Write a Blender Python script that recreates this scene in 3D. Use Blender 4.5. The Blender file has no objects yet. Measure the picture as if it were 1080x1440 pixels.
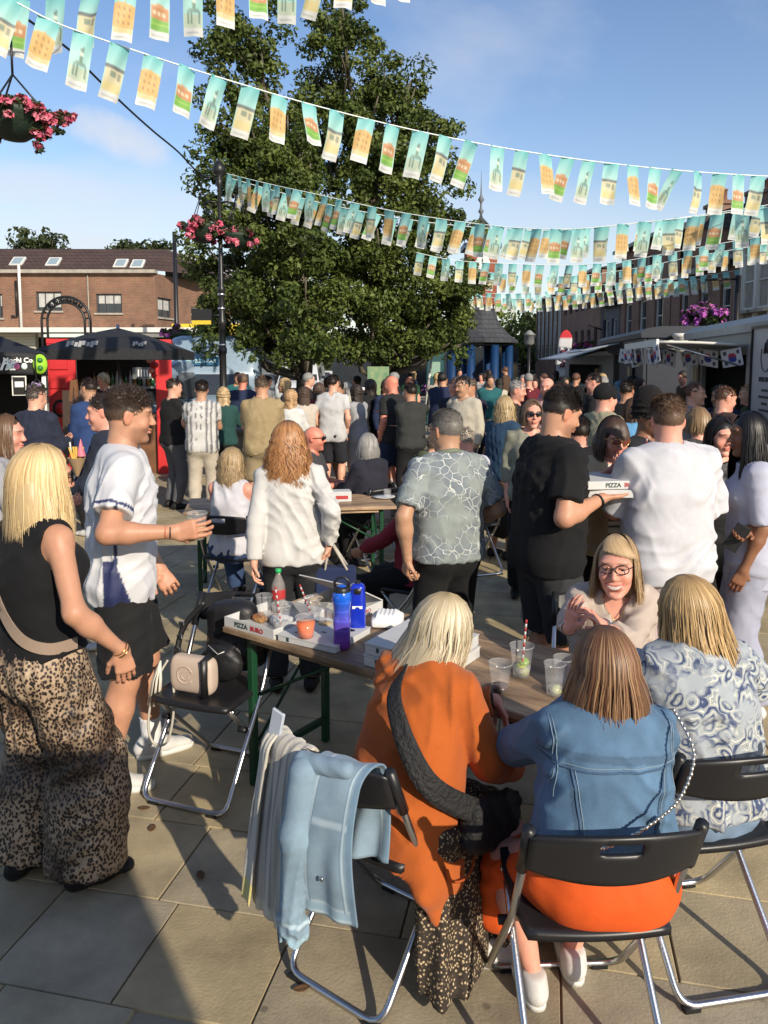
import bpy, math, random
import numpy as np
from mathutils import Vector, Matrix
RAD = math.radians
random.seed(7); RNG = np.random.RandomState(7)
SC = bpy.context.scene
COL = SC.collection

# ------------------------------------------------------------------ camera
CAM_H, FPX, HORIZ, PITCH = 1.95, 1080.0, 510.0, RAD(5.5)
CYP = HORIZ + FPX*math.tan(PITCH)
cam_d = bpy.data.cameras.new('camera')
cam = bpy.data.objects.new('camera', cam_d); COL.objects.link(cam)
cam.location = (0, 0, CAM_H); cam.rotation_euler = (math.pi/2 - PITCH, 0, 0)
cam_d.sensor_fit = 'VERTICAL'; cam_d.sensor_height = 24; cam_d.lens = 24*FPX/1440
cam_d.shift_y = (CYP-720)/1440.0
cam_d.clip_start = 0.05; cam_d.clip_end = 1500
SC.camera = cam
SC.render.resolution_x, SC.render.resolution_y = 768, 1024

# ------------------------------------------------------------------ sky and sun
SUN_AZ, SUN_EL = 148.0, 26.0        # degrees clockwise from +Y; above the horizon
world = bpy.data.worlds.new('World'); SC.world = world; world.use_nodes = True
wn, wl = world.node_tree.nodes, world.node_tree.links
for n in list(wn): wn.remove(n)
def N(nodes, t, **kw):
    n = nodes.new(t)
    for k, v in kw.items():
        if k.startswith('i_'): n.inputs[k[2:].replace('_', ' ')].default_value = v
        else: setattr(n, k, v)
    return n
w_out = N(wn, 'ShaderNodeOutputWorld'); w_bg = N(wn, 'ShaderNodeBackground')
w_bg.inputs['Strength'].default_value = 0.12
sky = N(wn, 'ShaderNodeTexSky', sky_type='NISHITA', sun_disc=False)
sky.sun_elevation = RAD(SUN_EL); sky.sun_rotation = RAD(SUN_AZ); sky.air_density = 1.1; sky.dust_density = 0.6; sky.ozone_density = 1.6
tc = N(wn, 'ShaderNodeTexCoord'); sep = N(wn, 'ShaderNodeSeparateXYZ'); wl.new(tc.outputs['Generated'], sep.inputs[0])
def M(op, a, b=None, nodes=wn, links=wl, clamp=False):
    n = nodes.new('ShaderNodeMath'); n.operation = op; n.use_clamp = clamp
    for i, v in enumerate((a, b)):
        if v is None: continue
        if isinstance(v, (int, float)): n.inputs[i].default_value = v
        else: links.new(v, n.inputs[i])
    return n.outputs[0]
zc = M('ADD', M('MAXIMUM', sep.outputs[2], 0.0), 0.10)
comb = N(wn, 'ShaderNodeCombineXYZ')
wl.new(M('DIVIDE', sep.outputs[0], zc), comb.inputs[0]); wl.new(M('DIVIDE', sep.outputs[1], zc), comb.inputs[1])
n1 = N(wn, 'ShaderNodeTexNoise', i_Scale=0.62, i_Detail=7.0, i_Roughness=0.58, i_Distortion=0.3); wl.new(comb.outputs[0], n1.inputs['Vector'])
cr = N(wn, 'ShaderNodeMapRange'); cr.inputs[1].default_value = 0.50; cr.inputs[2].default_value = 0.78; cr.inputs[3].default_value = 0.0; cr.inputs[4].default_value = 0.62
wl.new(n1.outputs[0], cr.inputs[0])
# the soft cumulus and the pale bank low on the left, as puffs of noise round their own directions
def puff(px, py, rx, ry, amt, sc, tilt=0.0):
    d = Vector(((px-540)/FPX, 1.0, (HORIZ-py)/FPX)); 
    az = M('DIVIDE', sep.outputs[0], M('MAXIMUM', sep.outputs[1], 0.05)); el = M('DIVIDE', sep.outputs[2], M('MAXIMUM', sep.outputs[1], 0.05))
    a1 = M('SUBTRACT', az, d.x); e1 = M('SUBTRACT', el, d.z)
    a2 = M('ADD', M('MULTIPLY', a1, math.cos(tilt)), M('MULTIPLY', e1, math.sin(tilt)))
    e2 = M('SUBTRACT', M('MULTIPLY', e1, math.cos(tilt)), M('MULTIPLY', a1, math.sin(tilt)))
    q = M('ADD', M('POWER', M('ABSOLUTE', M('DIVIDE', a2, rx)), 2.0), M('POWER', M('ABSOLUTE', M('DIVIDE', e2, ry)), 2.0))
    nn = N(wn, 'ShaderNodeTexNoise', i_Scale=sc, i_Detail=5.0, i_Roughness=0.55); wl.new(tc.outputs['Generated'], nn.inputs['Vector'])
    v = M('SUBTRACT', M('ADD', 1.0, M('MULTIPLY', M('SUBTRACT', nn.outputs[0], 0.5), 2.6)), q)
    v = M('MULTIPLY', v, M('GREATER_THAN', sep.outputs[1], 0.05))
    return M('MULTIPLY', M('SMOOTH_MIN', M('MAXIMUM', v, 0.0), 1.0), amt)
p_a = puff(165, 200, 0.085, 0.030, 0.80, 13.0, -0.34)
p_b = puff(40, 265, 0.14, 0.03, 0.42, 9.0, -0.1)
p_c = puff(60, 320, 0.36, 0.10, 0.5, 5.0, -0.05)
p_d = puff(420, 410, 0.6, 0.12, 0.35, 4.0)
p_e = puff(820, 330, 0.42, 0.07, 0.36, 5.0, -0.1)
low = M('MULTIPLY', M('POWER', M('SUBTRACT', 1.0, M('MAXIMUM', sep.outputs[2], 0.0)), 8.0), 0.52)
tot = cr.outputs[0]
for q in (p_a, p_b, p_c, p_d, p_e, low):
    tot = M('ADD', tot, M('MULTIPLY', q, M('SUBTRACT', 1.0, tot)), clamp=True)
hsv = N(wn, 'ShaderNodeHueSaturation', i_Hue=0.509, i_Saturation=1.12, i_Value=1.10); wl.new(sky.outputs[0], hsv.inputs['Color'])
mixw = N(wn, 'ShaderNodeMixRGB'); wl.new(tot, mixw.inputs[0]); wl.new(hsv.outputs[0], mixw.inputs[1])
mixw.inputs[2].default_value = (5.3, 5.45, 5.8, 1)
wl.new(mixw.outputs[0], w_bg.inputs['Color']); wl.new(w_bg.outputs[0], w_out.inputs[0])
sd = bpy.data.lights.new('sun', 'SUN'); sd.energy = 4.6; sd.angle = RAD(0.55); sd.color = (1.0, 0.89, 0.73)
sun = bpy.data.objects.new('sun', sd); COL.objects.link(sun)
_s = Vector((math.sin(RAD(SUN_AZ))*math.cos(RAD(SUN_EL)), math.cos(RAD(SUN_AZ))*math.cos(RAD(SUN_EL)), math.sin(RAD(SUN_EL))))
sun.rotation_euler = _s.to_track_quat('Z', 'Y').to_euler(); sun.location = _s*40
SC.view_settings.view_transform = 'Standard'; SC.view_settings.look = 'None'
SC.view_settings.exposure = 0.32; SC.view_settings.gamma = 1; SC.view_settings.use_curve_mapping = False
SC.cycles.max_bounces = 6; SC.cycles.transparent_max_bounces = 24; SC.cycles.transmission_bounces = 6
SC.cycles.use_denoising = True

# ------------------------------------------------------------------ pixel -> place
_R = Matrix.Rotation(math.pi/2 - PITCH, 3, 'X')
def ray(px, py):
    return _R @ Vector(((px-540)/FPX, -(py-CYP)/FPX, -1.0))
def atY(px, py, Y):
    d = ray(px, py); t = Y/d.y
    return Vector((d.x*t, Y, CAM_H + d.z*t))
def atZ(px, py, z=0.0):
    d = ray(px, py); t = (z-CAM_H)/d.z
    return Vector((d.x*t, d.y*t, z))

# ------------------------------------------------------------------ scene bookkeeping
def tag(o, label=None, cat=None, group=None, kind=None):
    if label: o['label'] = label
    if cat: o['category'] = cat
    if group: o['group'] = group
    if kind: o['kind'] = kind
    return o
def empty(name, label, cat, loc=(0, 0, 0), rz=0.0, group=None):
    o = bpy.data.objects.new(name, None); COL.objects.link(o)
    o.location = loc; o.rotation_euler = (0, 0, rz); o.empty_display_size = 0.1
    return tag(o, label, cat, group)
def link(name, me, m=None, parent=None, **kw):
    o = bpy.data.objects.new(name, me); COL.objects.link(o)
    if m is not None and len(me.materials) == 0:
        for x in (m if isinstance(m, (list, tuple)) else [m]): me.materials.append(x)
    if parent is not None: o.parent = parent
    return tag(o, **kw) if kw else o
def copy_tree(o, parent=None):
    c = o.copy(); COL.objects.link(c); c.parent = parent
    for ch in list(o.children): copy_tree(ch, c)
    return c
def mesh_np(name, V, F, smooth=True, col=None, uv=None):
    """V (n,3); F (m,4) or (m,3) arrays, or a list of such arrays"""
    me = bpy.data.meshes.new(name)
    V = np.asarray(V, np.float32)
    Fs = F if isinstance(F, list) else [F]
    Fs = [np.asarray(f, np.int32) for f in Fs if len(f)]
    nl = sum(f.size for f in Fs); nf = sum(len(f) for f in Fs)
    me.vertices.add(len(V)); me.vertices.foreach_set('co', V.ravel())
    me.loops.add(nl); me.polygons.add(nf)
    me.loops.foreach_set('vertex_index', np.concatenate([f.ravel() for f in Fs]))
    tot = np.concatenate([np.full(len(f), f.shape[1], np.int32) for f in Fs])
    st = np.concatenate([[0], np.cumsum(tot)[:-1]]).astype(np.int32)
    me.polygons.foreach_set('loop_start', st); me.polygons.foreach_set('loop_total', tot)
    me.polygons.foreach_set('use_smooth', np.full(nf, smooth, bool))
    me.update(calc_edges=True)
    if col is not None:
        a = me.color_attributes.new('Col', 'FLOAT_COLOR', 'POINT')
        c = np.ones((len(V), 4), np.float32); c[:, :3] = col
        a.data.foreach_set('color', c.ravel())
    if uv is not None:
        l = me.uv_layers.new(name='UVMap'); li = np.zeros(nl, np.int32); me.loops.foreach_get('vertex_index', li)
        l.data.foreach_set('uv', np.asarray(uv, np.float32)[li].ravel())
    me.validate()
    return me

class MB:
    """collects shapes, links them as one mesh"""
    def __init__(s): s.v, s.f, s.sm, s.mi, s.cur = [], [], [], [], 0
    def add(s, vs, fs, smooth=False):
        b = len(s.v); s.v += [tuple(v) for v in vs]
        for f in fs: s.f.append([i+b for i in f]); s.sm.append(smooth); s.mi.append(s.cur)
        return s
    def box(s, c, sz, rz=0.0, R=None, bev=0.0):
        hx, hy, hz = sz[0]/2, sz[1]/2, sz[2]/2
        R = R if R is not None else Matrix.Rotation(rz, 3, 'Z'); c = Vector(c)
        b = min(bev, hx*.9, hy*.9, hz*.9)
        if b <= 0:
            P = [Vector((x, y, z)) for z in (-hz, hz) for y in (-hy, hy) for x in (-hx, hx)]
            F = [(0, 2, 3, 1), (4, 5, 7, 6), (0, 1, 5, 4), (2, 6, 7, 3), (0, 4, 6, 2), (1, 3, 7, 5)]
            return s.add([c + R@p for p in P], F)
        rings = []
        for z, i in ((-hz, b), (-hz+b, 0), (hz-b, 0), (hz, b)):
            x, y = hx-i, hy-i; k = b if i == 0 else b
            rings.append([Vector(q) for q in ((-x+k, -y, z), (x-k, -y, z), (x, -y+k, z), (x, y-k, z), (x-k, y, z), (-x+k, y, z), (-x, y-k, z), (-x, -y+k, z))])
        P = [c + R@p for r in rings for p in r]; F = []
        for r in range(3):
            for i in range(8):
                j = (i+1) % 8; F.append((r*8+i, r*8+j, (r+1)*8+j, (r+1)*8+i))
        F.append(tuple(range(7, -1, -1))); F.append(tuple(range(24, 32)))
        return s.add(P, F)
    def tube(s, pts, r, n=8, cap=True, flat=1.0, closed=False, smooth=True):
        pts = [Vector(p) for p in pts]; m = len(pts)
        rr = r if isinstance(r, (list, tuple)) else [r]*m
        up = None; P = []
        for i, p in enumerate(pts):
            if closed: t = pts[(i+1) % m]-pts[i-1]
            else: t = pts[min(i+1, m-1)]-pts[max(i-1, 0)]
            if t.length < 1e-9: t = Vector((0, 0, 1))
            t.normalize()
            if up is None: up = t.orthogonal().normalized()
            a = (up - t*up.dot(t))
            a = a.normalized() if a.length > 1e-6 else t.orthogonal().normalized()
            up = a; b = t.cross(a)
            for k in range(n):
                q = 2*math.pi*k/n; P.append(p + (a*math.cos(q) + b*math.sin(q)*flat)*rr[i])
        F = []
        for i in range(m if closed else m-1):
            j = (i+1) % m
            for k in range(n): F.append((i*n+k, i*n+(k+1) % n, j*n+(k+1) % n, j*n+k))
        if cap and not closed: F.append(tuple(range(n-1, -1, -1))); F.append(tuple((m-1)*n+k for k in range(n)))
        return s.add(P, F, smooth)
    def lathe(s, c, prof, n=20, smooth=True, R=None, cap=True, sy=1.0):
        c = Vector(c); P = []
        for r, z in prof:
            for k in range(n):
                q = 2*math.pi*k/n; v = Vector((r*math.cos(q), r*math.sin(q)*sy, z))
                P.append(c + (R@v if R is not None else v))
        F = []
        for i in range(len(prof)-1):
            for k in range(n): F.append((i*n+k, i*n+(k+1) % n, (i+1)*n+(k+1) % n, (i+1)*n+k))
        if cap:
            if prof[0][0] > 1e-5: F.append(tuple(range(n-1, -1, -1)))
            if prof[-1][0] > 1e-5: F.append(tuple((len(prof)-1)*n+k for k in range(n)))
        return s.add(P, F, smooth)
    def quad(s, a, b, c, d): return s.add([a, b, c, d], [(0, 1, 2, 3)])
    def prism(s, poly, z0, z1, T=None):
        n = len(poly); P = [Vector((x, y, z0)) for x, y in poly] + [Vector((x, y, z1)) for x, y in poly]
        if T is not None: P = [T@p for p in P]
        F = [tuple(range(n-1, -1, -1)), tuple(range(n, 2*n))] + [(i, (i+1) % n, n+(i+1) % n, n+i) for i in range(n)]
        return s.add(P, F)
    def build(s, name, m, parent=None, **kw):
        me = bpy.data.meshes.new(name); me.from_pydata(s.v, [], s.f); me.update()
        me.polygons.foreach_set('use_smooth', s.sm)
        if isinstance(m, (list, tuple)): me.polygons.foreach_set('material_index', s.mi)
        return link(name, me, m, parent, **kw)

def sheet(P, th, name, m, parent=None, hole=None, closed_u=False, smooth=True, col=None, **kw):
    """P (nu,nv,3) sheet given thickness; hole(i,j)->True leaves a cell out"""
    P = np.asarray(P, np.float64); nu, nv = P.shape[:2]
    du = np.gradient(P, axis=0); dv = np.gradient(P, axis=1); n = np.cross(du, dv); n /= (np.linalg.norm(n, axis=2, keepdims=True)+1e-9)
    V = np.concatenate([(P+n*th/2).reshape(-1, 3), (P-n*th/2).reshape(-1, 3)]); o = nu*nv
    F = []; solid = {}
    for i in range(nu-1):
        for j in range(nv-1): solid[(i, j)] = not (hole and hole(i, j))
    for (i, j), ok in solid.items():
        if not ok: continue
        a, b, c, d = i*nv+j, (i+1)*nv+j, (i+1)*nv+j+1, i*nv+j+1
        F.append((a, b, c, d)); F.append((o+a, o+d, o+c, o+b))
        for (k, l), (p, q) in (((i-1, j), (d, a)), ((i+1, j), (b, c)), ((i, j-1), (a, b)), ((i, j+1), (c, d))):
            if not solid.get((k, l), False): F.append((q, p, o+p, o+q))
    cc = None
    if col is not None: cc = np.concatenate([col.reshape(-1, 3)]*2)
    me = mesh_np(name, V, np.array(F), smooth, cc)
    return link(name, me, m, parent, **kw)

def text_mesh(txt, size, depth=0.003, bold=0.0, align='CENTER', shear=0.0, width=1.0, spacing=1.0):
    cu = bpy.data.curves.new('lettering', 'FONT'); cu.body = txt; cu.size = size; cu.extrude = depth; cu.offset = bold
    cu.align_x = align; cu.align_y = 'CENTER'; cu.shear = shear; cu.resolution_u = 2; cu.space_character = spacing
    o = bpy.data.objects.new('lettering', cu); COL.objects.link(o)
    me = bpy.data.meshes.new_from_object(o.evaluated_get(bpy.context.evaluated_depsgraph_get()))
    bpy.data.objects.remove(o); bpy.data.curves.remove(cu)
    if width != 1.0: me.transform(Matrix.Diagonal((width, 1, 1, 1)))
    return me
def put_text(txt, size, c, xdir, updir, m, parent=None, name='lettering', **kw):
    x = Vector(xdir).normalized(); u = Vector(updir); u = (u-x*u.dot(x)).normalized(); n = x.cross(u)
    me = text_mesh(txt, size, **kw)
    me.transform(Matrix(((x.x, u.x, n.x, c[0]), (x.y, u.y, n.y, c[1]), (x.z, u.z, n.z, c[2]), (0, 0, 0, 1))))
    return link(name, me, m, parent)

# ------------------------------------------------------------------ materials
MATS = {}
def mat(name, col=(.5, .5, .5), rough=.6, metal=0.0, spec=.5, attr=False, bump=0.0, bscale=60.0, var=0.0, vscale=6.0, detail=4.0,
        sheen=0.0, sss=0.0, trans=0.0, ior=1.45, alpha=1.0, emit=None, emits=0.0, stretch=None, aniso=0.0, coat=0.0, bdist=0.01, coord='Object', col2=None, wr=0.0):
    if name in MATS: return MATS[name]
    m = bpy.data.materials.new(name); m.use_nodes = True; nt = m.node_tree; b = nt.nodes['Principled BSDF']; L = nt.links
    b.inputs['Base Color'].default_value = (*col, 1); b.inputs['Roughness'].default_value = rough; b.inputs['Metallic'].default_value = metal
    b.inputs['Specular IOR Level'].default_value = spec; b.inputs['IOR'].default_value = ior
    if sheen: b.inputs['Sheen Weight'].default_value = sheen
    if sss:
        b.inputs['Subsurface Weight'].default_value = sss; b.inputs['Subsurface Radius'].default_value = (1, .35, .2); b.inputs['Subsurface Scale'].default_value = .012
    if trans: b.inputs['Transmission Weight'].default_value = trans
    if alpha < 1: b.inputs['Alpha'].default_value = alpha
    if coat: b.inputs['Coat Weight'].default_value = coat
    if emit: b.inputs['Emission Color'].default_value = (*emit, 1); b.inputs['Emission Strength'].default_value = emits
    tcn = nt.nodes.new('ShaderNodeTexCoord'); vec = tcn.outputs[coord]
    if stretch:
        mp = nt.nodes.new('ShaderNodeMapping'); mp.inputs['Scale'].default_value = stretch; L.new(vec, mp.inputs[0]); vec = mp.outputs[0]
    base = None
    if attr:
        a = nt.nodes.new('ShaderNodeAttribute'); a.attribute_name = 'Col'; base = a.outputs['Color']
    if var or col2:
        nz = nt.nodes.new('ShaderNodeTexNoise'); nz.inputs['Scale'].default_value = vscale; nz.inputs['Detail'].default_value = detail; nz.inputs['Roughness'].default_value = .6
        L.new(vec, nz.inputs['Vector'])
        mx = nt.nodes.new('ShaderNodeMixRGB')
        if col2:
            rm = nt.nodes.new('ShaderNodeMapRange'); rm.inputs[1].default_value = .38; rm.inputs[2].default_value = .62; L.new(nz.outputs[0], rm.inputs[0])
            L.new(rm.outputs[0], mx.inputs[0]); mx.inputs[1].default_value = (*col, 1); mx.inputs[2].default_value = (*col2, 1); 
            if base is not None: L.new(base, mx.inputs[1])
        else:
            mx.blend_type = 'MULTIPLY'; mx.inputs[0].default_value = 1
            rm = nt.nodes.new('ShaderNodeMapRange'); rm.inputs[1].default_value = .3; rm.inputs[2].default_value = .7
            rm.inputs[3].default_value = 1-var; rm.inputs[4].default_value = 1+var*.6; rm.clamp = False
            L.new(nz.outputs[0], rm.inputs[0]); 
            if base is not None: L.new(base, mx.inputs[1])
            else: mx.inputs[1].default_value = (*col, 1)
            L.new(rm.outputs[0], mx.inputs[2])
        base = mx.outputs[0]
    if base is not None: L.new(base, b.inputs['Base Color'])
    if bump:
        nb = nt.nodes.new('ShaderNodeTexNoise'); nb.inputs['Scale'].default_value = bscale; nb.inputs['Detail'].default_value = detail; L.new(vec, nb.inputs['Vector'])
        bp = nt.nodes.new('ShaderNodeBump'); bp.inputs['Strength'].default_value = bump; bp.inputs['Distance'].default_value = bdist
        L.new(nb.outputs[0], bp.inputs['Height']); L.new(bp.outputs[0], b.inputs['Normal'])
        if wr:
            w1 = nt.nodes.new('ShaderNodeTexNoise'); w1.noise_type = 'RIDGED_MULTIFRACTAL'; w1.inputs['Scale'].default_value = 7; w1.inputs['Detail'].default_value = 3; w1.inputs['Distortion'].default_value = 1.2; w1.inputs['Roughness'].default_value = .45; L.new(vec, w1.inputs['Vector'])
            b2 = nt.nodes.new('ShaderNodeBump'); b2.inputs['Strength'].default_value = wr; b2.inputs['Distance'].default_value = .012; L.new(w1.outputs[0], b2.inputs['Height']); L.new(b2.outputs[0], bp.inputs['Normal'])
    MATS[name] = m
    return m
def srgb(r, g, b):
    f = lambda c: (c/255/12.92) if c <= 10 else (((c/255)+.055)/1.055)**2.4
    return (f(r), f(g), f(b))
# ------------------------------------------------------------------ distance-field modelling
_LAT = np.random.RandomState(3).rand(32, 32, 32).astype(np.float32)*2-1
def noise3(X, Y, Z, seed=0):
    r = np.random.RandomState(seed*13+5).rand(3)*31
    out = 0
    q = [X+r[0], Y+r[1], Z+r[2]]
    i = [np.floor(a).astype(np.int32) for a in q]; f = [a-b for a, b in zip(q, i)]; f = [a*a*(3-2*a) for a in f]
    i0 = [a & 31 for a in i]; i1 = [(a+1) & 31 for a in i]
    for dx in (0, 1):
        wx = f[0] if dx else 1-f[0]; ix = i1[0] if dx else i0[0]
        for dy in (0, 1):
            wy = f[1] if dy else 1-f[1]; iy = i1[1] if dy else i0[1]
            for dz in (0, 1):
                out = out + wx*wy*(f[2] if dz else 1-f[2])*_LAT[ix, iy, i1[2] if dz else i0[2]]
    return out
def V3(*a): return np.array(a if len(a) == 3 else a[0], np.float32)
def cone(a, b, ra, rb, k=.03, **o): return dict(t='c', a=V3(a), b=V3(b), ra=ra, rb=rb, k=k, **o)
def ell(c, r, R=None, k=.03, **o): return dict(t='e', a=V3(c), r=V3(r), R=R, k=k, **o)
def flat(a, b, ex, wa, da, wb, db, k=.04, p=2.0, **o): return dict(t='f', a=V3(a), b=V3(b), ex=V3(ex), wa=wa, da=da, wb=wb, db=db, k=k, p=p, **o)
def _bb(q):
    if q['t'] == 'c': r = max(q['ra'], q['rb']); P = np.stack([q['a'], q['b']])
    elif q['t'] == 'e': r = float(q['r'].max()); P = q['a'][None]
    else: r = max(q['wa'], q['wb'], q['da'], q['db']); P = np.stack([q['a'], q['b']])
    return P.min(0)-r, P.max(0)+r
def field(prims, h, disp=None, pad=0.0, after=None):
    add = [q for q in prims if not q.get('sub')]
    lo = np.min([_bb(q)[0] for q in add], 0)-.03-h*2-pad; hi = np.max([_bb(q)[1] for q in add], 0)+.03+h*2+pad
    n = np.ceil((hi-lo)/h).astype(int)+1
    ax = [lo[i]+h*np.arange(n[i], dtype=np.float32) for i in range(3)]
    F = np.full(n, 0.2, np.float32)
    for q in prims:
        a, b = _bb(q); m = q['k']+.03+q.get('inf', 0)+h*2
        s = [slice(max(0, int((a[i]-m-lo[i])/h)), min(n[i], int((b[i]+m-lo[i])/h)+2)) for i in range(3)]
        if any(x.stop <= x.start for x in s): continue
        X = ax[0][s[0]][:, None, None]; Y = ax[1][s[1]][None, :, None]; Z = ax[2][s[2]][None, None, :]
        x, y, z = X-q['a'][0], Y-q['a'][1], Z-q['a'][2]
        if q['t'] == 'e':
            if q['R'] is not None:
                R = np.asarray(q['R'], np.float32).T
                x, y, z = (R[0, 0]*x+R[0, 1]*y+R[0, 2]*z, R[1, 0]*x+R[1, 1]*y+R[1, 2]*z, R[2, 0]*x+R[2, 1]*y+R[2, 2]*z)
            r = q['r']
            k0 = np.sqrt((x/r[0])**2+(y/r[1])**2+(z/r[2])**2)+1e-6
            k1 = np.sqrt((x/r[0]**2)**2+(y/r[1]**2)**2+(z/r[2]**2)**2)+1e-6
            d = k0*(k0-1)/k1
        else:
            ab = q['b']-q['a']; L2 = float(ab@ab)+1e-9
            t = np.clip((x*ab[0]+y*ab[1]+z*ab[2])/L2, 0, 1)
            dx, dy, dz = x-ab[0]*t, y-ab[1]*t, z-ab[2]*t
            if q['t'] == 'c': d = np.sqrt(dx*dx+dy*dy+dz*dz)-(q['ra']+(q['rb']-q['ra'])*t)
            else:
                e2 = ab/math.sqrt(L2); ex = q['ex']-e2*float(q['ex']@e2); ex = ex/np.linalg.norm(ex); ey = np.cross(e2, ex)
                u = dx*ex[0]+dy*ex[1]+dz*ex[2]; v = dx*ey[0]+dy*ey[1]+dz*ey[2]; w = dx*e2[0]+dy*e2[1]+dz*e2[2]
                W = q['wa']+(q['wb']-q['wa'])*t; D = q['da']+(q['db']-q['da'])*t
                if q['p'] == 2.0: k0 = np.sqrt((u/W)**2+(v/D)**2+(w/D)**2)+1e-6
                else: k0 = (np.abs(u/W)**q['p']+np.abs(v/D)**q['p']+np.abs(w/D)**q['p'])**(1/q['p'])+1e-6
                k1 = np.sqrt((u/W**2)**2+(v/D**2)**2+(w/D**2)**2)+1e-6
                d = k0*(k0-1)/k1
                d = np.clip(d, -.2, .2)
        d = d-q.get('inf', 0)
        for (pt, nn) in q.get('clip', ()):
            d = np.maximum(d, (X-pt[0])*nn[0]+(Y-pt[1])*nn[1]+(Z-pt[2])*nn[2])
        k = q['k']; G = F[tuple(s)]
        if q.get('sub'):
            hh = np.maximum(k-np.abs(G+d), 0)/k; F[tuple(s)] = np.maximum(G, -d)+hh*hh*k*.25
        else:
            hh = np.maximum(k-np.abs(G-d), 0)/k; F[tuple(s)] = np.minimum(G, d)-hh*hh*k*.25
    if disp is not None or after is not None:
        X, Y, Z = np.meshgrid(*ax, indexing='ij')
        if disp is not None:
            m = np.abs(F) < .05
            F[m] += disp(X[m], Y[m], Z[m]).astype(np.float32)
        if after is not None: F = after(F, X, Y, Z).astype(np.float32)
    return F, lo, h
_CO = [(0, 0, 0), (1, 0, 0), (0, 1, 0), (1, 1, 0), (0, 0, 1), (1, 0, 1), (0, 1, 1), (1, 1, 1)]
_ED = [(0, 1), (2, 3), (4, 5), (6, 7), (0, 2), (1, 3), (4, 6), (5, 7), (0, 4), (1, 5), (2, 6), (3, 7)]
def nets(F, lo, h):
    F = F.copy(); F[0] = F[-1] = .1; F[:, 0] = F[:, -1] = .1; F[:, :, 0] = F[:, :, -1] = .1
    S = F < 0; n = F.shape
    c = sum(S[dx:n[0]-1+dx, dy:n[1]-1+dy, dz:n[2]-1+dz].astype(np.int8) for dx, dy, dz in _CO)
    I = np.argwhere((c > 0) & (c < 8))
    if len(I) == 0: return np.zeros((0, 3), np.float32), np.zeros((0, 4), np.int32)
    idx = np.full(c.shape, -1, np.int32); idx[I[:, 0], I[:, 1], I[:, 2]] = np.arange(len(I))
    cv = np.stack([F[I[:, 0]+a, I[:, 1]+b, I[:, 2]+e] for a, b, e in _CO], 1)
    acc = np.zeros((len(I), 3), np.float32); cnt = np.zeros(len(I), np.float32)
    for a, b in _ED:
        va, vb = cv[:, a], cv[:, b]; m = (va < 0) != (vb < 0)
        t = np.where(m, va/np.where(m, va-vb, 1), 0)
        pa, pb = np.array(_CO[a], np.float32), np.array(_CO[b], np.float32)
        acc += (pa+(pb-pa)*t[:, None])*m[:, None]; cnt += m
    V = (I+acc/cnt[:, None])*h+lo
    Q = []
    for ax in range(3):
        o = [1, 1, 1]; o[ax] = 0
        u, v = [k for k in range(3) if k != ax]
        A = S[tuple(slice(1, n[k]-1) if k != ax else slice(0, n[k]-1) for k in range(3))]
        B = S[tuple(slice(1, n[k]-1) if k != ax else slice(1, n[k]) for k in range(3))]
        E = np.argwhere(A != B); 
        if len(E) == 0: continue
        flip = A[E[:, 0], E[:, 1], E[:, 2]]
        b = E.copy(); b[:, u] += 1; b[:, v] += 1
        du = np.zeros(3, int); du[u] = 1; dv = np.zeros(3, int); dv[v] = 1
        q = [idx[tuple((b-x).T)] for x in (du+dv, dv, 0*du, du)]
        q = np.stack(q, 1)
        if ax == 1: flip = ~flip
        q[~flip] = q[~flip][:, ::-1]
        Q.append(q)
    Q = np.concatenate(Q); Q = Q[(Q >= 0).all(1)]
    return V.astype(np.float32), Q.astype(np.int32)
def relax(V, Q, it=1, lam=.5):
    for _ in range(it):
        S = np.zeros_like(V); c = np.zeros(len(V), np.float32)
        for a, b in ((0, 1), (1, 2), (2, 3), (3, 0)):
            np.add.at(S, Q[:, a], V[Q[:, b]]); np.add.at(c, Q[:, a], 1)
        V = V+(S/np.maximum(c, 1)[:, None]-V)*lam
    return V
def sdf_mesh(prims, h, disp=None, it=1, after=None, pad=0.0):
    F, lo, h = field(prims, h, disp, pad, after); V, Q = nets(F, lo, h)
    if it: V = relax(V, Q, it)
    return V, Q
def joinVQ(parts):
    V, Q, o = [], [], 0
    for v, q in parts: V.append(v); Q.append(q+o); o += len(v)
    return np.concatenate(V), np.concatenate(Q)
def sst(x, a, b):
    t = np.clip((x-a)/(b-a), 0, 1); return t*t*(3-2*t)
def nrm(v): v = np.asarray(v, np.float64); return v/(np.linalg.norm(v)+1e-9)

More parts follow.
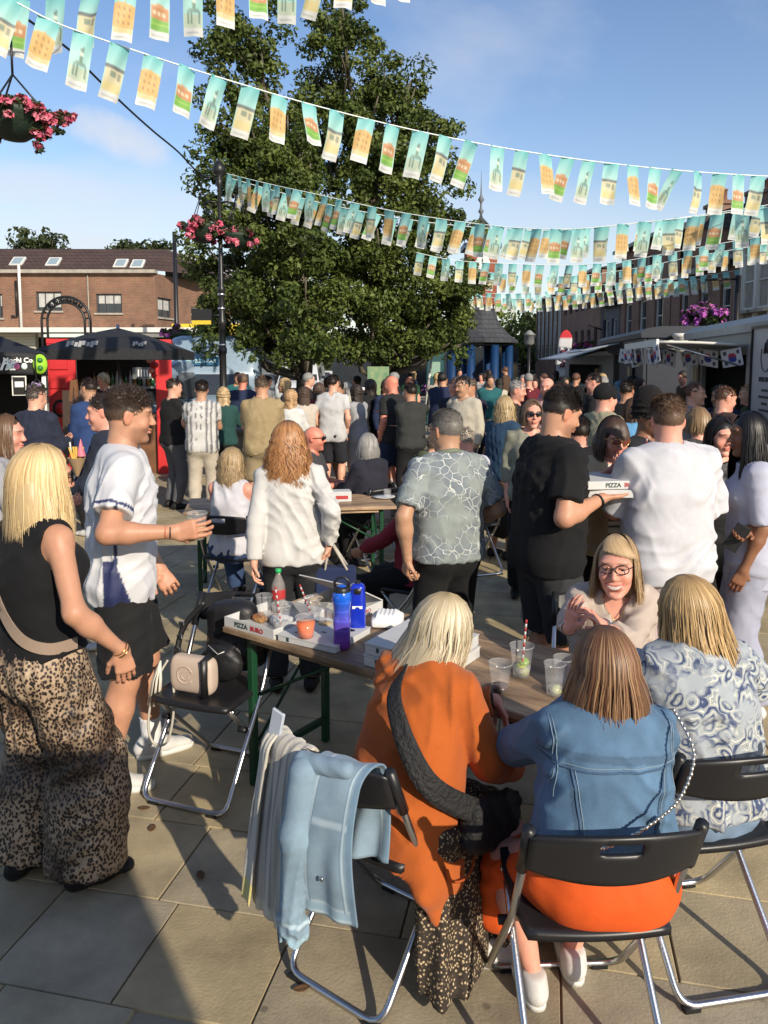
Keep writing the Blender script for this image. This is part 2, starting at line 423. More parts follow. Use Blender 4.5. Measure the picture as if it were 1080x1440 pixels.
# ------------------------------------------------------------------ people
def ik(a, c, l1, l2, pole):
    a, c, pole = np.asarray(a, float), np.asarray(c, float), np.asarray(pole, float)
    d = c-a; L = np.linalg.norm(d); d = d/(L+1e-9); L = min(L, (l1+l2)*.995); c = a+d*L
    x = (l1*l1-l2*l2+L*L)/(2*L); hgt = math.sqrt(max(l1*l1-x*x, 0))
    p = pole-d*(pole@d); p = nrm(p)
    return a+d*x+p*hgt, c
def rotm(yaw=0, pitch=0, roll=0):
    """degrees: yaw to the left, pitch down, roll to the right shoulder"""
    return np.array(Matrix.Rotation(RAD(yaw), 3, 'Z') @ Matrix.Rotation(RAD(-pitch), 3, 'X') @ Matrix.Rotation(RAD(roll), 3, 'Y'))
def skeleton(H=1.75, lean=0.0, side=0.0, seat=None, wr=(None, None), pole=(None, None), feet=None, twist=0.0, head=(0, 0, 0),
             fem=False, b=1.0, neckf=.25, sitdir=0.0, hd=((None, None), (None, None)), curl=(.5, .5), arch=0.0):
    u = H/1.75; J = dict(H=H, u=u, b=b, fem=fem, seated=seat is not None)
    P = np.array([0, 0, .92*u]) if seat is None else np.array([0, 0, seat+.085*b])
    s = nrm([side, lean, 1.0]); tx = Matrix.Rotation(RAD(twist), 3, 'Z') @ Vector((1, 0, 0)); xs = np.array(tx); xs = nrm(xs-s*(xs@s)); ys = np.cross(s, xs)
    J.update(P=P, s=s, xs=xs, ys=ys, waist=P+s*.15*u+ys*arch*.5, chest=P+s*.35*u+ys*arch*.3, neck=P+s*.535*u)
    sw = (.152 if fem else .172)*u*(1+(b-1)*.35)
    hf = nrm(s+ys*neckf)
    J['hc'] = J['neck']+hf*.155*u; J['hR'] = rotm(*head); J['hs'] = (.97 if fem else 1.0)*u**.12
    hip = .085*u*(1+(b-1)*.4); l1, l2 = .285*u, .250*u
    for i, sg in enumerate((-1, 1)):      # 0 left, 1 right
        sh = J['neck']-s*.06*u+xs*sg*sw
        w = wr[i] if wr[i] is not None else sh+np.array([sg*.05, .06, -.515])*u
        pl = pole[i] if pole[i] is not None else (sg*.35, -1, -.3)
        el, w = ik(sh, w, l1, l2, pl)
        J['sh', i], J['el', i], J['wr', i] = sh, el, w
        d = hd[i][0]; nn = hd[i][1]
        J['hd', i] = nrm(d) if d is not None else nrm(w-el)
        J['pn', i] = nrm(nn) if nn is not None else nrm(np.cross([0, 1, 0], J['hd', i])*sg+np.array([-sg*.8, 0, 0]))
        hp = P+np.array([sg*hip, 0, -.02*u])
        if feet is not None and feet[i] is not None: an = np.array(feet[i][:3], float); fd = feet[i][3] if len(feet[i]) > 3 else 0
        elif seat is None: an = np.array([sg*.11*u, -.02, .075*u]); fd = -sg*8
        else: an = np.array([sg*.13*u, .42*u, .075*u]); fd = -sg*8
        kp = (sg*.15, 1, .1) if seat is None else (sg*.25, .4, 1)
        kn, an = ik(hp, an, .425*u, .415*u, kp)
        J['hp', i], J['kn', i], J['an', i] = hp, kn, an
        J['fd', i] = nrm([-math.sin(RAD(fd)), math.cos(RAD(fd)), 0])
    J['curl'] = curl
    return J
def torso_prims(J, i=0.0, straight=0.0, k=.05, bust=True):
    u, b = J['u'], J['b']; P, s, xs, ys = J['P'], J['s'], J['xs'], J['ys']
    if J['fem']: w = [(.170, .120), (.132, .098), (.142, .105), (.105, .075)]
    else: w = [(.160, .115), (.150, .105), (.170, .115), (.120, .085)]
    w = [(a*u*(1+(b-1)*.9), c*u*(1+(b-1)*1.1)) for a, c in w]
    m = max(w[0][0], w[2][0])
    w[1] = (w[1][0]+(m-w[1][0])*straight, w[1][1]+.012*straight); w[0] = (w[0][0]+(m-w[0][0])*straight, w[0][1])
    pts = [P-s*.03*u, J['waist'], J['chest'], J['neck']-s*.065*u]
    out = [flat(pts[j], pts[j+1], xs, w[j][0]+i, w[j][1]+i, w[j+1][0]+i, w[j+1][1]+i, k=k, p=2.4) for j in range(3)]
    sr = .050*u*(1+(b-1)*.4)
    for q in (0, 1): out.append(cone(J['sh', q], J['neck']-s*.03*u, sr+i, .045*u+i*.6, k=k))
    # seat / buttocks and bust
    for q, sg in ((0, -1), (1, 1)):
        out.append(ell(P+xs*sg*.075*u-ys*.055*u*b-s*.02*u, (.085*u*b+i, .075*u*b+i, .09*u+i), k=.05))
        if J['fem'] and bust: out.append(ell(J['chest']+xs*sg*.068*u+ys*.085*u*b, (.062*u*b+i, .055*u*b+i, .060*u+i), k=.04))
    return out
def arm_prims(J, i, inf=0.0, t=2.0, k=.03, flare=0.0):
    """t in upper arm + forearm units"""
    u, b = J['u'], J['b']; f = .86 if J['fem'] else 1.0; bb = 1+(b-1)*.7
    sh, el, wr = J['sh', i], J['el', i], J['wr', i]; o = []
    r0, r1, r2 = .052*u*f*bb, .041*u*f*bb, .027*u*f
    t1 = min(t, 1); e = sh+(el-sh)*t1; n = nrm(el-sh); cl = [(e, n)] if t <= 1 else []
    o.append(cone(sh, e+(n*.03 if t <= 1 else 0), r0+inf, r0+(r1-r0)*t1+inf+(flare*t1 if t <= 1 else 0), k=k, clip=cl))
    if t > 1:
        e = el+(wr-el)*(t-1); n = nrm(wr-el); m = el+(wr-el)*.3
        o.append(cone(el, m, r1+inf*.8, r1*1.05+inf*.7+flare*.3, k=k))
        o.append(cone(m, e, r1*1.05+inf*.7+flare*.3, r2+inf*.6+flare, k=k, clip=[(e, n)] if t < 2 or inf else []))
    return o
def leg_prims(J, i, inf=0.0, t=2.0, k=.03, flare=0.0, thigh=0.0):
    u, b = J['u'], J['b']; bb = 1+(b-1)*.8; hp, kn, an = J['hp', i], J['kn', i], J['an', i]; o = []
    r = [.092*u*bb*(1.04 if J['fem'] else 1), .057*u*bb, .036*u]
    t1 = min(t, 1); e = hp+(kn-hp)*t1; n = nrm(kn-hp)
    o.append(cone(hp, e+(n*.03 if t <= 1 else 0), r[0]+inf, r[0]+(r[1]-r[0])*t1+inf+thigh, k=k, clip=[(e, n)] if t <= 1 else []))
    if t > 1:
        e = kn+(an-kn)*(t-1); n = nrm(an-kn); m = kn+(an-kn)*.3; fwd = np.cross(n, J['xs'])
        o.append(cone(kn, m, r[1]+inf+thigh, r[1]*.98+inf+thigh*.8+flare*.3, k=k))
        o.append(cone(m, e, r[1]*.98+inf+thigh*.8+flare*.3, r[2]+inf+flare, k=k, clip=[(e+n*.0, n)] if t < 2 else []))
        if not inf: o.append(ell(m+J['fd', i]*-.018*u, (.045*u*bb, .045*u*bb, .10*u), k=.04))
    return o
def hand_prims(w, d, n, side, curl=.5, s=1.0, spread=.10, thumb=.5, tc=.5, point=None):
    """w wrist, d hand direction, n palm normal; side +1 right hand; curl scalar or 4"""
    w = np.asarray(w, float); d = nrm(d); n = np.asarray(n, float); n = nrm(n-d*(n@d)); x = np.cross(d, n)*side  # x points to the little-finger side? fixed below
    x = -x
    o = [flat(w-d*.01*s, w+d*.082*s, x, .027*s, .017*s, .041*s, .014*s, k=.012), ell(w+d*.035*s+x*.022*s+n*.008*s, (.02*s, .02*s, .02*s), k=.012)]
    cu = [curl]*4 if np.isscalar(curl) else curl
    for f in range(4):
        off = (.030, .010, -.011, -.030)[f]; L = (.044, .049, .046, .036)[f]*s; a = (1.5-f)*spread
        p = w+d*(.084-abs(f-1.2)*.003)*s+x*off*s; ang = cu[f]*.9
        fd = nrm(d+x*a*.35); r = (.0088, .009, .0086, .0076)[f]*s
        o.append(cone(w+d*.05*s+x*off*s*.9, p, r*1.1, r*1.05, k=.008))
        for j, (ll, an) in enumerate(((1.0, .75), (.62, 1.15), (.5, .8))):
            th = ang*an if j == 0 else th+ang*an
            q = p+(fd*math.cos(th)+n*math.sin(th))*L*ll
            o.append(cone(p, q, r*(1-.06*j), r*(.93-.07*j), k=.003)); p = q
    p = w+d*.02*s+x*.026*s; td = nrm(d*.75+x*(1.0-.4*tc)+n*thumb)
    q = p+td*.042*s; o.append(cone(p, q, .014*s, .0112*s, k=.012))
    td2 = nrm(td*.6+d*.75+n*tc-x*.25*tc); r_ = q+td2*.032*s; o.append(cone(q, r_, .0108*s, .0098*s, k=.004))
    o.append(cone(r_, r_+nrm(td2+d*.3)*.022*s, .0098*s, .0078*s, k=.004))
    return o
def head_prims(T, fem=False, smile=0.0, mouth=True, fat=0.0):
    """T(p)->person space; returns primitives of the head"""
    c, R, s = T
    def t(*p): return c+R@(np.array(p)*s)
    E = lambda p, r, k=.02, **o: ell(t(*p), np.array(r)*s, R, k=k*s, **o)
    jw = .9 if fem else 1.0
    o = [E((0, -.012, .030), (.077, .096, .087)), E((0, .028, -.028), (.064*jw+fat*.01, .062, .088), .03),
         flat(t(0, .012, -.058), t(0, .058, -.098), R[:, 0], .056*jw*s+fat*.012, .034*s, .026*s+fat*.008, .020*s, k=.03*s),
         E((0, .074, -.103), (.020, .016, .015), .02), E((.036, .062, -.032-.0+smile*.004), (.026, .021+smile*.005, .024), .02), E((-.036, .062, -.032+smile*.004), (.026, .021+smile*.005, .024), .02),
         E((0, .078, .034), (.052, .018, .014), .02)]
    for x in (-1, 1): o.append(E((x*.031, .1005, .007), (.017, .012, .0085), .010, sub=True))
    o += [cone(t(0, .088, .016), t(0, .1085, -.026), .007*s, .0115*s, k=.012*s), E((.012, .100, -.030), (.0085, .009, .007), .006), E((-.012, .100, -.030), (.0085, .009, .007), .006)]
    if smile > .5: o += [E((x*.031, .0870, .0150), (.0165, .0105, .0062), .004) for x in (-1, 1)]
    if mouth and smile > .5: o += [E((0, .0870, -.066), (.036, .0125, .016), .014), E((0, .0925, -.0905), (.022, .010, .006), .012, sub=True)]
    elif mouth:
        mw = .027+.010*smile
        if smile > .5:
            o += [E((0, .096, -.064), (mw-.002, .014, .0095), .004, sub=True), E((0, .091, -.0545), (mw, .010, .0042), .004), E((0, .090, -.076), (mw*.75, .010, .0055), .005)]
        else:
            o += [E((0, .094, -.056), (mw, .0105, .0055), .006), E((0, .091, -.069), (mw*.82, .0105, .0065), .006), E((0, .106, -.0625), (mw*.95, .006, .0016), .003, sub=True)]
    for x in (-1, 1):
        Re = R@np.array(Matrix.Rotation(RAD(x*18), 3, 'Z'))
        o.append(ell(t(x*.077, -.008, -.004), np.array((.007, .019, .031))*s, Re, k=.006*s)); o.append(ell(t(x*.086, .0, -.002), np.array((.006, .010, .018))*s, Re, k=.004*s, sub=True))
    return o
SKIN = {'fair': (.60, .33, .23), 'pink': (.62, .30, .22), 'tan': (.46, .24, .15), 'brown': (.24, .115, .065), 'olive': (.42, .24, .15), 'red': (.58, .22, .15)}
def skin_mat():
    return mat('skin', rough=.48, attr=True, spec=.4, sss=.08, bump=.12, bscale=420, bdist=.002, var=.07, vscale=35)
def face_cols(V, T, tone, fem, stub=0.0, brow=None, smile=0, lips=None):
    c, R, s = T; q = (V-c)@R/s; x, y, z = q[:, 0], q[:, 1], q[:, 2]
    C = np.tile(np.array(tone, np.float32), (len(V), 1)); red = np.array(tone)*np.array((1.08, .70, .66))
    def mixc(m, col): C[:] = C*(1-m[:, None])+np.array(col, np.float32)*m[:, None]
    fr = sst(y, .05, .075)
    mixc(.45*fr*np.exp(-(((np.abs(x)-.042)/.022)**2+((z+.035)/.022)**2)), red)
    mixc(.35*fr*np.exp(-((x/.014)**2+((z+.026)/.014)**2)), red)
    mixc(.4*(np.abs(x) > .073), red)
    if stub: mixc(stub*sst(-z, .035, .060)*sst(y, -.01, .03)*1.0, np.array(tone)*.42)
    if brow is not None: mixc(.85*fr*np.exp(-(((np.abs(x)-.032)/.019)**4+((z-.030+.12*(np.abs(x)-.03)**1*1.0)/.0045)**4)), brow)
    mw = .025+.011*smile
    lm = fr*np.exp(-((x/mw)**6+((z+.063+smile*.002-9*smile*(x*x))/(.0125+.005*smile))**4))*(y > .085)
    if smile > .5:
        zc_ = -.067+12*x*x; hh = .0062*np.sqrt(np.maximum(0, 1-(x/.031)**2)); dz_ = np.abs(z-zc_); fm = (y > .07).astype(float)
        mixc(.95*fm*(dz_ < hh+.0060)*(np.abs(x) < .037), lips if lips is not None else np.array(tone)*np.array((.95, .50, .50))); mixc(fm*(dz_ < hh), np.array((.60, .55, .48))); mixc(.5*fm*(dz_ < hh)*(np.abs(x) > .021), np.array((.10, .03, .03)))
        mixc(.30*fm*np.exp(-((np.abs(x)-.036-.35*np.maximum(0, -.045-z))/.003)**2)*(z < -.028)*(z > -.072), np.array(tone)*np.array((.6, .42, .38)))
    else: mixc((.75 if fem else .4)*lm, lips if lips is not None else np.array(tone)*np.array((.95, .50, .50)))
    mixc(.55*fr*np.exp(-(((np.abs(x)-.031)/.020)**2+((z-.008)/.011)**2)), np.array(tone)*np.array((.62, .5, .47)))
    return C
class Person: pass
def person(label, loc, face, J, tone='fair', res=.012, hres=None, hands=True, group=None, stub=0.0, brow=(.10, .06, .04), smile=0.0, fem=None, fat=0.0, curl=(.5, .5),
           handkw=({}, {}), legs=True, lips=None, eyes=False, handres=.0036, foot=True, cat=None):
    """makes the Empty and the continuous body; face = world heading in degrees, 0 looks along +Y, positive turns left"""
    p = Person(); p.J = J; fem = J['fem'] if fem is None else fem
    p.e = empty('person', label, cat or 'person', loc, RAD(face), group); p.res = res
    u = J['u']; tn = np.array(SKIN[tone] if isinstance(tone, str) else tone)
    T = (J['hc'], J['hR'], J['hs']); p.T = T; hc = J['hc']
    pr = torso_prims(J)
    nb, nt_ = J['neck']-J['s']*.03*u, hc+J['hR']@np.array((0, -.022, -.05))
    nr = (.050 if fem else .059)*u*(1+(J['b']-1)*.5)
    neck = [cone(nb, nt_, nr*1.12, nr, k=.03)]
    for i in (0, 1): pr += arm_prims(J, i); pr += leg_prims(J, i) if legs else []
    pr += neck
    for i in (0, 1):
        if foot and legs:
            an, fd = J['an', i], J['fd', i]
            pr.append(flat(an-fd*.02-np.array([0, 0, .045]), an+fd*.14*u-np.array([0, 0, .055]), np.cross(fd, [0, 0, 1]), .03, .025, .038, .016, k=.03))
    hres = hres or res
    fine = hres < res-.001
    hp = head_prims(T, fem, smile, mouth=hres < .008, fat=fat)
    if not fine: pr += hp
    if not (hands and handres < res):
        for i, sg in ((0, -1), (1, 1)):
            pr.append(flat(J['wr', i], J['wr', i]+J['hd', i]*.15*u, np.cross(J['hd', i], J['pn', i]), .026, .018, .034, .012, k=.02))
    parts = [sdf_mesh(pr, res*1.3, it=1)]
    n0 = len(parts[0][0])
    if fine: parts.append(sdf_mesh(hp+[cone(nt_+(nb-nt_)*.75, nt_, nr*1.06-.002, nr, k=.03*J['hs'])], hres, it=1))
    if hands and handres < res:
        for i, sg in ((0, -1), (1, 1)):
            kw = dict(handkw[i]) if handkw[i] else {}
            if kw.pop('off', False): continue
            f = .90 if fem else 1.0
            q = hand_prims(J['wr', i], J['hd', i], J['pn', i], sg, curl=kw.pop('curl', curl[i]), s=u*f*1.02, **kw)
            q.append(cone(J['wr', i]-nrm(J['wr', i]-J['el', i])*.05, J['wr', i], .0285*u*f, .027*u*f, k=.015))
            parts.append(sdf_mesh(q, handres, it=1))
    V, Q = joinVQ(parts)
    C = face_cols(V, T, tn, fem, stub, brow if hres < .012 else None, smile, lips)
    dh = np.linalg.norm(V-hc, axis=1); m = dh > .2*J['hs']; C[m] = tn*np.array((1, .97, .95))
    hm = np.zeros(len(V))
    for i in (0, 1):
        dd = np.linalg.norm(V-(J['wr', i]+J['hd', i]*.12*u), axis=1); hm = np.maximum(hm, np.exp(-(dd/.06)**2))
    C = C*(1-.3*hm[:, None])+C*np.array((1.05, .75, .68))*.3*hm[:, None]
    p.body = link('body', mesh_np('body', V, Q, True, C), skin_mat(), p.e)
    if eyes:
        for sg in (-1, 1):
            me_c = T[0]+T[1]@(np.array((sg*.031, .0748, .0070))*T[2])
            vv, qq = sdf_mesh([ell(me_c, np.array((.0124,)*3)*T[2], k=.001)], .0022, it=0)
            l = (vv-me_c)@T[1]/T[2]; rr = np.hypot(l[:, 0], l[:, 2]); cc = np.full((len(vv), 3), .50); cc[rr < .0078] = (.05, .06, .06); cc[rr < .0034] = .01
            link('eye', mesh_np('eye', vv, qq, True, cc), mat('eye', attr=True, rough=.1), p.e)
    return p
def folds(amp=.006, seed=0, f=(11, 11, 5), fine=.35, warp=.0):
    r = np.random.RandomState(seed+40); g = r.uniform(-1, 1, 6)
    def rg(x, w=.42): return 1.7*np.exp(-(np.sin(x)/w)**2)-.75
    def d(X, Y, Z):
        q = noise3(X*3.5, Y*3.5, Z*2.5, seed+7); q2 = noise3(X*8, Y*8, Z*5, seed+9); m1 = np.clip(noise3(X*4, Y*4, Z*2.5, seed+3)*1.3+.40, 0, 1); m2 = np.clip(noise3(X*5, Y*5, Z*5, seed+5)*1.5+.25, 0, 1); m3 = np.clip(noise3(X*6, Y*6, Z*6, seed+6)*1.5+.15, 0, 1)
        a = rg((X*f[0]+Y*f[1]*.8)*3.6+q*4.5+q2*1.6+Z*g[0]*f[2]*1.5, .5); b = rg((Z*(f[2]*2.4+16)+X*(20+9*g[1])+Y*g[2]*18)+q*4+q2*2+g[3]*3, .6); c = rg((Z*(f[2]*3+22)-X*(26+8*g[4]))+q*4-q2*2, .6)
        return -amp*(m1*a*.75+m2*b*.7+m3*c*.6)
    return d
def garment(p, name, prims, m, res=None, disp=None, col=None, it=1, after=None, off=None, **kw):
    V, Q = sdf_mesh(prims, res or p.res, disp, it, after)
    C = None
    if col is not None: C = col(V) if callable(col) else np.tile(np.array(col, np.float32), (len(V), 1))
    return link(name, mesh_np(name, V, Q, True, C), m, p.e, **kw)
def top(p, m, name='shirt', sleeve=.55, inf=.018, hem=-.05, straight=.6, flare=.012, amp=.006, seed=0, neck=.075, vneck=0.0, extra=(), res=None, col=None, bust=True, ndrop=0.0, f=(11, 11, 5), after=None, sinf=None, cuts=()):
    J = p.J; u = J['u']; s = J['s']; pr = torso_prims(J, inf, straight, bust=bust)
    lowp = J['P']+s*(hem+.0)*u
    pr[0] = flat(J['P']+s*(hem-.05)*u, J['waist'], J['xs'], pr[0]['wa'], pr[0]['da'], pr[0]['wb'], pr[0]['db'], k=.05, p=2.4)
    hb_ = 1+(J['b']-1)*.8
    for i in ((0, 1) if not J['seated'] else ()): pr.append(ell(J['hp', i]+np.array([0, 0, .01]), ((.104*u*hb_+inf),)*3, k=.04))
    for q in pr: q['clip'] = list(q.get('clip', []))+[(lowp, -s)]
    if sleeve:
        for i in (0, 1):
            sl = sleeve[i] if isinstance(sleeve, (tuple, list)) else sleeve
            if sl: pr += arm_prims(J, i, inf*.9 if sinf is None else sinf, sl, flare=flare, k=.016)
    else:
        for i, sg in ((0, -1), (1, 1)): pr.append(ell(J['sh', i]+J['xs']*sg*.035*u, (.062*u, .10*u, .085*u), k=.01, sub=True))
    pr += list(extra)
    n0 = J['neck']+s*.0*u
    pr.append(cone(J['neck']-s*.015*u+J['ys']*.012, J['neck']+s*.15*u+J['ys']*.05, neck*u-.01, neck*u+.03, k=.006, sub=True))
    if vneck: pr.append(cone(J['neck']+J['ys']*(.12)*u-s*vneck, J['neck']+J['ys']*.10*u, .012, .07*u, k=.01, sub=True))
    pr += list(cuts)
    return garment(p, name, pr, m, res, folds(amp, seed, f), col, after=after)
def bottom(p, m, name='trousers', length=1.95, inf=.014, flare=.02, thigh=.008, waist=.06, amp=.004, seed=3, res=None, col=None, f=(9, 9, 4), gap=True):
    J = p.J; u = J['u']; s = J['s']; pr = torso_prims(J, inf*.6, .2, bust=False)[:1]+torso_prims(J, inf*.9, .2, bust=False)[5:7]
    wp = J['P']+s*waist*u
    for q in pr: q['clip'] = [(wp, s)]
    for i in (0, 1): pr += leg_prims(J, i, inf, length, flare=flare, thigh=thigh, k=.025)
    return garment(p, name, pr, m, res or p.res*1.15, folds(amp, seed, f), col)
def shoes(p, m, sole=None, h=.0, name='shoe', res=None, big=1.0):
    J = p.J; u = J['u']*big
    for i in (0, 1):
        an, fd = J['an', i], J['fd', i]; x = np.cross(fd, [0, 0, 1]); z = np.array([0, 0, 1.])
        g = an-z*(an[2]) if an[2] < .12 else an-z*.075*u
        pr = [flat(g-fd*.045*u+z*.045*u, g+fd*.06*u+z*.042*u, x, .036*u, .040*u, .040*u, .036*u, k=.03), flat(g+fd*.06*u+z*.036*u, g+fd*.165*u+z*.028*u, x, .042*u, .032*u, .038*u, .024*u, k=.03),
              cone(g-fd*.02*u+z*.05*u, g-fd*.015*u+z*(.082+h)*u, .036*u, .040*u+h*.1, k=.03, clip=[(g+z*(.095+h)*u, z)])]
        pr2 = [dict(q, clip=list(q.get('clip', []))+[(g+z*.006, -z)]) for q in pr]
        garment(p, name, pr2, m, res or min(p.res, .008))
        if sole is not None:
            b = MB(); pts = []
            for t in range(20):
                a = 2*math.pi*t/20; ca_ = abs(math.cos(a))**.62*(1 if math.cos(a) > 0 else -1); yy = ca_*.136*u+.062*u; w = .043*u
                pts.append(g+fd*yy+x*abs(math.sin(a))**.75*(1 if math.sin(a) > 0 else -1)*w)
            vs = [q+z*.0 for q in pts]+[q+z*.024*u for q in pts]; n = 20
            b.add([Vector(q) for q in vs], [tuple(range(n-1, -1, -1)), tuple(range(n, 2*n))]+[(k, (k+1) % n, n+(k+1) % n, n+k) for k in range(n)], True)
            b.build('sole', sole, p.e)
def hair_cap(p, m, inf=.012, low=-.045, vol=1.0, front=.055, col=None, amp=.004, extra=(), res=None, flatb=0.0, name='hair', top=0.0, seed=5, cuts=()):
    """short hair: a shell over the cranium"""
    c, R, s = p.T
    t = lambda *q: c+R@(np.array(q)*s)
    pr = [ell(t(0, -.014, .032+top*.3), np.array((.077+inf, .096+inf, .087+inf+top))*s, R, k=.01)]
    pr += list(extra)
    pr.append(ell(t(0, .105, -.045), np.array((.082, .080, .100))*s, R, k=.008, sub=True))
    pr.append(flat(t(0, front+.035, .038), t(0, .14, .035), R[:, 0], .062*s, .032*s, .062*s, .032*s, k=.01, sub=True))
    pr.append(dict(ell(t(0, 0, low-.10), np.array((.2, .2, .10))*s, R, k=.012), sub=True))
    for x in (-1, 1): pr.append(ell(t(x*.088, .008, -.012), np.array((.022, .020, .030))*s, R, k=.006, sub=True))
    pr += list(cuts)
    return garment(p, name, pr, m, res or min(p.res, .009), folds(amp, seed, (45, 45, 30)), col)

def strands(p, prof, n=2200, length=.30, width=.0032, cols=((.5, .3, .1),), gap=52, part=0.0, seed=1, wave=.004, wfreq=40, bend=None, m=None, lvar=.15, fringe=None, mass=True, name='hair',
            rough_tip=.02, curl=0.0, sweep=1.0, layers=(.80, 1.0), topz=.136, rootcol=None, mres=.010, seg=12):
    """long hair built of ribbons that leave a parting and follow the head, then hang; prof = [(z below head centre, rx, ry)...] in metres"""
    r = np.random.RandomState(seed); c, R, s = p.T; n = int(n*1.12); width = width*.70
    pz = np.array([q[0] for q in prof]); px = np.array([q[1] for q in prof]); py = np.array([q[2] for q in prof])
    az = r.uniform(-180, 180, n)
    ncl = 240; cl = ((az+180)/360*ncl).astype(int); cloff = r.uniform(-1, 1, ncl+1); clc = r.rand(ncl+1); clw = r.uniform(0, 6.28, ncl+1)
    lay = r.uniform(layers[0], layers[1], n)+(r.rand(n) < .05)*r.uniform(.03, .12, n); g = RAD(gap)
    Ln = length*(1+r.uniform(-lvar, 0.02, n))
    a0 = np.radians(az); sg = np.where(a0 >= 0, 1, -1); infr = np.abs(a0) < g
    zt = topz; ts = np.linspace(0, 1, seg); nA = 6 if seg > 9 else 4; drift = r.uniform(-1, 1, ncl+1)[cl]*.09+r.uniform(-.05, .05, n)
    P = np.zeros((n, seg, 3)); 
    phs = r.rand(n)*1.2; total = Ln+zt
    for j, t in enumerate(ts):
        if j < nA: th = math.pi/2*j/(nA-1); z = np.full(n, zt*math.cos(th)); cosp = np.full(n, math.sin(th))
        else: z = -Ln*(j-nA+1)/(seg-nA); cosp = np.ones(n)
        dz = zt-z; t = dz/total
        if fringe is None: a = np.where(infr, a0+(sg*(g+RAD(4)*r.rand(n))-a0)*sst(cosp, .45, .98)*sweep, a0)
        else: a = a0.copy()
        a = a+drift*sst(t, .1, 1.0)+((cl+.5)/ncl*2*math.pi-math.pi-a0)*.25*np.minimum(t, 1)**2*~infr
        rx = np.interp(-z, pz, px); ry = np.interp(-z, pz, py)
        up = z > 0
        rx = np.where(up, px[0]*cosp, rx); ry = np.where(up, py[0]*cosp, ry)
        k = lay*(1+.022*cloff[cl]*np.minimum(t*2, 1))
        k = np.where(up | (z > -1e-6), 1-(1-k)*.30, 1-(1-k)*(.30+.70*np.minimum(1, -z/.05)))
        w = wave*np.sin(wfreq*dz+clw[cl]+phs)*sst(dz, .05, .2)
        kink = curl*np.sin(clw[cl]*3+dz*wfreq*.9+lay*20)*sst(dz, .05, .18)
        x = np.sin(a)*rx*k+part*(1-cosp)+w+kink*np.cos(a); y = np.cos(a)*ry*k-.012+kink*np.sin(a)+w*.5
        P[:, j] = np.stack([x, y, z+.028*0], 1)
    if fringe is not None:
        fz, fl = fringe      # fringe stops at height fz
        m_ = infr
        total_f = zt-(fz+.020*np.sin(a0*1.3)+r.uniform(-.010, .010, n))
        for j, t in enumerate(ts):
            z = zt*math.cos(min(1, t)*math.pi/2) if False else zt-(t**1.6)*total_f; phi = np.clip(z/zt, 0, 1); cosp = np.sqrt(np.maximum(1-phi**2, 0))
            a = a0+sg*0+RAD(fl)*sst(cosp, .4, 1)
            q = np.stack([np.sin(a)*px[0]*cosp*.98, np.cos(a)*(py[0]+.004)*cosp-.012+.012*sst(cosp, .8, 1), z], 1); P[m_, j] = q[m_]
    P = P+np.array([0, 0, 0.0])
    Pu = P.copy(); Pu[:, :, 2] = np.maximum(P[:, :, 2], 0); W = c+(Pu*s)@R.T; W[:, :, 2] += np.minimum(P[:, :, 2], 0)*s
    if bend is not None: W = bend(W, W[:, :, 2]-c[2])
    ctr = c.copy()
    tan = np.gradient(W, axis=1); tan /= np.linalg.norm(tan, axis=2, keepdims=True)+1e-9
    rad = W-np.array([ctr[0], ctr[1], 0])*1.0; rad[:, :, 2] = np.where(W[:, :, 2] > ctr[2], W[:, :, 2]-ctr[2], 0); rad /= np.linalg.norm(rad, axis=2, keepdims=True)+1e-9
    sd_ = np.cross(tan, rad); sd_ /= np.linalg.norm(sd_, axis=2, keepdims=True)+1e-9
    sd_ = sd_+rad*r.uniform(-.25, .25, n)[:, None, None]
    wd = (width*r.uniform(.6, 1.3, n))[:, None]*np.interp(ts, [0, .1, .75, 1], [.7, 1, .9, .15])[None]
    A = W-sd_*wd[..., None]*.5; B = W+sd_*wd[..., None]*.5
    V = np.stack([A, B], 2).reshape(-1, 3)
    i = np.arange(n)[:, None]*seg*2+np.arange(seg-1)[None]*2
    Q = np.stack([i, i+1, i+3, i+2], 2).reshape(-1, 4)
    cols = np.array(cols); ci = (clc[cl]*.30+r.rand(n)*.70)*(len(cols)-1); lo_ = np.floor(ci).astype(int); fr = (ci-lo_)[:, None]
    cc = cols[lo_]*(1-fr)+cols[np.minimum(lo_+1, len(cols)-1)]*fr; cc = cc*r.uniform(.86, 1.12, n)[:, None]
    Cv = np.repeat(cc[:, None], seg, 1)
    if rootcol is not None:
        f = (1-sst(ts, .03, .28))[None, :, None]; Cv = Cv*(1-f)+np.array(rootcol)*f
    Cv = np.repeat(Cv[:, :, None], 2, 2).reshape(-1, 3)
    # scalp shell and under-layer so nothing shows through
    t = lambda *q: c+R@(np.array(q)*s)
    pr = [ell(t(0, -.016, .028), np.array((.0815, .101, .0965))*s, R, k=.01)]
    zz = np.linspace(-.02, -(length-.06), 6)
    kk = .88
    nw = len(pr)
    for q0, q1 in zip(zz[:-1], zz[1:]):
        if length < .1: break
        a, b2 = (np.array([0, -.052, z]) for z in (q0, q1))
        Wp = np.array([[t(a[0], a[1], 0)+np.array([0, 0, a[2]*s]), t(b2[0], b2[1], 0)+np.array([0, 0, b2[2]*s])]])
        if bend is not None: Wp = bend(Wp, Wp[:, :, 2]-c[2])
        f0 = [np.interp(-q, pz, px)*kk for q in (q0, q1)]; f1 = [np.interp(-q, pz, py)*.54 for q in (q0, q1)]
        pr.append(flat(Wp[0, 0], Wp[0, 1], R[:, 0], f0[0]*s, f1[0]*s, f0[1]*s, f1[1]*s, k=.03))
    pr.append(ell(t(0, .110, -.050), np.array((.075, .085, .108))*s, R, k=.008, sub=True))
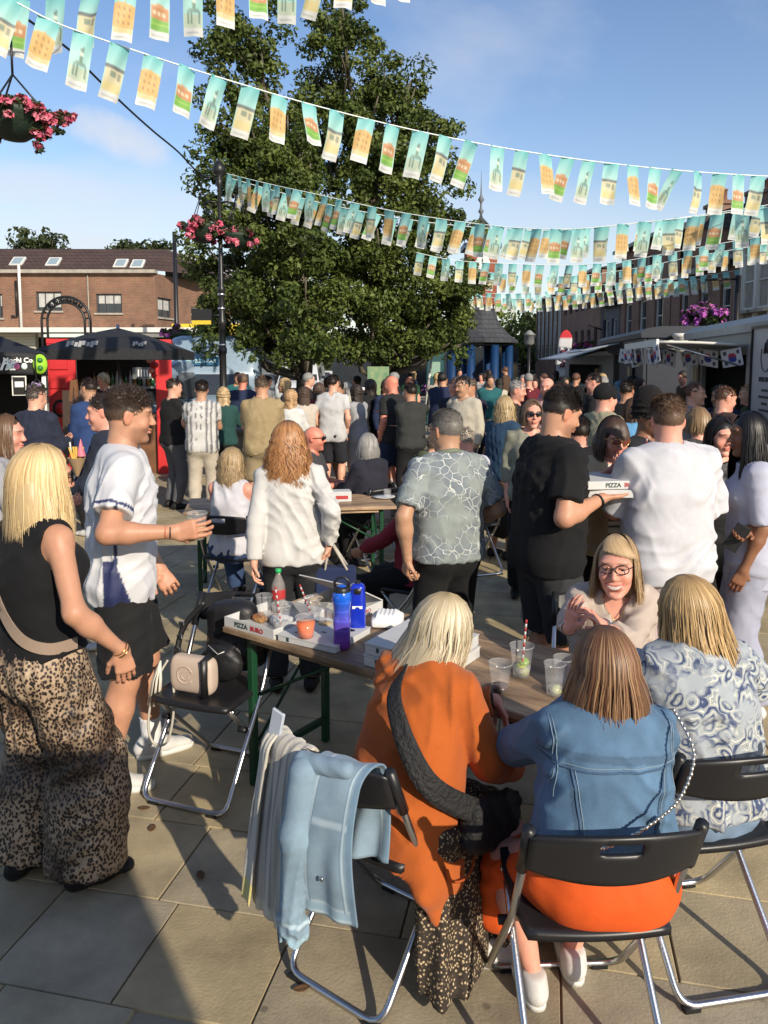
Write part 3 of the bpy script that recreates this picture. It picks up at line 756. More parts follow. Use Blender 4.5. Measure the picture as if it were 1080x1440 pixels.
    v2, q2 = sdf_mesh(pr, mres)
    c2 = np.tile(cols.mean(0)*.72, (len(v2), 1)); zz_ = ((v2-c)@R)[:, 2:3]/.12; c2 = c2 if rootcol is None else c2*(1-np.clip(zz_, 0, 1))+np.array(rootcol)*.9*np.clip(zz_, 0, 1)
    V, Q = joinVQ([(V, Q), (v2, q2)]); C = np.concatenate([Cv, c2])
    return link(name, mesh_np(name, V, Q, True, C), m or mat('hair', attr=True, rough=.42, spec=.45), p.e)

def short_strands(p, cols, n=5200, length=.022, low=-.035, front=.060, lift=.35, seed=1, topl=1.6, side=None, width=.0022, comb=(0, -.6, -.8), curl=0.0, inf=.0, base=None, seg=4):
    """cropped hair: a thin dark shell and thousands of short ribbons combed over the scalp"""
    r = np.random.RandomState(seed); c, R, s = p.T; d = r.normal(size=(n*2, 3)); d /= np.linalg.norm(d, axis=1, keepdims=True)
    P = d*np.array((.079+inf, .098+inf, .0895+inf))+np.array((0, -.013, .030)); x, y, z = P.T
    line = np.where(y > .02, front-.035*np.clip((np.abs(x)-.035)/.04, 0, 1)*1.0-.02*(y < .06), low+.03*np.clip(y/.02, 0, 1)); ear = (np.abs(x) > .06) & (np.abs(y+.005) < .022) & (z < .030)
    m = (z > line) & ~ear; P = P[m][:n]; d = d[m][:n]; n = len(P); z = P[:, 2]
    tpf = sst(z, .035, .085); L = length*(.45+tpf*topl)*r.uniform(.6, 1.25, n)
    cb = np.array(comb)*np.array((1, 1, 1)); cb = cb[None]*np.ones((n, 1)); cb[:, 2] *= (1-tpf); cb = cb+r.normal(size=(n, 3))*(.22+curl)
    tn = cb-d*(cb*d).sum(1, keepdims=True); tn /= np.linalg.norm(tn, axis=1, keepdims=True)+1e-9
    W = np.zeros((n, seg, 3))
    for j in range(seg): t = j/(seg-1); W[:, j] = P+tn*(L*t)[:, None]+d*(L*lift*t*(1-.45*t)*(.4+tpf))[:, None]+d*.001+r.normal(size=(n, 3))*curl*.004*t
    sd_ = np.cross(tn, d); w = (width*r.uniform(.6, 1.3, n))[:, None, None]*np.interp(np.linspace(0, 1, seg), [0, .66, 1], [1, .8, .2])[None, :, None]
    A = c+((W-sd_[:, None]*w*.5)*s)@R.T; B = c+((W+sd_[:, None]*w*.5)*s)@R.T; V = np.stack([A, B], 2).reshape(-1, 3)
    i = np.arange(n)[:, None]*seg*2+np.arange(seg-1)[None]*2; Q = np.stack([i, i+1, i+3, i+2], 2).reshape(-1, 4)
    cols = np.array(cols); k = r.rand(n); C = cols[0]*(1-k[:, None])+cols[-1]*k[:, None]
    if side is not None: f = (1-sst(z, .0, .055))[:, None]; C = C*(1-f)+np.array(side)*f
    C = np.repeat(C, seg*2, 0)
    t = lambda *q: c+R@(np.array(q)*s)
    pr = [ell(t(0, -.013, .030), np.array((.0785+inf, .0975+inf, .089+inf))*s, R, k=.01), ell(t(0, .105, -.045), np.array((.080, .080, .100))*s, R, k=.008, sub=True), flat(t(0, front+.035, .038), t(0, .14, .035), R[:, 0], .058*s, .032*s, .058*s, .032*s, k=.01, sub=True), dict(ell(t(0, 0, low-.10), np.array((.2, .2, .10))*s, R, k=.012), sub=True)]
    for q in (-1, 1): pr.append(ell(t(q*.088, .008, -.012), np.array((.022, .020, .030))*s, R, k=.006, sub=True))
    v2, q2 = sdf_mesh(pr, max(.006, width*2.2)); b = np.array(base if base is not None else cols[0]*.8); C2 = np.tile(b, (len(v2), 1))
    if side is not None: zl = ((v2-c)@R/s)[:, 2]; f = (1-sst(zl, .0, .055))[:, None]; C2 = C2*(1-f)+np.array(side)*.9*f
    V, Q = joinVQ([(V, Q), (v2, q2)]); return link('hair', mesh_np('hair', V, Q, True, np.concatenate([C, C2])), mat('hair', attr=True, rough=.42, spec=.45), p.e)

from mathutils.bvhtree import BVHTree
def stitches(p, ob, lines, mt, r=.0016, name='stitching', d=(0, 1, 0), off=.0012, gap=None):
    """thread laid on the cloth: each line is a list of (x, z) in the wearer's frame, dropped onto the garment"""
    bv = BVHTree.FromPolygons([v.co for v in ob.data.vertices], [tuple(q.vertices) for q in ob.data.polygons]); q = MB(); dv = Vector(d)
    for ln in lines:
        pts = []
        for (xa, za), (xb, zb) in zip(ln[:-1], ln[1:]):
            n = max(2, int(math.hypot(xb-xa, zb-za)/.012))
            for k in range(n+1):
                h = bv.ray_cast(Vector((xa+(xb-xa)*k/n, 0, za+(zb-za)*k/n))-dv*1.0, dv)
                if h[0] is not None: pts.append(h[0]-dv*off)
        if len(pts) > 2: q.tube(pts, r, 5)
    return q.build(name, mt, p.e)
# ================================================================== setting
def objrand_mat(name, c1, c2, c3, rough=.8, scale=3.0):
    m = bpy.data.materials.new(name); m.use_nodes = True; nt = m.node_tree; L = nt.links; b = nt.nodes['Principled BSDF']
    oi = nt.nodes.new('ShaderNodeObjectInfo'); ge = nt.nodes.new('ShaderNodeNewGeometry')
    rp = nt.nodes.new('ShaderNodeValToRGB'); rp.color_ramp.interpolation = 'LINEAR'
    rp.color_ramp.elements[0].color = (*c1, 1); rp.color_ramp.elements[1].color = (*c3, 1); e = rp.color_ramp.elements.new(.5); e.color = (*c2, 1)
    L.new(oi.outputs['Random'], rp.inputs[0])
    n = nt.nodes.new('ShaderNodeTexNoise'); n.inputs['Scale'].default_value = scale; n.inputs['Detail'].default_value = 9; n.inputs['Roughness'].default_value = .65; L.new(ge.outputs['Position'], n.inputs['Vector'])
    n2 = nt.nodes.new('ShaderNodeTexNoise'); n2.inputs['Scale'].default_value = .9; n2.inputs['Detail'].default_value = 3; L.new(ge.outputs['Position'], n2.inputs['Vector'])
    mr = nt.nodes.new('ShaderNodeMapRange'); mr.inputs[1].default_value = .3; mr.inputs[2].default_value = .7; mr.inputs[3].default_value = .62; mr.inputs[4].default_value = 1.25; L.new(n.outputs[0], mr.inputs[0])
    mr2 = nt.nodes.new('ShaderNodeMapRange'); mr2.inputs[1].default_value = .35; mr2.inputs[2].default_value = .65; mr2.inputs[3].default_value = .84; mr2.inputs[4].default_value = 1.1; L.new(n2.outputs[0], mr2.inputs[0])
    mu = nt.nodes.new('ShaderNodeMath'); mu.operation = 'MULTIPLY'; L.new(mr.outputs[0], mu.inputs[0]); L.new(mr2.outputs[0], mu.inputs[1])
    # chewing-gum spots and dark specks
    vo = nt.nodes.new('ShaderNodeTexVoronoi'); vo.inputs['Scale'].default_value = 4.3; L.new(ge.outputs['Position'], vo.inputs['Vector'])
    sp = nt.nodes.new('ShaderNodeMapRange'); sp.inputs[1].default_value = .035; sp.inputs[2].default_value = .075; sp.inputs[3].default_value = .55; sp.inputs[4].default_value = 1; L.new(vo.outputs[0], sp.inputs[0])
    mu2 = nt.nodes.new('ShaderNodeMath'); mu2.operation = 'MULTIPLY'; L.new(mu.outputs[0], mu2.inputs[0]); L.new(sp.outputs[0], mu2.inputs[1])
    mx = nt.nodes.new('ShaderNodeMixRGB'); mx.blend_type = 'MULTIPLY'; mx.inputs[0].default_value = 1; L.new(rp.outputs[0], mx.inputs[1]); L.new(mu2.outputs[0], mx.inputs[2])
    L.new(mx.outputs[0], b.inputs['Base Color']); b.inputs['Roughness'].default_value = rough
    nb = nt.nodes.new('ShaderNodeTexNoise'); nb.inputs['Scale'].default_value = 90; nb.inputs['Detail'].default_value = 6; L.new(ge.outputs['Position'], nb.inputs['Vector'])
    bp = nt.nodes.new('ShaderNodeBump'); bp.inputs['Strength'].default_value = .35; bp.inputs['Distance'].default_value = .006; L.new(nb.outputs[0], bp.inputs['Height']); L.new(bp.outputs[0], b.inputs['Normal'])
    return m
M_SLAB = objrand_mat('paving_stone', (.300, .250, .168), (.410, .325, .182), (.330, .285, .205))
def brick_mat(name, c1, c2, mortar, sx=.225, sz=.075, rough=.85, coord='Object', rot=None, bump=.5, msize=.012, var=.35):
    m = bpy.data.materials.new(name); m.use_nodes = True; nt = m.node_tree; L = nt.links; b = nt.nodes['Principled BSDF']
    t = nt.nodes.new('ShaderNodeTexCoord'); sp = nt.nodes.new('ShaderNodeSeparateXYZ'); L.new(t.outputs[coord], sp.inputs[0])
    cb = nt.nodes.new('ShaderNodeCombineXYZ'); ad = nt.nodes.new('ShaderNodeMath'); ad.operation = 'ADD'
    if rot is None: L.new(sp.outputs[0], ad.inputs[0]); L.new(sp.outputs[1], ad.inputs[1]); L.new(ad.outputs[0], cb.inputs[0]); L.new(sp.outputs[2], cb.inputs[1]); vec = cb.outputs[0]
    else:
        mp = nt.nodes.new('ShaderNodeMapping'); mp.inputs['Rotation'].default_value = (0, 0, rot); L.new(t.outputs[coord], mp.inputs[0]); vec = mp.outputs[0]
    k = nt.nodes.new('ShaderNodeTexBrick'); k.inputs['Scale'].default_value = 1; k.inputs['Brick Width'].default_value = sx; k.inputs['Row Height'].default_value = sz
    k.inputs['Mortar Size'].default_value = msize; k.inputs['Color1'].default_value = (*c1, 1); k.inputs['Color2'].default_value = (*c2, 1); k.inputs['Mortar'].default_value = (*mortar, 1); L.new(vec, k.inputs[0])
    n = nt.nodes.new('ShaderNodeTexNoise'); n.inputs['Scale'].default_value = .9; n.inputs['Detail'].default_value = 8; n.inputs['Roughness'].default_value = .65; L.new(t.outputs[coord], n.inputs['Vector'])
    mr = nt.nodes.new('ShaderNodeMapRange'); mr.inputs[1].default_value = .3; mr.inputs[2].default_value = .7; mr.inputs[3].default_value = 1-var; mr.inputs[4].default_value = 1+var*.5; L.new(n.outputs[0], mr.inputs[0])
    mx = nt.nodes.new('ShaderNodeMixRGB'); mx.blend_type = 'MULTIPLY'; mx.inputs[0].default_value = 1; L.new(k.outputs[0], mx.inputs[1]); L.new(mr.outputs[0], mx.inputs[2]); L.new(mx.outputs[0], b.inputs['Base Color'])
    bp = nt.nodes.new('ShaderNodeBump'); bp.inputs['Strength'].default_value = bump; bp.inputs['Distance'].default_value = .01; bp.invert = True; L.new(k.outputs['Fac'], bp.inputs['Height']); L.new(bp.outputs[0], b.inputs['Normal'])
    b.inputs['Roughness'].default_value = rough
    return m
PAV = RAD(-12.0)
M_PAVE_FAR = brick_mat('paving_far', (.275, .240, .178), (.350, .295, .195), (.13, .115, .09), .75, .52, rot=-PAV, msize=.012, bump=.3, var=.25)
def ground():
    b = MB()
    for i in range(-6, 7):
        for j in range(-2, 14):
            x0, y0 = i*60, j*40
            b.quad((x0, y0, -.014), (x0+60, y0, -.014), (x0+60, y0+40, -.014), (x0, y0+40, -.014))
    g = b.build('ground', M_PAVE_FAR, kind='structure')
    # slabs laid in courses, one object each, near the camera
    rs = random.Random(11); ca, sa = math.cos(PAV), math.sin(PAV)
    variants = []
    for k in range(4):
        q = MB(); q.box((0, 0, -.02), (1, 1, .04), bev=.003); me_o = q.build('slab', M_SLAB, g); variants.append(me_o.data); bpy.data.objects.remove(me_o)
    cells = []; v = 1.2
    while v < 12:
        hgt = rs.choice((.45, .60, .60, .75)); u = -7+rs.random()
        while u < 7:
            w = rs.choice((.45, .60, .75, .90)); cx, cy = u+w/2, v+hgt/2
            X, Y = cx*ca-cy*sa, cx*sa+cy*ca
            if Y > 1.7 and abs(X) < .52*Y+.75: cells.append((Y, X, w, hgt))
            u += w
        v += hgt
    cells.sort(); ymax = cells[min(296, len(cells)-1)][0]
    for Y, X, w, hgt in cells[:296]:
        o = bpy.data.objects.new('paving_slab', variants[rs.randrange(4)]); COL.objects.link(o); o.parent = g
        o.location = (X, Y, rs.uniform(-.0025, .0)); o.rotation_euler = (0, 0, PAV); o.scale = (w-.007, hgt-.007, 1)
    # base sheet further on is lifted flush beyond the laid slabs
    return ymax
YMAX = ground()

M_BARK = mat('bark', (.10, .085, .06), .9, bump=.8, bscale=18, bdist=.03, var=.4)
def leaf_mat(name, tr=.25):
    m = mat(name, attr=True, rough=.5, spec=.35, var=.25, vscale=1.2)
    nt = m.node_tree; b = nt.nodes['Principled BSDF']; o = nt.nodes['Material Output']; t = nt.nodes.new('ShaderNodeBsdfTranslucent'); mx = nt.nodes.new('ShaderNodeMixShader'); mx.inputs[0].default_value = tr
    src = b.inputs['Base Color'].links[0].from_socket; nt.links.new(src, t.inputs[0]); nt.links.new(b.outputs[0], mx.inputs[1]); nt.links.new(t.outputs[0], mx.inputs[2]); nt.links.new(mx.outputs[0], o.inputs[0])
    return m
M_LEAF = leaf_mat('leaf')
def leaf_cloud(clumps, per, size, cols, seed=1, up=.4, aspect=.6):
    """clumps (n,4): centre and radius"""
    r = np.random.RandomState(seed); C = np.asarray(clumps, float); n = len(C)*per
    ci = np.repeat(np.arange(len(C)), per); d = r.normal(size=(n, 3)); d /= np.linalg.norm(d, axis=1, keepdims=True)
    rad = r.uniform(.25, 1, n)**.6; P = C[ci, :3]+d*(C[ci, 3]*rad)[:, None]*np.array([1, 1, .75])
    nn = d+np.array([0, 0, up])+r.normal(size=(n, 3))*.7; nn /= np.linalg.norm(nn, axis=1, keepdims=True)
    a = np.cross(nn, r.normal(size=(n, 3))); a /= np.linalg.norm(a, axis=1, keepdims=True)+1e-9; b = np.cross(nn, a)
    s = (size*r.uniform(.6, 1.35, n))[:, None]
    v0 = P-a*s*.5; v1 = P+b*s*aspect*.5+nn*s*.1; v2 = P+a*s*.5; v3 = P-b*s*aspect*.5+nn*s*.1
    V = np.stack([v0, v1, v2, v3], 1).reshape(-1, 3); i = np.arange(n)[:, None]*4
    T = np.concatenate([i+np.array([0, 1, 2]), i+np.array([0, 2, 3])])
    cols = np.array(cols); k = r.rand(len(C))[ci]*.6+r.rand(n)*.4; k *= len(cols)-1; lo = np.floor(k).astype(int); f = (k-lo)[:, None]
    cc = (cols[lo]*(1-f)+cols[np.minimum(lo+1, len(cols)-1)]*f)*r.uniform(.75, 1.2, n)[:, None]
    return V, T, np.repeat(cc, 4, 0)
GREENS = [(.034, .054, .012), (.066, .098, .020), (.108, .142, .030), (.150, .180, .045)]
def tree(name, label, loc, lobes, per=60, size=.16, clumps=40, cr=.5, trunk=None, cols=GREENS, seed=1, group=None, trunk_r=.22, fill=.35, limbs=True):
    """lobes: (x,y,z,rx,ry,rz) in world space"""
    r = np.random.RandomState(seed); t = empty(name, label, 'tree', loc, 0, group); L0 = np.array(loc)
    cl = []
    for (x, y, z, a, b_, c) in lobes:
        k = max(6, int(clumps*(a*b_*c)**(2/3)/1.0)); d = r.normal(size=(k, 3)); d /= np.linalg.norm(d, axis=1, keepdims=True)
        rr = np.where(r.rand(k) < fill, r.uniform(.2, .75, k), r.uniform(.78, 1.05, k))
        P = np.array([x, y, z])+d*np.array([a, b_, c])*rr[:, None]
        cl.append(np.concatenate([P-L0, (cr*r.uniform(.55, 1.2, k))[:, None]], 1))
    cl = np.concatenate(cl); V, T, C = leaf_cloud(cl, per, size, cols, seed)
    link('crown', mesh_np('crown', V, T, False, C), M_LEAF, t)
    b = MB(); zt = max(l[2] for l in lobes)*(.75 if limbs else .6)-loc[2]; tp = trunk or [(0, 0, 0), (.05, 0, zt*.35), (-.05, 0, zt*.7), (0, 0, zt)]
    b.tube(tp, [trunk_r*(1-.65*i/(len(tp)-1)) for i in range(len(tp))], 10)
    if limbs:
        for l in lobes:
            e = Vector(l[:3])-Vector(loc); s0 = Vector((0, 0, max(1.6 if zt > 4 else .3, e.z*.45))); mid = (s0+e)/2+Vector((r.uniform(-.2, .2), r.uniform(-.2, .2), -.2))
            b.tube([s0, mid, e], [trunk_r*.45, trunk_r*.28, trunk_r*.1], 6)
            for _ in range(4):
                d = Vector(r.normal(size=3)).normalized(); b.tube([mid.lerp(e, .5), e+Vector((d.x*l[3], d.y*l[4], d.z*l[5]))*.7], [trunk_r*.15, .02], 5)
    b.build('trunk', M_BARK, t)
    return t
def px_lobes(L, Y, dz=1.0):
    out = []
    for (px, py, rx, ry, *dy) in L:
        yy = Y+(dy[0] if dy else 0); c = atY(px, py, yy); s = yy/FPX
        out.append((c.x, c.y, c.z, rx*s, max(rx, ry)*s*dz, ry*s))
    return out
YT = 18.0
l1 = px_lobes([(345, 30, 48, 45), (330, 100, 55, 50, .4), (352, 175, 66, 55), (318, 250, 50, 50, .3), (372, 300, 80, 60, -.5), (325, 360, 62, 50, .2), (345, 425, 76, 50, -.4), (400, 470, 70, 34, .4), (305, 455, 40, 36), (385, 240, 60, 60, .6), (385, 385, 70, 60, .5), (420, 330, 60, 60, -1.2), (430, 420, 60, 50, -1.2), (410, 250, 50, 50, -1), (400, 180, 44, 40), (335, 482, 46, 20, -.8), (440, 490, 60, 18, -1.2)], YT-.5)
tree('street_tree', 'broad leafy street tree behind the lamp post with two flower baskets', tuple(atZ(427, 0, 0)) if 0 else (atY(427, 500, YT).x, YT-.3, 0), l1, per=185, size=.112, clumps=24, cr=.38, seed=4, trunk_r=.20)
l2 = px_lobes([(478, 25, 40, 40), (470, 85, 58, 50, .3), (500, 145, 74, 50), (455, 200, 66, 50, .6), (560, 118, 36, 30), (545, 210, 66, 50, -.3), (590, 180, 46, 40), (500, 275, 84, 55), (590, 270, 62, 50, .2), (620, 330, 46, 40), (540, 350, 80, 55, -.5), (470, 370, 80, 60, .4), (600, 400, 70, 46), (520, 430, 84, 44, -.4), (600, 450, 60, 40, .5), (645, 400, 26, 40), (640, 455, 30, 30), (500, 488, 56, 18, -.8), (575, 486, 60, 18, -.6), (630, 480, 34, 20, -.4)], YT+.8)
tree('street_tree', 'taller dark leafy tree on the right of the pair, beside the pavilion roof', (atY(530, 500, YT+1).x, YT+1, 0), l2, per=185, size=.112, clumps=24, cr=.39, seed=9, trunk_r=.22)

# trees in the distance
FAR = [(.030, .045, .015), (.045, .062, .02), (.06, .08, .028)]
def far_tree(label, L, Y, seed, cols=FAR, size=.4, clumps=14, per=26, cr=.8, name='distant_tree'):
    lb = px_lobes(L, Y); z0 = 0
    tree(name, label, (lb[0][0], Y, z0), lb, per=per, size=size, clumps=clumps, cr=cr, seed=seed, cols=cols, trunk_r=.3, limbs=True)
far_tree('round tree top rising over the brown roof of the brick shop building', [(50, 340, 24, 14), (72, 344, 22, 14), (30, 348, 14, 10)], 60, 31)
far_tree('low bushy tree top over the roof ridge left of the tall street lamp', [(185, 350, 20, 8), (215, 347, 22, 9), (168, 351, 10, 5)], 62, 32)
far_tree('bright yellow-green weeping tree just right of the pavilion roof', [(715, 452, 22, 24), (728, 475, 24, 28), (708, 495, 22, 16)], 48, 33, cols=[(.10, .14, .03), (.15, .19, .04), (.19, .22, .06)], size=.3)
far_tree('dark green tree behind the bright weeping tree', [(755, 455, 26, 18), (742, 480, 24, 24), (775, 450, 16, 14)], 62, 34)
far_tree('tree between the pavilion and the dark gabled shop, low crown', [(735, 500, 26, 20), (760, 498, 14, 16)], 55, 35)
far_tree('spindly tree seen against the sky over the gabled shop', [(775, 442, 14, 12), (795, 440, 10, 8)], 75, 36)
far_tree('dark tree behind the parked cars under the big trees, left part', [(420, 500, 46, 26), (470, 495, 46, 26)], 55, 37)
far_tree('dark tree behind the parked cars and left of the pavilion', [(560, 492, 50, 30), (620, 490, 42, 30)], 56, 38)
far_tree('dark shrub mass seen between the blue pavilion columns', [(690, 505, 30, 16), (660, 500, 22, 18)], 52, 39)

# ------------------------------------------------------------------ buildings
M_BRICK = brick_mat('brick_red', (.25, .105, .055), (.19, .080, .045), (.20, .16, .12))
M_BRICKD = brick_mat('brick_brown', (.25, .12, .08), (.20, .095, .065), (.22, .17, .13))
M_WHITE = mat('white_paint', (.62, .61, .57), .55, var=.1, vscale=2)
M_STONE = mat('stone_trim', (.34, .31, .26), .8, var=.25, vscale=3)
M_ROOFB = brick_mat('roof_tile_brown', (.085, .045, .032), (.065, .036, .028), (.03, .02, .016), .3, .22, msize=.02)
M_SLATE = brick_mat('slate_roof', (.060, .065, .075), (.045, .048, .055), (.02, .02, .022), .3, .2, msize=.015)
M_GLASS = mat('window_glass', (.03, .035, .04), .08, spec=.8, metal=0, var=.3, vscale=.7)
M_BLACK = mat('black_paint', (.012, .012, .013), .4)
M_DARK = mat('dark_interior', (.015, .014, .013), .9)
M_STEEL = mat('tube_steel', (.55, .55, .56), .28, metal=1.0, bump=.05, bscale=200)
M_GREYP = mat('grey_panel', (.20, .205, .21), .5, var=.12, vscale=1.5)
M_RED = mat('red_paint', (.50, .018, .022), .42, var=.12, vscale=4)
M_CURTAIN = mat('net_curtain', (.42, .42, .40), .9, var=.2, vscale=5)
def wall_panel(b, x0, x1, z0, z1, ops, y0, y1):
    """a wall slab between y0 and y1 with openings cut through"""
    xs = sorted({x0, x1, *[o[0] for o in ops], *[o[1] for o in ops]}); zs = sorted({z0, z1, *[o[2] for o in ops], *[o[3] for o in ops]})
    P = {}; V = []; F = []
    def vid(i, j, k):
        if (i, j, k) not in P: P[i, j, k] = len(V); V.append((xs[i], (y0, y1)[k], zs[j]))
        return P[i, j, k]
    inside = lambda i, j: 0 <= i < len(xs)-1 and 0 <= j < len(zs)-1 and not any(o[0] <= (xs[i]+xs[i+1])/2 <= o[1] and o[2] <= (zs[j]+zs[j+1])/2 <= o[3] for o in ops)
    for i in range(len(xs)-1):
        for j in range(len(zs)-1):
            if not inside(i, j): continue
            F.append((vid(i, j, 0), vid(i+1, j, 0), vid(i+1, j+1, 0), vid(i, j+1, 0))); F.append((vid(i, j, 1), vid(i, j+1, 1), vid(i+1, j+1, 1), vid(i+1, j, 1)))
            if not inside(i-1, j): F.append((vid(i, j, 0), vid(i, j+1, 0), vid(i, j+1, 1), vid(i, j, 1)))
            if not inside(i+1, j): F.append((vid(i+1, j, 0), vid(i+1, j, 1), vid(i+1, j+1, 1), vid(i+1, j+1, 0)))
            if not inside(i, j-1): F.append((vid(i, j, 0), vid(i, j, 1), vid(i+1, j, 1), vid(i+1, j, 0)))
            if not inside(i, j+1): F.append((vid(i, j+1, 0), vid(i+1, j+1, 0), vid(i+1, j+1, 1), vid(i, j+1, 1)))
    b.add(V, F)
def window(par, x0, x1, z0, z1, y=.12, nx=2, nz=1, fm=None, sill=True, blind=0.0, T=None, fw=.06):
    """frame with mullions, pane behind, sill; local x along, outward is -y"""
    w = MB(); fm = fm or M_WHITE
    for xx in (x0+fw/2, x1-fw/2): w.box((xx, y, (z0+z1)/2), (fw, .06, z1-z0))
    for zz in (z0+fw/2, z1-fw/2): w.box(((x0+x1)/2, y+.001, zz), (x1-x0-2*fw-.002, .056, fw))
    for i in range(1, nx): w.box((x0+(x1-x0)*i/nx, y+.004, (z0+z1)/2), (fw*.6, .04, z1-z0-2*fw-.002))
    for i in range(1, nz): w.box(((x0+x1)/2, y+.008, z0+(z1-z0)*i/nz), (x1-x0-2*fw-.004, .03, fw*.6))
    o = w.build('window', fm, par)
    q = MB(); q.box(((x0+x1)/2, y+.04, (z0+z1)/2), (x1-x0-fw, .01, z1-z0-fw)); q.build('pane', M_GLASS, o)
    if blind:
        q = MB(); q.box((x0+(x1-x0)*.5, y+.028, z1-(z1-z0)*blind/2-fw/2), ((x1-x0)*.86, .006, (z1-z0)*blind-fw)); q.build('blind', M_CURTAIN, o)
    if sill: q = MB(); q.box(((x0+x1)/2, y-.10, z0-.05), (x1-x0+.16, .22, .08)); q.build('sill', M_STONE, o)
    if T is not None: o.location = T[0]; o.rotation_euler = (0, 0, T[1])
    return o
def facade(par, W, z0, z1, ops, m, loc=(0, 0, 0), rz=0.0, th=.3, name='wall', fm=None, **kw):
    b = MB(); wall_panel(b, 0, W, z0, z1, [o[:4] for o in ops], 0, th)
    w = b.build(name, m, par); w.location = loc; w.rotation_euler = (0, 0, rz)
    for o in ops:
        opt = o[4] if len(o) > 4 else {}
        window(par, *o[:4], T=(loc, rz), **{**dict(fm=fm), **kw, **opt})
    return w
# brick shop building on the left, 38 m away
YB = 38.0
def bx(px): return atY(px, 480, YB).x
def bz(py, Y=YB): return atY(300, py, Y).z
b1 = empty('brick_shop_building', 'long two-storey red brick building with brown tiled roof and roof windows, left edge', 'building', (bx(-120), YB, 0))
X0 = bx(-120); W1 = bx(220)-X0
fmb = mat('dark_window_frame', (.06, .06, .065), .5)
ops = [(bx(a)-X0, bx(b)-X0, bz(d), bz(c), dict(nx=3, blind=.5 if k % 2 else .8)) for k, (a, b, c, d) in enumerate([(-60, -30, 413, 447), (-8, 6, 413, 447), (53, 89, 410, 437), (137, 173, 413, 440)])]
facade(b1, W1, bz(466), bz(384), ops, M_BRICK, fm=fmb)
cant = atY(247, 480, YB+2.0); cw = math.hypot(cant.x-bx(220), 2.0); ca = math.atan2(2.0, cant.x-bx(220))
facade(b1, cw, bz(466), bz(384), [(cw*.12, cw*.85, bz(445), bz(417), dict(nx=2, blind=.6))], M_BRICK, loc=(W1+.004, 0, 0), rz=ca, fm=fmb)
facade(b1, 14, bz(466), bz(384), [(1.2, 2.7, bz(448), bz(425), dict(nx=2, nz=2, fm=M_WHITE)), (4.4, 5.8, bz(447), bz(427), dict(nx=2, nz=2, fm=M_WHITE))], M_BRICK, loc=(W1+cw*math.cos(ca)+.008, 2.0, 0), rz=RAD(62))
q = MB(); q.box((W1/2, -.05, bz(384)+.06), (W1+.2, .5, .16)); q.build('parapet_coping', M_STONE, b1)
zr0, zr1 = bz(384)+.14, bz(350, YB+3.5)
rf = MB(); rf.add([(0, .2, zr0), (W1, .2, zr0), (W1+cw*.95, 2.1, zr0), (W1-.4, 3.6, zr1), (0, 3.4, zr1), (0, 8, zr1-.2), (W1-.5, 8, zr1-.2), (W1+5, 14, zr0), (W1+2.6, 12, zr1-.8)], [(0, 1, 3, 4), (1, 2, 3), (4, 3, 6, 5), (2, 7, 8, 3), (3, 8, 6)])
rfo = rf.build('roof', M_ROOFB, b1)
for (px, py) in ((28, 370), (79, 371), (175, 374), (199, 375)):
    c = atY(px, py, YB+1.5); q = MB(); R = Matrix.Rotation(RAD(38), 3, 'X'); cc = Vector((c.x-X0, 1.45, c.z)); cc.y = .2+(c.z-zr0)/(zr1-zr0)*3.2
    q.box(cc+R@Vector((0, 0, .06)), (.62, .75, .10), R=R); sk = q.build('roof_window', M_WHITE, rfo)
    q = MB(); q.box(cc+R@Vector((0, 0, .115)), (.46, .58, .02), R=R); q.build('pane', mat('sky_glass', (.25, .32, .36), .15, spec=.8), sk)
q = MB(); q.tube([(bx(35)-X0, -.3, bz(462)), (bx(35)-X0, -.3, bz(374))], .07); q.build('vent_pipe', M_WHITE, b1)
q = MB(); q.tube([(bx(27)-X0, -.1, bz(445)), (bx(27)-X0, -.1, bz(395))], .05); q.tube([(bx(19)-X0, -.1, bz(445)), (bx(27)-X0, -.1, bz(445))], .05); q.build('drain_pipe', M_BLACK, b1)
q = MB(); q.tube([(bx(127)-X0, -.06, bz(466)), (bx(127)-X0, -.06, bz(386))], .03); q.build('drain_pipe', M_STONE, b1)
q = MB(); q.box((W1/2+1, -.9, bz(466)), (W1+3, 1.9, .22)); q.build('canopy_edge', M_WHITE, b1)
q = MB(); q.box((bx(10)-X0-1.5, -.5, bz(483)), (6.4, .3, 1.2)); q.build('fascia_board', mat('cream_paint', (.50, .47, .38), .6), b1)
for k in range(8): q = MB(); q.box((bx(10)-X0-1.5, -.68, bz(472)-.14*k), (6.4, .05, .11)); q.build('board', mat('cream_paint', (.50, .47, .38), .6), b1)
shop = MB(); shop.box((W1/2+2, .5, 1.6), (W1+4, .6, 3.2)); shop.build('shop_front', M_DARK, b1)
for k in range(9): q = MB(); q.box((2+k*3.3, .14, 1.5), (2.6, .05, 2.4)); q.build('shop_window', M_GLASS, b1)
q = MB(); q.box((bx(250)-X0+1.5, -.1, bz(463)), (3.4, .4, .5)); q.build('yellow_fascia', mat('yellow_sign', (.6, .42, .03), .5), b1)
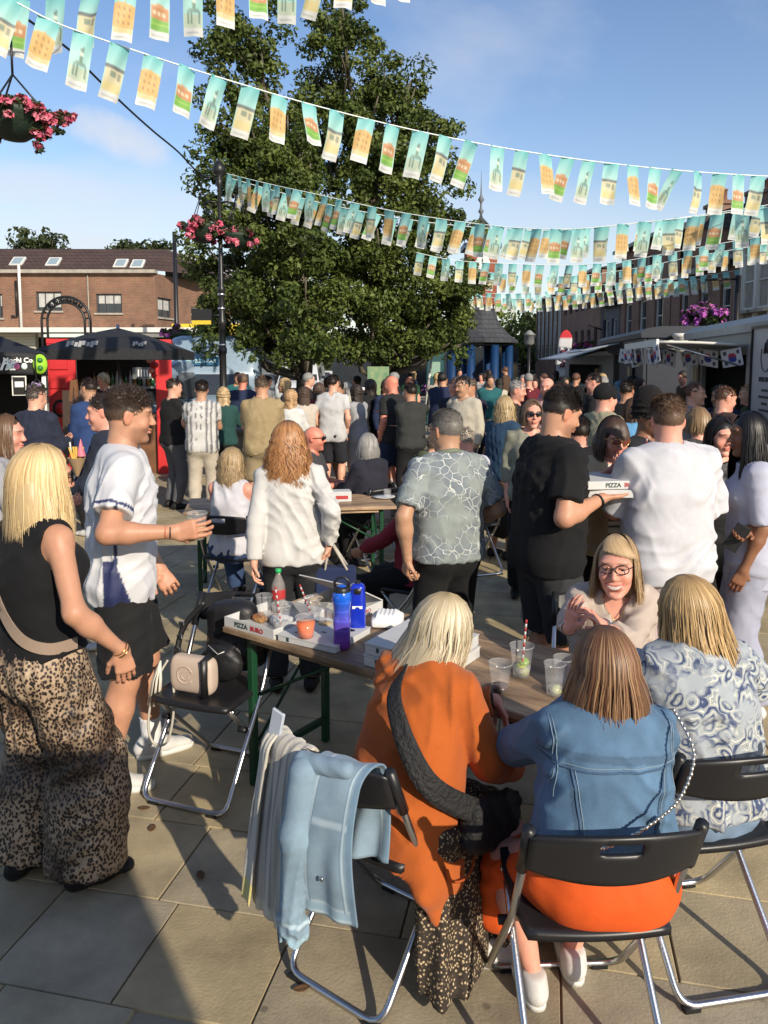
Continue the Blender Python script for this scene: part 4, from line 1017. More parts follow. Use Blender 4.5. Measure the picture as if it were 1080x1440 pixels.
# grey gabled house behind its right end
b2 = empty('gabled_house', 'pale grey rendered gable with one white window behind the corner of the brick building', 'building', (atY(262, 380, 46).x, 46, 0))
g0 = atY(262, 380, 46).x; q = MB(); zz = atY(262, 395, 46).z; zp = atY(262, 360, 46).z
q.add([(-1.5, 0, 0), (6, 0, 0), (6, 0, zz), (-1.2, 0, zp+.4), (-1.5, 8, 0), (6, 8, 0), (6, 8, zz), (-1.2, 8, zp+.4)], [(0, 1, 2, 3), (4, 7, 6, 5), (3, 2, 6, 7), (0, 3, 7, 4), (1, 5, 6, 2)])
q.build('wall', mat('grey_render', (.33, .34, .35), .8, var=.1), b2)
window(b2, atY(264, 380, 46).x-g0, atY(271, 380, 46).x-g0, atY(262, 390, 46).z, atY(262, 371, 46).z, y=-.05, nx=1, nz=2)

# ---------------- right-hand street: facades along x = XF, facing the square
XF = 10.2
def rowhouse(label, ya, yb, eave, m, ops, roof=None, roofm=None, ridge=2.4, fm=None, z0=0.0, xf=XF, name='brick_terrace_house', chim=(), depth=8, parapet=False, **kw):
    """facade runs from ya (near) to yb (far) and faces -x"""
    h = empty(name, label, 'building', (xf, yb, 0)); W = yb-ya
    facade(h, W, z0, eave, ops, m, rz=RAD(-90), fm=fm, **kw)
    for yy in (-W+.15, -.15): q = MB(); q.box((depth/2+.31, yy, eave/2), (depth-.6, .3, eave)); q.build('side_wall', m, h)
    rm = roofm or M_SLATE
    if parapet:
        q = MB(); q.box((depth/2, -W/2, eave+.1), (depth+.2, W+.1, .2)); q.build('roof', rm, h)
    else:
        q = MB(); e = .3
        q.add([(-e, -W-.1, eave-.05), (-e, .1, eave-.05), (depth/2, .1, eave+ridge), (depth/2, -W-.1, eave+ridge), (depth+e, -W-.1, eave-.05), (depth+e, .1, eave-.05)], [(0, 1, 2, 3), (3, 2, 5, 4), (0, 3, 4), (1, 5, 2)])
        r_ = q.build('roof', rm, h)
        q = MB(); q.box((-e-.02, -W/2, eave-.08), (.12, W+.2, .14)); q.build('gutter', M_BLACK, h)
    for (yy, hh, n) in chim:
        q = MB(); q.box((depth*.45, -yy, eave+ridge-.4+hh/2), (.7, 1.2, hh), bev=.02); q.box((depth*.45, -yy, eave+ridge-.4+hh), (.85, 1.35, .15)); c = q.build('chimney', m, h)
        for k in range(n): q = MB(); q.lathe((depth*.45, -yy-.4+k*.8/max(1, n-1), eave+ridge-.4+hh+.07), [(.12, 0), (.13, .05), (.10, .1), (.10, .4), (.13, .42), (.13, .46)], 10); q.build('chimney_pot', mat('terracotta', (.16, .07, .045), .8), c)
    return h
def WN(y0, y1, z0, z1, **k): return (y0, y1, z0, z1, k)
# in facade coordinates x runs from the far end towards the camera
rowhouse('white-trimmed bay-fronted Victorian house with slate roof at the right edge above the grey trailer', 17.2, 22.2, 5.2, M_BRICKD,
         [WN(.3, 1.1, 3.3, 4.9, nx=1, nz=2), WN(4.0, 4.8, 3.3, 4.9, nx=1, nz=2)], fm=M_WHITE, name='bay_window_house', ridge=1.7)
bay = bpy.data.objects['bay_window_house']
q = MB(); q.prism([(0, 1.15), (0, 3.9), (-.75, 3.3), (-.75, 1.75)], 2.6, 5.1, Matrix.Identity(3)@Matrix(((1, 0, 0), (0, -1, 0), (0, 0, 1)))); q.build('bay', M_STONE, bay)
for (a, b_) in ((1.82, 2.5), (2.6, 3.24)):
    window(bay, a, b_, 3.3, 4.75, y=-.78, nx=1, nz=2, T=((0, 0, 0), RAD(-90)), fm=M_WHITE)
for yy in (1.75, 2.55, 3.3): q = MB(); q.box((-.79, -yy, 3.95), (.12, .12, 2.1)); q.build('pilaster', M_WHITE, bay)
q = MB(); q.prism([(-.15, 1.0), (-.15, 4.05), (-.98, 3.4), (-.98, 1.65)], 5.1, 5.28, Matrix(((1, 0, 0), (0, -1, 0), (0, 0, 1)))); q.build('cornice', M_WHITE, bay)
q = MB(); q.add([(0, -1.0, 5.28), (0, -4.05, 5.28), (-.98, -3.4, 5.28), (-.98, -1.65, 5.28), (.6, -2.52, 6.3)], [(0, 3, 4), (3, 2, 4), (2, 1, 4)]); q.build('bay_roof', M_SLATE, bay)
rowhouse('dark brown brick house with narrow white windows beside the purple flower basket', 22.3, 27.6, 4.9, M_BRICKD, [WN(.8, 1.5, 3.0, 4.3, nx=1, nz=2), WN(2.4, 3.1, 3.0, 4.3, nx=1, nz=2), WN(4.0, 4.7, 3.0, 4.3, nx=1, nz=2)], fm=M_WHITE, ridge=2.0)
rowhouse('tall brown brick building with plain roof and pale window strips, behind the rows of bunting', 27.7, 33.5, 6.7, M_BRICKD, [WN(.6, 1.5, 3.0, 4.4, nx=1, nz=2), WN(2.4, 3.3, 3.0, 4.4, nx=1, nz=2), WN(4.2, 5.1, 3.0, 4.4, nx=1, nz=2), WN(.8, 1.6, 4.9, 6.1, nx=1, nz=2), WN(3.0, 3.8, 4.9, 6.1, nx=1, nz=2)], fm=M_WHITE, ridge=1.3, chim=[(1.2, .8, 3)])
rowhouse('blue-black timber shop with pale door and small gable between the brick houses', 33.6, 36.4, 4.6, mat('blue_black_timber', (.02, .032, .06), .6), [WN(.5, 1.2, 2.6, 3.9, nx=1), WN(1.7, 2.4, 2.6, 3.9, nx=1)], fm=M_WHITE, ridge=1.6)
rowhouse('dark brick building with a row of small square windows, far along the right-hand street', 36.5, 44.5, 6.4, M_BRICKD, [WN(.6+k*1.25, 1.2+k*1.25, z, z+.7, nx=1, sill=False) for k in range(6) for z in (2.9, 4.6)], fm=mat('dark_window_frame'), ridge=.8)
h6 = rowhouse('modern building front of tall pale gridded windows at the far end of the right-hand street', 44.6, 52, 6.0, M_BRICKD, [WN(.2+k*1.2, 1.3+k*1.2, 2.2, 5.7, nx=2, nz=5, sill=False, blind=.75) for k in range(6)], fm=M_WHITE, ridge=.8)
# light grey roof block with chimneys above the terrace
b3 = empty('roof_block_building', 'pale grey clad upper storey with white parapet behind the dark chimneys, top right', 'building', (13.6, 26.0, -1.35))
q = MB(); q.box((3, 0, 4.1), (6, 7, 8.2)); q.build('wall', M_BRICKD, b3)
q = MB(); q.box((1.6, -1.2, 8.9), (4.2, 3.6, 1.5)); q.build('clad_storey', mat('pale_cladding', (.30, .32, .35), .6), b3)
q = MB(); q.box((1.6, -1.2, 9.72), (4.4, 3.8, .14)); q.build('parapet', M_WHITE, b3)
for (x, y, z) in ((-.2, 2.0, 9.2), (-.2, .9, 9.0)):
    q = MB(); q.box((x, y, z-.7), (.8, .7, 1.6)); q.box((x, y, z+.12), (.95, .85, .12)); c = q.build('chimney', M_BRICKD, b3)
    for k in (-.22, .22): q = MB(); q.lathe((x+k, y, z+.16), [(.13, 0), (.1, .1), (.1, .35), (.14, .4)], 10); q.build('chimney_pot', mat('terracotta'), c)
# dark gabled shop at the end of the square
gs = empty('gabled_shop', 'low dark gabled shop with a red upper sign, left of the modern glazed front', 'building', (atY(790, 500, 58).x, 58, 0))
def gpt(px, py, Y=58): c = atY(px, py, Y); return c.x-gs.location.x, c.z
xa, xb, xm = gpt(752, 500)[0], gpt(832, 500)[0], gpt(800, 450)[0]; za, zm = gpt(752, 480)[1], gpt(800, 441)[1]
q = MB(); T3 = Matrix(((1, 0, 0), (0, 0, 1), (0, 1, 0))); q.prism([(xa, 0), (xb, 0), (xb, za), (xm, zm), (xa, za)], 0, 12, T3); q.build('wall', mat('dark_shop', (.035, .028, .026), .7, var=.3), gs)
q = MB(); q.add([(xa-.4, -.5, za-.15), (xm, -.5, zm+.15), (xm, 12.5, zm+.15), (xa-.4, 12.5, za-.15), (xb+.4, -.5, za-.15), (xb+.4, 12.5, za-.15)], [(0, 1, 2, 3), (1, 4, 5, 2)]); q.build('roof', M_SLATE, gs)
x1, z1 = gpt(783, 462); x2, z2 = gpt(800, 478); q = MB(); q.box(((x1+x2)/2, -.1, (z1+z2)/2), (abs(x2-x1), .1, abs(z1-z2))); q.build('sign', M_RED, gs)
for k in range(3):
    x1, z1 = gpt(757, 486+k*11); x2, z2 = gpt(778, 489+k*11); q = MB(); q.box(((x1+x2)/2, -.1, (z1+z2)/2), (abs(x2-x1), .08, abs(z1-z2))); q.build('fascia_strip', M_STONE, gs)
# brick-fronted low shops behind the cars (left of the pavilion, seen under the trees)
fs = empty('low_shop_row', 'pale low shop fronts seen under the big trees behind the parked cars', 'building', (-7, 64, 0))
q = MB(); q.box((0, 2, 2.2), (30, 4, 4.4)); q.build('wall', mat('pale_shop', (.22, .22, .20), .8, var=.3, vscale=.8), fs)
for k in range(8): q = MB(); q.box((-12+k*3.4, -.05, 1.4), (2.6, .1, 2.0)); q.build('shop_window', M_GLASS, fs)
for k in range(4): q = MB(); q.box((-10+k*6.8, -.12, 3.0), (5.6, .15, .6)); q.build('fascia', [M_WHITE, M_RED, mat('green_sign', (.05, .25, .12), .6), M_WHITE][k], fs)
# clock tower pavilion
M_BLUE = mat('blue_column_paint', (.006, .035, .11), .45); M_TOWER = brick_mat('tower_brick', (.36, .075, .035), (.28, .06, .03), (.2, .12, .08))
YP = 34.0
tc_ = atY(674, 500, YP); ct = empty('clock_tower', 'pavilion on blue columns with flared slate roof, red clock turret and spire', 'clock tower', (tc_.x, YP, 0))
def pz(py): return atY(674, py, YP).z
s_ = YP/FPX; R8 = 54*s_
q = MB(); q.lathe((0, 0, 0), [(R8, pz(479)-.12), (R8, pz(479)), (R8*.80, pz(472)), (R8*.55, pz(458)), (R8*.40, pz(442)), (R8*.36, pz(430))], 8, smooth=False); q.build('roof', M_SLATE, ct)
q = MB(); q.lathe((0, 0, 0), [(R8*.88, pz(486)), (R8*.88, pz(479)-.13)], 8, smooth=False); q.build('fascia_beam', M_BLACK, ct)
q = MB(); q.box((0, 0, (pz(430)+pz(352))/2), (34*s_*1.2, 34*s_*1.2, pz(352)-pz(430))); sh = q.build('brick_turret', M_TOWER, ct)
q = MB(); q.box((0, 0, pz(352)+.1), (46*s_*1.1, 46*s_*1.1, .22)); q.build('cornice', mat('blue_column_paint'), ct)
q = MB(); q.lathe((0, 0, 0), [(30*s_, pz(352)+.2), (19*s_, pz(340)), (15*s_, pz(318)), (3*s_, pz(306)), (.05, pz(300))], 4, smooth=False, R=Matrix.Rotation(RAD(45), 3, 'Z')); q.build('spire_roof', M_SLATE, ct)
q = MB(); q.lathe((0, 0, pz(306)), [(.05, 0), (.05, .15), (.13, .25), (.05, .4), (.04, .6), (.14, .75), (.04, .95), (.02, 1.4), (.005, 2.0)], 8); q.build('finial', mat('lead', (.12, .13, .15), .5), ct)
for a in (0, 90, 180, 270):
    q = MB(); R = Matrix.Rotation(RAD(a), 3, 'Z')@Matrix.Rotation(RAD(90), 3, 'X'); q.lathe(Matrix.Rotation(RAD(a), 3, 'Z')@Vector((0, -34*s_*.61, pz(373))), [(10*s_, 0), (10*s_, .06), (8.5*s_, .07), (.001, .07)], 24, smooth=False, R=R)
    cf = q.build('clock_face', mat('clock_white', (.55, .58, .58), .4), sh)
    q = MB(); c = Matrix.Rotation(RAD(a), 3, 'Z')@Vector((0, -34*s_*.61-.09, pz(373))); rr = Matrix.Rotation(RAD(a), 3, 'Z')
    q.box(c+rr@Vector((0, 0, .09)), (.03, .02, .2), R=rr); q.box(c+rr@Vector((.06, .004, 0)), (.15, .02, .03), R=rr); q.build('clock_hands', M_BLACK, sh)
for k in range(8):
    a = RAD(22.5+45*k); q = MB(); q.lathe((math.cos(a)*R8*.78, math.sin(a)*R8*.78, 0), [(.26, 0), (.26, .5), (.19, .6), (.17, pz(486))], 10); q.build('column', M_BLUE, ct)
# feather banner, white with a red top
fb = empty('feather_banner', 'tall white feather flag with red top and dark red lettering before the gabled shop', 'flag', (atY(790, 540, 28).x, 28, 0))
def ban(u, v):  # v 0 bottom..1 top
    y0, y1 = atY(786, 530, 28).z, atY(786, 464, 28).z; w = .24*(1 if v < .75 else math.sqrt(max(.02, 1-((v-.75)/.25)**2)))
    return (w*(2*u-1)*1.0+.12*v, .04*math.sin(v*6), y0+(y1-y0)*v)
P = np.array([[ban(i/6, j/20) for j in range(21)] for i in range(7)]); cc = np.zeros((7, 21, 3)); cc[:] = (.5, .5, .52); cc[:, 17:] = (.45, .02, .03)
sheet(P, .01, 'banner_cloth', mat('banner', attr=True, rough=.8), fb, col=cc)
q = MB(); q.tube([(-.24, 0, 0), (-.24, 0, P[0, 20, 2]-.1)], .02); q.build('pole', M_BLACK, fb)
put_text('BAR', .38, (.06, -.06, P[3, 8, 2]), (0, 0, 1), (-1, 0, 0), mat('dark_red', (.12, .01, .02), .6), fb, bold=.01)
# ================================================================== bunting
def flag_cols(u, v, d):
    """flat print of the little town flags: teal sky, a building, a white foot; u 0..1, v 0 top .. 1 foot"""
    C = np.zeros(u.shape+(3,)); sky1 = np.array((.13, .50, .52)); sky2 = np.array((.42, .72, .66)); C[:] = sky1+(sky2-sky1)*np.clip(v/.4, 0, 1)[..., None]
    def put(m, c): C[m] = c
    R = lambda a, b, c, e: (u > a) & (u < b) & (v > c) & (v < e)
    if d == 0:    # red brick house on a lawn
        put(R(0, 1, .45, .66), (.55, .25, .10)); put((v > .38) & (v < .45) & (np.abs(u-.5) < (v-.36)*6), (.62, .33, .16))
        for k in (.15, .4, .65): put(R(k, k+.12, .50, .58), (.75, .6, .4))
        put(R(0, 1, .66, .86), (.18, .42, .05)); put(R(0, 1, .72, .75), (.30, .52, .08))
    if d == 1:    # iron clock pavilion
        put((np.abs(u-.55) < .10) & (v > .30) & (v < .55), (.20, .32, .24)); put((np.abs(u-.55) < (v-.22)*.8) & (v > .22) & (v < .32), (.14, .22, .20)); put((np.abs(u-.55) < .06) & (v > .36) & (v < .42), (.7, .75, .65))
        put((np.abs(u-.55) < (v-.45)*3) & (v > .5) & (v < .6), (.25, .38, .32)); put(R(0, 1, .62, .86), (.52, .60, .45))
        for k in (.2, .36, .52, .68, .82): put(R(k, k+.06, .58, .78), (.12, .22, .18))
    if d == 2:    # cream cottage
        put((v > .38) & (v < .46), (.16, .18, .18)); put(R(0, 1, .46, .68), (.70, .62, .38)); put(R(.3, .6, .48, .60), (.28, .33, .24)); put(R(.7, .85, .48, .62), (.30, .30, .22)); put(R(0, 1, .68, .86), (.72, .60, .28))
    if d == 3:    # golden stone house
        put((v > .26+.1*np.abs(u-.5)) & (v < .74), (.68, .42, .14))
        for k in (.2, .45, .7):
            for z in (.36, .48, .60): put(R(k, k+.13, z, z+.07), (.40, .22, .08))
        put(R(0, 1, .74, .86), (.72, .55, .28))
    put(v > .86, (.72, .72, .69)); put(R(.15, .8, .905, .935), (.50, .50, .48)); put(R(.06, .16, .03, .06), (.05, .15, .2))
    return C*.92+np.array((.62, .70, .62))*.08
M_FLAG = mat('printed_flag', attr=True, rough=.55)
def tl(m, f=.3):
    nt = m.node_tree; b = nt.nodes['Principled BSDF']; o = nt.nodes['Material Output']; t = nt.nodes.new('ShaderNodeBsdfTranslucent'); mx = nt.nodes.new('ShaderNodeMixShader'); mx.inputs[0].default_value = f
    nt.links.new(b.inputs['Base Color'].links[0].from_socket, t.inputs[0]); nt.links.new(b.outputs[0], mx.inputs[1]); nt.links.new(t.outputs[0], mx.inputs[2]); nt.links.new(mx.outputs[0], o.inputs[0])
tl(M_FLAG, .35)
FW, FH = .168, .455; FLAGS = []
for d in range(4):
    for v in range(3):
        nu, nv = 13, 31; U, Vv = np.meshgrid(np.linspace(0, 1, nu), np.linspace(0, 1, nv), indexing='ij'); rr = np.random.RandomState(d*3+v)
        bow = rr.uniform(-.02, .02); cur = rr.uniform(-.05, .05)
        P = np.stack([(U-.5)*FW*(1-.04*Vv*rr.rand()), bow*np.cos((U-.5)*3.1)*(.3+Vv)+cur*Vv**2+.01*np.sin(U*6+Vv*5+v), -Vv*FH], 2)
        i = np.arange(nu-1)[:, None]*nv+np.arange(nv-1)[None]; Q = np.stack([i, i+nv, i+nv+1, i+1], 2).reshape(-1, 4)
        um, vm = U, Vv
        FLAGS.append(mesh_np('flag', P.reshape(-1, 3), Q, True, flag_cols(um, vm, d).reshape(-1, 3)))
        FLAGS[-1].materials.append(M_FLAG)
M_CORD = mat('white_cord', (.75, .8, .78), .7)
def smooth_path(pts, per=12):
    out = []; n = len(pts)
    for i in range(n-1):
        p0, p1, p2, p3 = pts[max(0, i-1)], pts[i], pts[i+1], pts[min(n-1, i+2)]
        for k in range(per):
            t = k/per; out.append(.5*((2*p1)+(p2-p0)*t+(2*p0-5*p1+4*p2-p3)*t*t+(3*p1-p0-3*p2+p3)*t**3))
    out.append(pts[-1]); return out
def bunting(label, pts, seed, spacing=.282, wind=.0, scale=1.0, start=.1, yaw=None, tilt=8):
    rs = random.Random(seed); P = smooth_path([atY(a, b_, y) for a, b_, y in pts]); o0 = P[0]
    e = empty('bunting', label, 'bunting', o0, 0, 'strings of printed bunting across the square')
    q = MB(); q.tube([p-o0 for p in P], .006*scale, 5); q.build('cord', M_CORD, e)
    L = [0]
    for a, b_ in zip(P[:-1], P[1:]): L.append(L[-1]+(b_-a).length)
    s = start; k = rs.randrange(4); n = 0
    while s < L[-1]-.1 and n < 300:
        i = max(j for j in range(len(L)) if L[j] <= s); i = min(i, len(P)-2); f = (s-L[i])/(L[i+1]-L[i]); p = P[i].lerp(P[i+1], f); d = (P[i+1]-P[i]).normalized()
        c = bpy.data.objects.new('flag', FLAGS[(k % 4)*3+rs.randrange(3)]); COL.objects.link(c); c.parent = e
        c.location = p-o0; th = math.atan2(d.y, d.x)+RAD(rs.uniform(-24, 24)); sl = math.asin(max(-1, min(1, d.z)))
        c.rotation_euler = (Matrix.Rotation(th, 3, 'Z')@Matrix.Rotation(-sl*.5+RAD(tilt+rs.uniform(-4, 4)), 3, 'Y')@Matrix.Rotation(RAD(rs.choice((rs.uniform(-10, 10),)*5+(rs.uniform(-28, 28),))+wind), 3, 'X')).to_euler(); c.scale = (scale,)*3
        k += 1 if rs.random() > .1 else 2; s += spacing*scale*(1+rs.uniform(-.05, .05)); n += 1
    return e
bunting('nearest string of printed flags, cut off by the top edge over the left tree', [(-150, 12, 6.4), (20, -2, 6.6), (150, -14, 6.7), (270, -30, 6.9), (380, -44, 7.1), (520, -62, 7.4), (700, -90, 8)], 1, tilt=10)
bunting('long string of large flags sagging from top left across the tree to the right edge', [(-120, -60, 6.0), (0, -8, 6.2), (70, 28, 6.4), (125, 49, 6.6), (235, 86, 6.9), (335, 117, 7.2), (434, 146, 7.5), (569, 180, 7.8), (697, 206, 8.1), (821, 225, 8.5), (937, 238, 8.8), (1045, 246, 9.1), (1180, 252, 9.6)], 2, tilt=8)
bunting('third string of flags, tied to the lamp post and bleached by the sun', [(318, 244, 13.9), (380, 259, 13.0), (440, 272, 12.3), (560, 298, 11.6), (700, 318, 11.0), (800, 322, 10.6), (880, 315, 10.4), (1000, 302, 10.1), (1120, 286, 9.8)], 3, tilt=4)
bunting('string of tilted flags hanging just below and behind the third string', [(322, 250, 14.0), (430, 280, 13.4), (540, 303, 12.9), (650, 318, 12.6), (760, 324, 12.3), (870, 317, 12.2), (980, 303, 12.0), (1120, 282, 11.6)], 4, tilt=12)
bunting('fifth string of flags, starting in the right tree and passing over the clock', [(585, 355, 16.4), (640, 366, 16.4), (720, 371, 16.2), (800, 373, 16), (870, 368, 15.6), (940, 356, 15.2), (1010, 343, 14.8), (1120, 324, 14.3)], 5, tilt=2)
bunting('pale string of flags right below the fifth, lower over the clock turret', [(592, 366, 19.6), (660, 379, 19.4), (740, 388, 19.2), (820, 387, 19), (900, 376, 18.6), (980, 360, 18.2), (1120, 336, 17.8)], 6, tilt=2)
bunting('small distant string of flags just above the pavilion roof', [(630, 405, 23), (700, 413, 23), (780, 409, 22.6), (850, 400, 22.2), (920, 394, 21.8), (1000, 386, 21.4), (1060, 376, 21)], 7, tilt=-6)
bunting('smallest and lowest string of flags, overlapping the roof of the pavilion', [(636, 412, 26), (720, 420, 26), (800, 416, 25.6), (870, 408, 25), (930, 399, 24.6), (1000, 391, 24)], 8, tilt=-4)
cb = empty('overhead_cable', 'slack black cable hanging between the top-left bunting and the lamp post', 'cable', atY(-60, -40, 7), 0)
cp = smooth_path([atY(-60, -40, 7), atY(90, 64, 9), atY(130, 104, 9.8), (atY(175, 148, 10.8)), atY(215, 184, 12), atY(250, 213, 13), atY(285, 247, 13.9), atY(314, 246, 14)], 8)
q = MB(); q.tube([p-cp[0] for p in cp], .014, 6); q.build('wire', M_BLACK, cb)

# ------------------------------------------------------------------ lamp posts and baskets
YL = 14.0
lp = empty('lamp_post', 'tall black ornamental lamp post standing before the big trees', 'lamp post', (atY(314, 540, YL).x, YL, 0))
zt = atY(315, 240, YL).z; q = MB()
q.lathe((0, 0, 0), [(.15, 0), (.15, .12), (.11, .2), (.10, .9), (.12, 1.0), (.12, 1.06), (.068, 1.12), (.064, 2.1), (.08, 2.13), (.08, 2.2), (.062, 2.24), (.060, 2.6), (.076, 2.63), (.076, 2.7), (.055, 2.75), (.050, 3.2), (.066, 3.23), (.066, 3.28), (.042, 3.33), (.036, zt-.3), (.06, zt-.25), (.06, zt-.15), (.03, zt-.12), (.11, zt-.05), (.12, zt+.04), (.07, zt+.13), (.01, zt+.18)], 14)
q.build('pole', M_BLACK, lp)
for z in (2.25, 2.62, 2.9, 3.15): q = MB(); q.lathe((0, 0, 0), [(.066, z), (.070, z+.01), (.070, z+.03), (.066, z+.04)], 14); q.build('band', M_STEEL, lp)
q = MB(); q.box((-.36, .02, 2.78), (.36, .1, .26)); q.tube([(0, 0, 2.8), (-.2, 0, 2.8)], .02); q.build('bracket_light', M_BLACK, lp)
q = MB(); q.box((-.36, -.05, 2.67), (.34, .04, .07)); q.build('yellow_strip', mat('yellow_sign'), lp)
for sx in (-1, 1):
    q = MB(); z0 = zt-.55; q.tube([(sx*.04, 0, z0), (sx*.18, 0, z0+.02), (sx*.32, 0, z0-.05)], .018, 6); q.tube([(sx*.04, 0, z0-.4), (sx*.15, 0, z0-.28), (sx*.27, 0, z0-.04)], .014, 6); q.build('bracket', M_BLACK, lp)
PINKS = [(.35, .03, .08), (.52, .07, .14), (.62, .20, .26), (.42, .03, .06)]
PURP = [(.22, .04, .30), (.35, .08, .42), (.45, .12, .35), (.15, .03, .22)]
def basket(label, c, r, cols, seed, hang=.55, trail=(), fs=.05, n=1.0, group='hanging flower baskets'):
    rr = np.random.RandomState(seed); e = empty('hanging_basket', label, 'hanging basket', c, 0, group)
    q = MB(); q.lathe((0, 0, 0), [(.001, -r*.82), (r*.35, -r*.76), (r*.72, -r*.5), (r*.94, -r*.15), (r, 0), (r*.96, .01)], 20); q.build('bowl', mat('basket_green', (.015, .03, .018), .6, bump=.6, bscale=30), e)
    q = MB()
    for k in range(3):
        a = k*2.09+.4; q.tube([(math.cos(a)*r, math.sin(a)*r, 0), (0, 0, hang)], .008, 5)
    q.tube([(0, 0, hang), (0, 0, hang+.3)], .01, 5); q.build('chain', M_BLACK, e)
    cl = []
    for _ in range(int(46*n)): a = rr.uniform(0, 6.28); d = r*rr.uniform(.1, 1.1); cl.append((math.cos(a)*d, math.sin(a)*d, rr.uniform(-.02, r*.45)*(1.2-d/r), r*.22))
    for _ in range(int(16*n)): a = rr.uniform(0, 6.28); cl.append((math.cos(a)*r*1.05, math.sin(a)*r*1.05, -rr.uniform(0, r*.6), r*.13))
    for (x, y, z) in trail:
        for k in range(9): f = k/8; cl.append((x*(.6+.4*f)+rr.uniform(-.04, .04), y, z*f+rr.uniform(-.04, .04), r*.14))
    V, T, C = leaf_cloud(cl, 34, fs*1.0, [(.02, .03, .012), (.04, .06, .02), (.06, .08, .03)], seed); link('foliage', mesh_np('foliage', V, T, False, C), M_LEAF, e, kind='stuff')
    fl = np.array(cl); fl = fl[rr.rand(len(fl)) < .55]; fl = np.concatenate([fl, fl]); fl[:, :3] *= 1.08; fl[:, 3] = r*.15
    V, T, C = leaf_cloud(fl, 9, fs*1.25, cols, seed+1, aspect=.95); link('flowers', mesh_np('flowers', V, T, False, C), mat('petals', attr=True, rough=.6), e, kind='stuff')
    return e
p_ = atY(303, 318, YL); basket('pink flower basket on the left arm of the black lamp post', (lp.location.x-.30, YL-.05, p_.z-.02), .36, PINKS, 3, hang=.62, fs=.075)
basket('smaller pink flower basket on the right arm of the black lamp post, lower', (lp.location.x+.30, YL, p_.z-.16), .29, PINKS, 5, hang=.72, fs=.07, n=.8)
p_ = atY(20, 160, 6.3); basket('large near flower basket with trailing pink blooms hanging at the top left edge', p_, .26, PINKS, 8, hang=.30, trail=((.34, 0, -.16), (.26, -.1, -.28), (.40, .05, -.02)), fs=.036, n=2)
nb_ = empty('basket_bracket_post', 'black post just outside the left edge whose arm carries the near basket', 'lamp post', (p_.x-1.1, 6.3, 0))
q = MB(); q.tube([(0, 0, 0), (0, 0, p_.z+1.6)], .06, 10); q.tube([(0, 0, p_.z+.64), (1.1, 0, p_.z+.62)], .018, 6); q.build('pole', M_BLACK, nb_)
p_ = atY(990, 440, 19); basket('purple and pink flower basket before the dark brick house on the right', p_, .42, PURP, 12, hang=.5, fs=.11, n=1.4)
nb_ = empty('basket_bracket_post', 'dark post carrying the purple flower basket above the grey trailers', 'lamp post', (p_.x+.8, 19, 0))
q = MB(); q.tube([(0, 0, 0), (0, 0, p_.z+.9)], .07, 10); q.tube([(0, 0, p_.z+.82), (-.8, 0, p_.z+.8)], .03, 6); q.build('pole', M_BLACK, nb_)
p_ = atY(826, 500, 30); basket('small pink flower basket far off beside the dark gabled shop', (p_.x, 30, atY(826, 492, 30).z), .7, PURP+PINKS, 14, hang=.6, fs=.14)
nb_ = empty('basket_bracket_post', 'thin dark post with the small far basket near the modern glazed front', 'lamp post', (p_.x+.6, 30, 0)); q = MB(); q.tube([(0, 0, 0), (0, 0, 4.0)], .06, 8); q.tube([(0, 0, 3.2), (-.6, 0, 3.4)], .03, 6); q.build('pole', M_BLACK, nb_)
sl = empty('street_lamp', 'tall plain dark street lamp with one arm in front of the brick building', 'street lamp', (atY(249, 480, 32).x, 32, 0))
zz = atY(250, 326, 32).z; q = MB(); q.tube([(0, 0, 0), (0, 0, 2), (0, 0, zz)], [.13, .10, .08], 10); q.build('pole', M_BLACK, sl); q = MB(); q.tube([(0, 0, zz-.5), (.15, 0, zz-.2), (.45, 0, zz-.1)], .04, 6); q.box((.72, 0, zz-.1), (.6, .25, .1), bev=.03); q.build('lamp_head', M_BLACK, sl)
p_ = atY(247, 468, 31); basket('purple flower basket low on the plain street lamp before the brick building', (p_.x, 31, p_.z), .55, PURP, 16, hang=.4, fs=.13, n=.7)
# iron arch
ar = empty('iron_arch', 'black wrought iron entrance arch with lettering ring in front of the brick building', 'arch', (atY(94, 480, 28).x, 28, 0))
ra, ri = 34*28/FPX, 26*28/FPX; zc_ = atY(94, 452, 28).z
for R_ in (ra, ri): q = MB(); q.tube([(-R_, 0, 0), (-R_, 0, zc_)]+[(-R_*math.cos(a*math.pi/20), 0, zc_+R_*math.sin(a*math.pi/20)) for a in range(1, 20)]+[(R_, 0, zc_), (R_, 0, 0)], .045, 6); q.build('arch_tube', M_BLACK, ar)
for k in range(11): a = (k+.5)*math.pi/11; q = MB(); q.tube([(-ra*math.cos(a), 0, zc_+ra*math.sin(a)), (-ri*math.cos(a), 0, zc_+ri*math.sin(a))], .03, 5); q.build('rung', M_BLACK, ar)
for z in np.arange(.5, zc_, .5):
    for sx in (-1, 1): q = MB(); q.tube([(sx*ra, 0, z), (sx*ri, 0, z)], .03, 5); q.build('rung', M_BLACK, ar)
for k, ch in enumerate('WELCOME'):
    a = math.pi*(.24+.52*(k/6)); c = (-(ra+ri)/2*math.cos(a), -.05, zc_+(ra+ri)/2*math.sin(a)); put_text(ch, .26, c, (math.sin(a), 0, math.cos(a)), (-math.cos(a), 0, math.sin(a)), M_BLACK, ar, bold=.01) if 0 else None
for k in range(6): a = math.pi*(.26+.48*(k/5)); q = MB(); q.lathe((-(ra+ri)/2*math.cos(a), 0, zc_+(ra+ri)/2*math.sin(a)), [(.001, -.04), (.08, -.03), (.08, .03), (.001, .04)], 8, R=Matrix.Rotation(RAD(90), 3, 'X')); q.build('ornament', M_BLACK, ar)

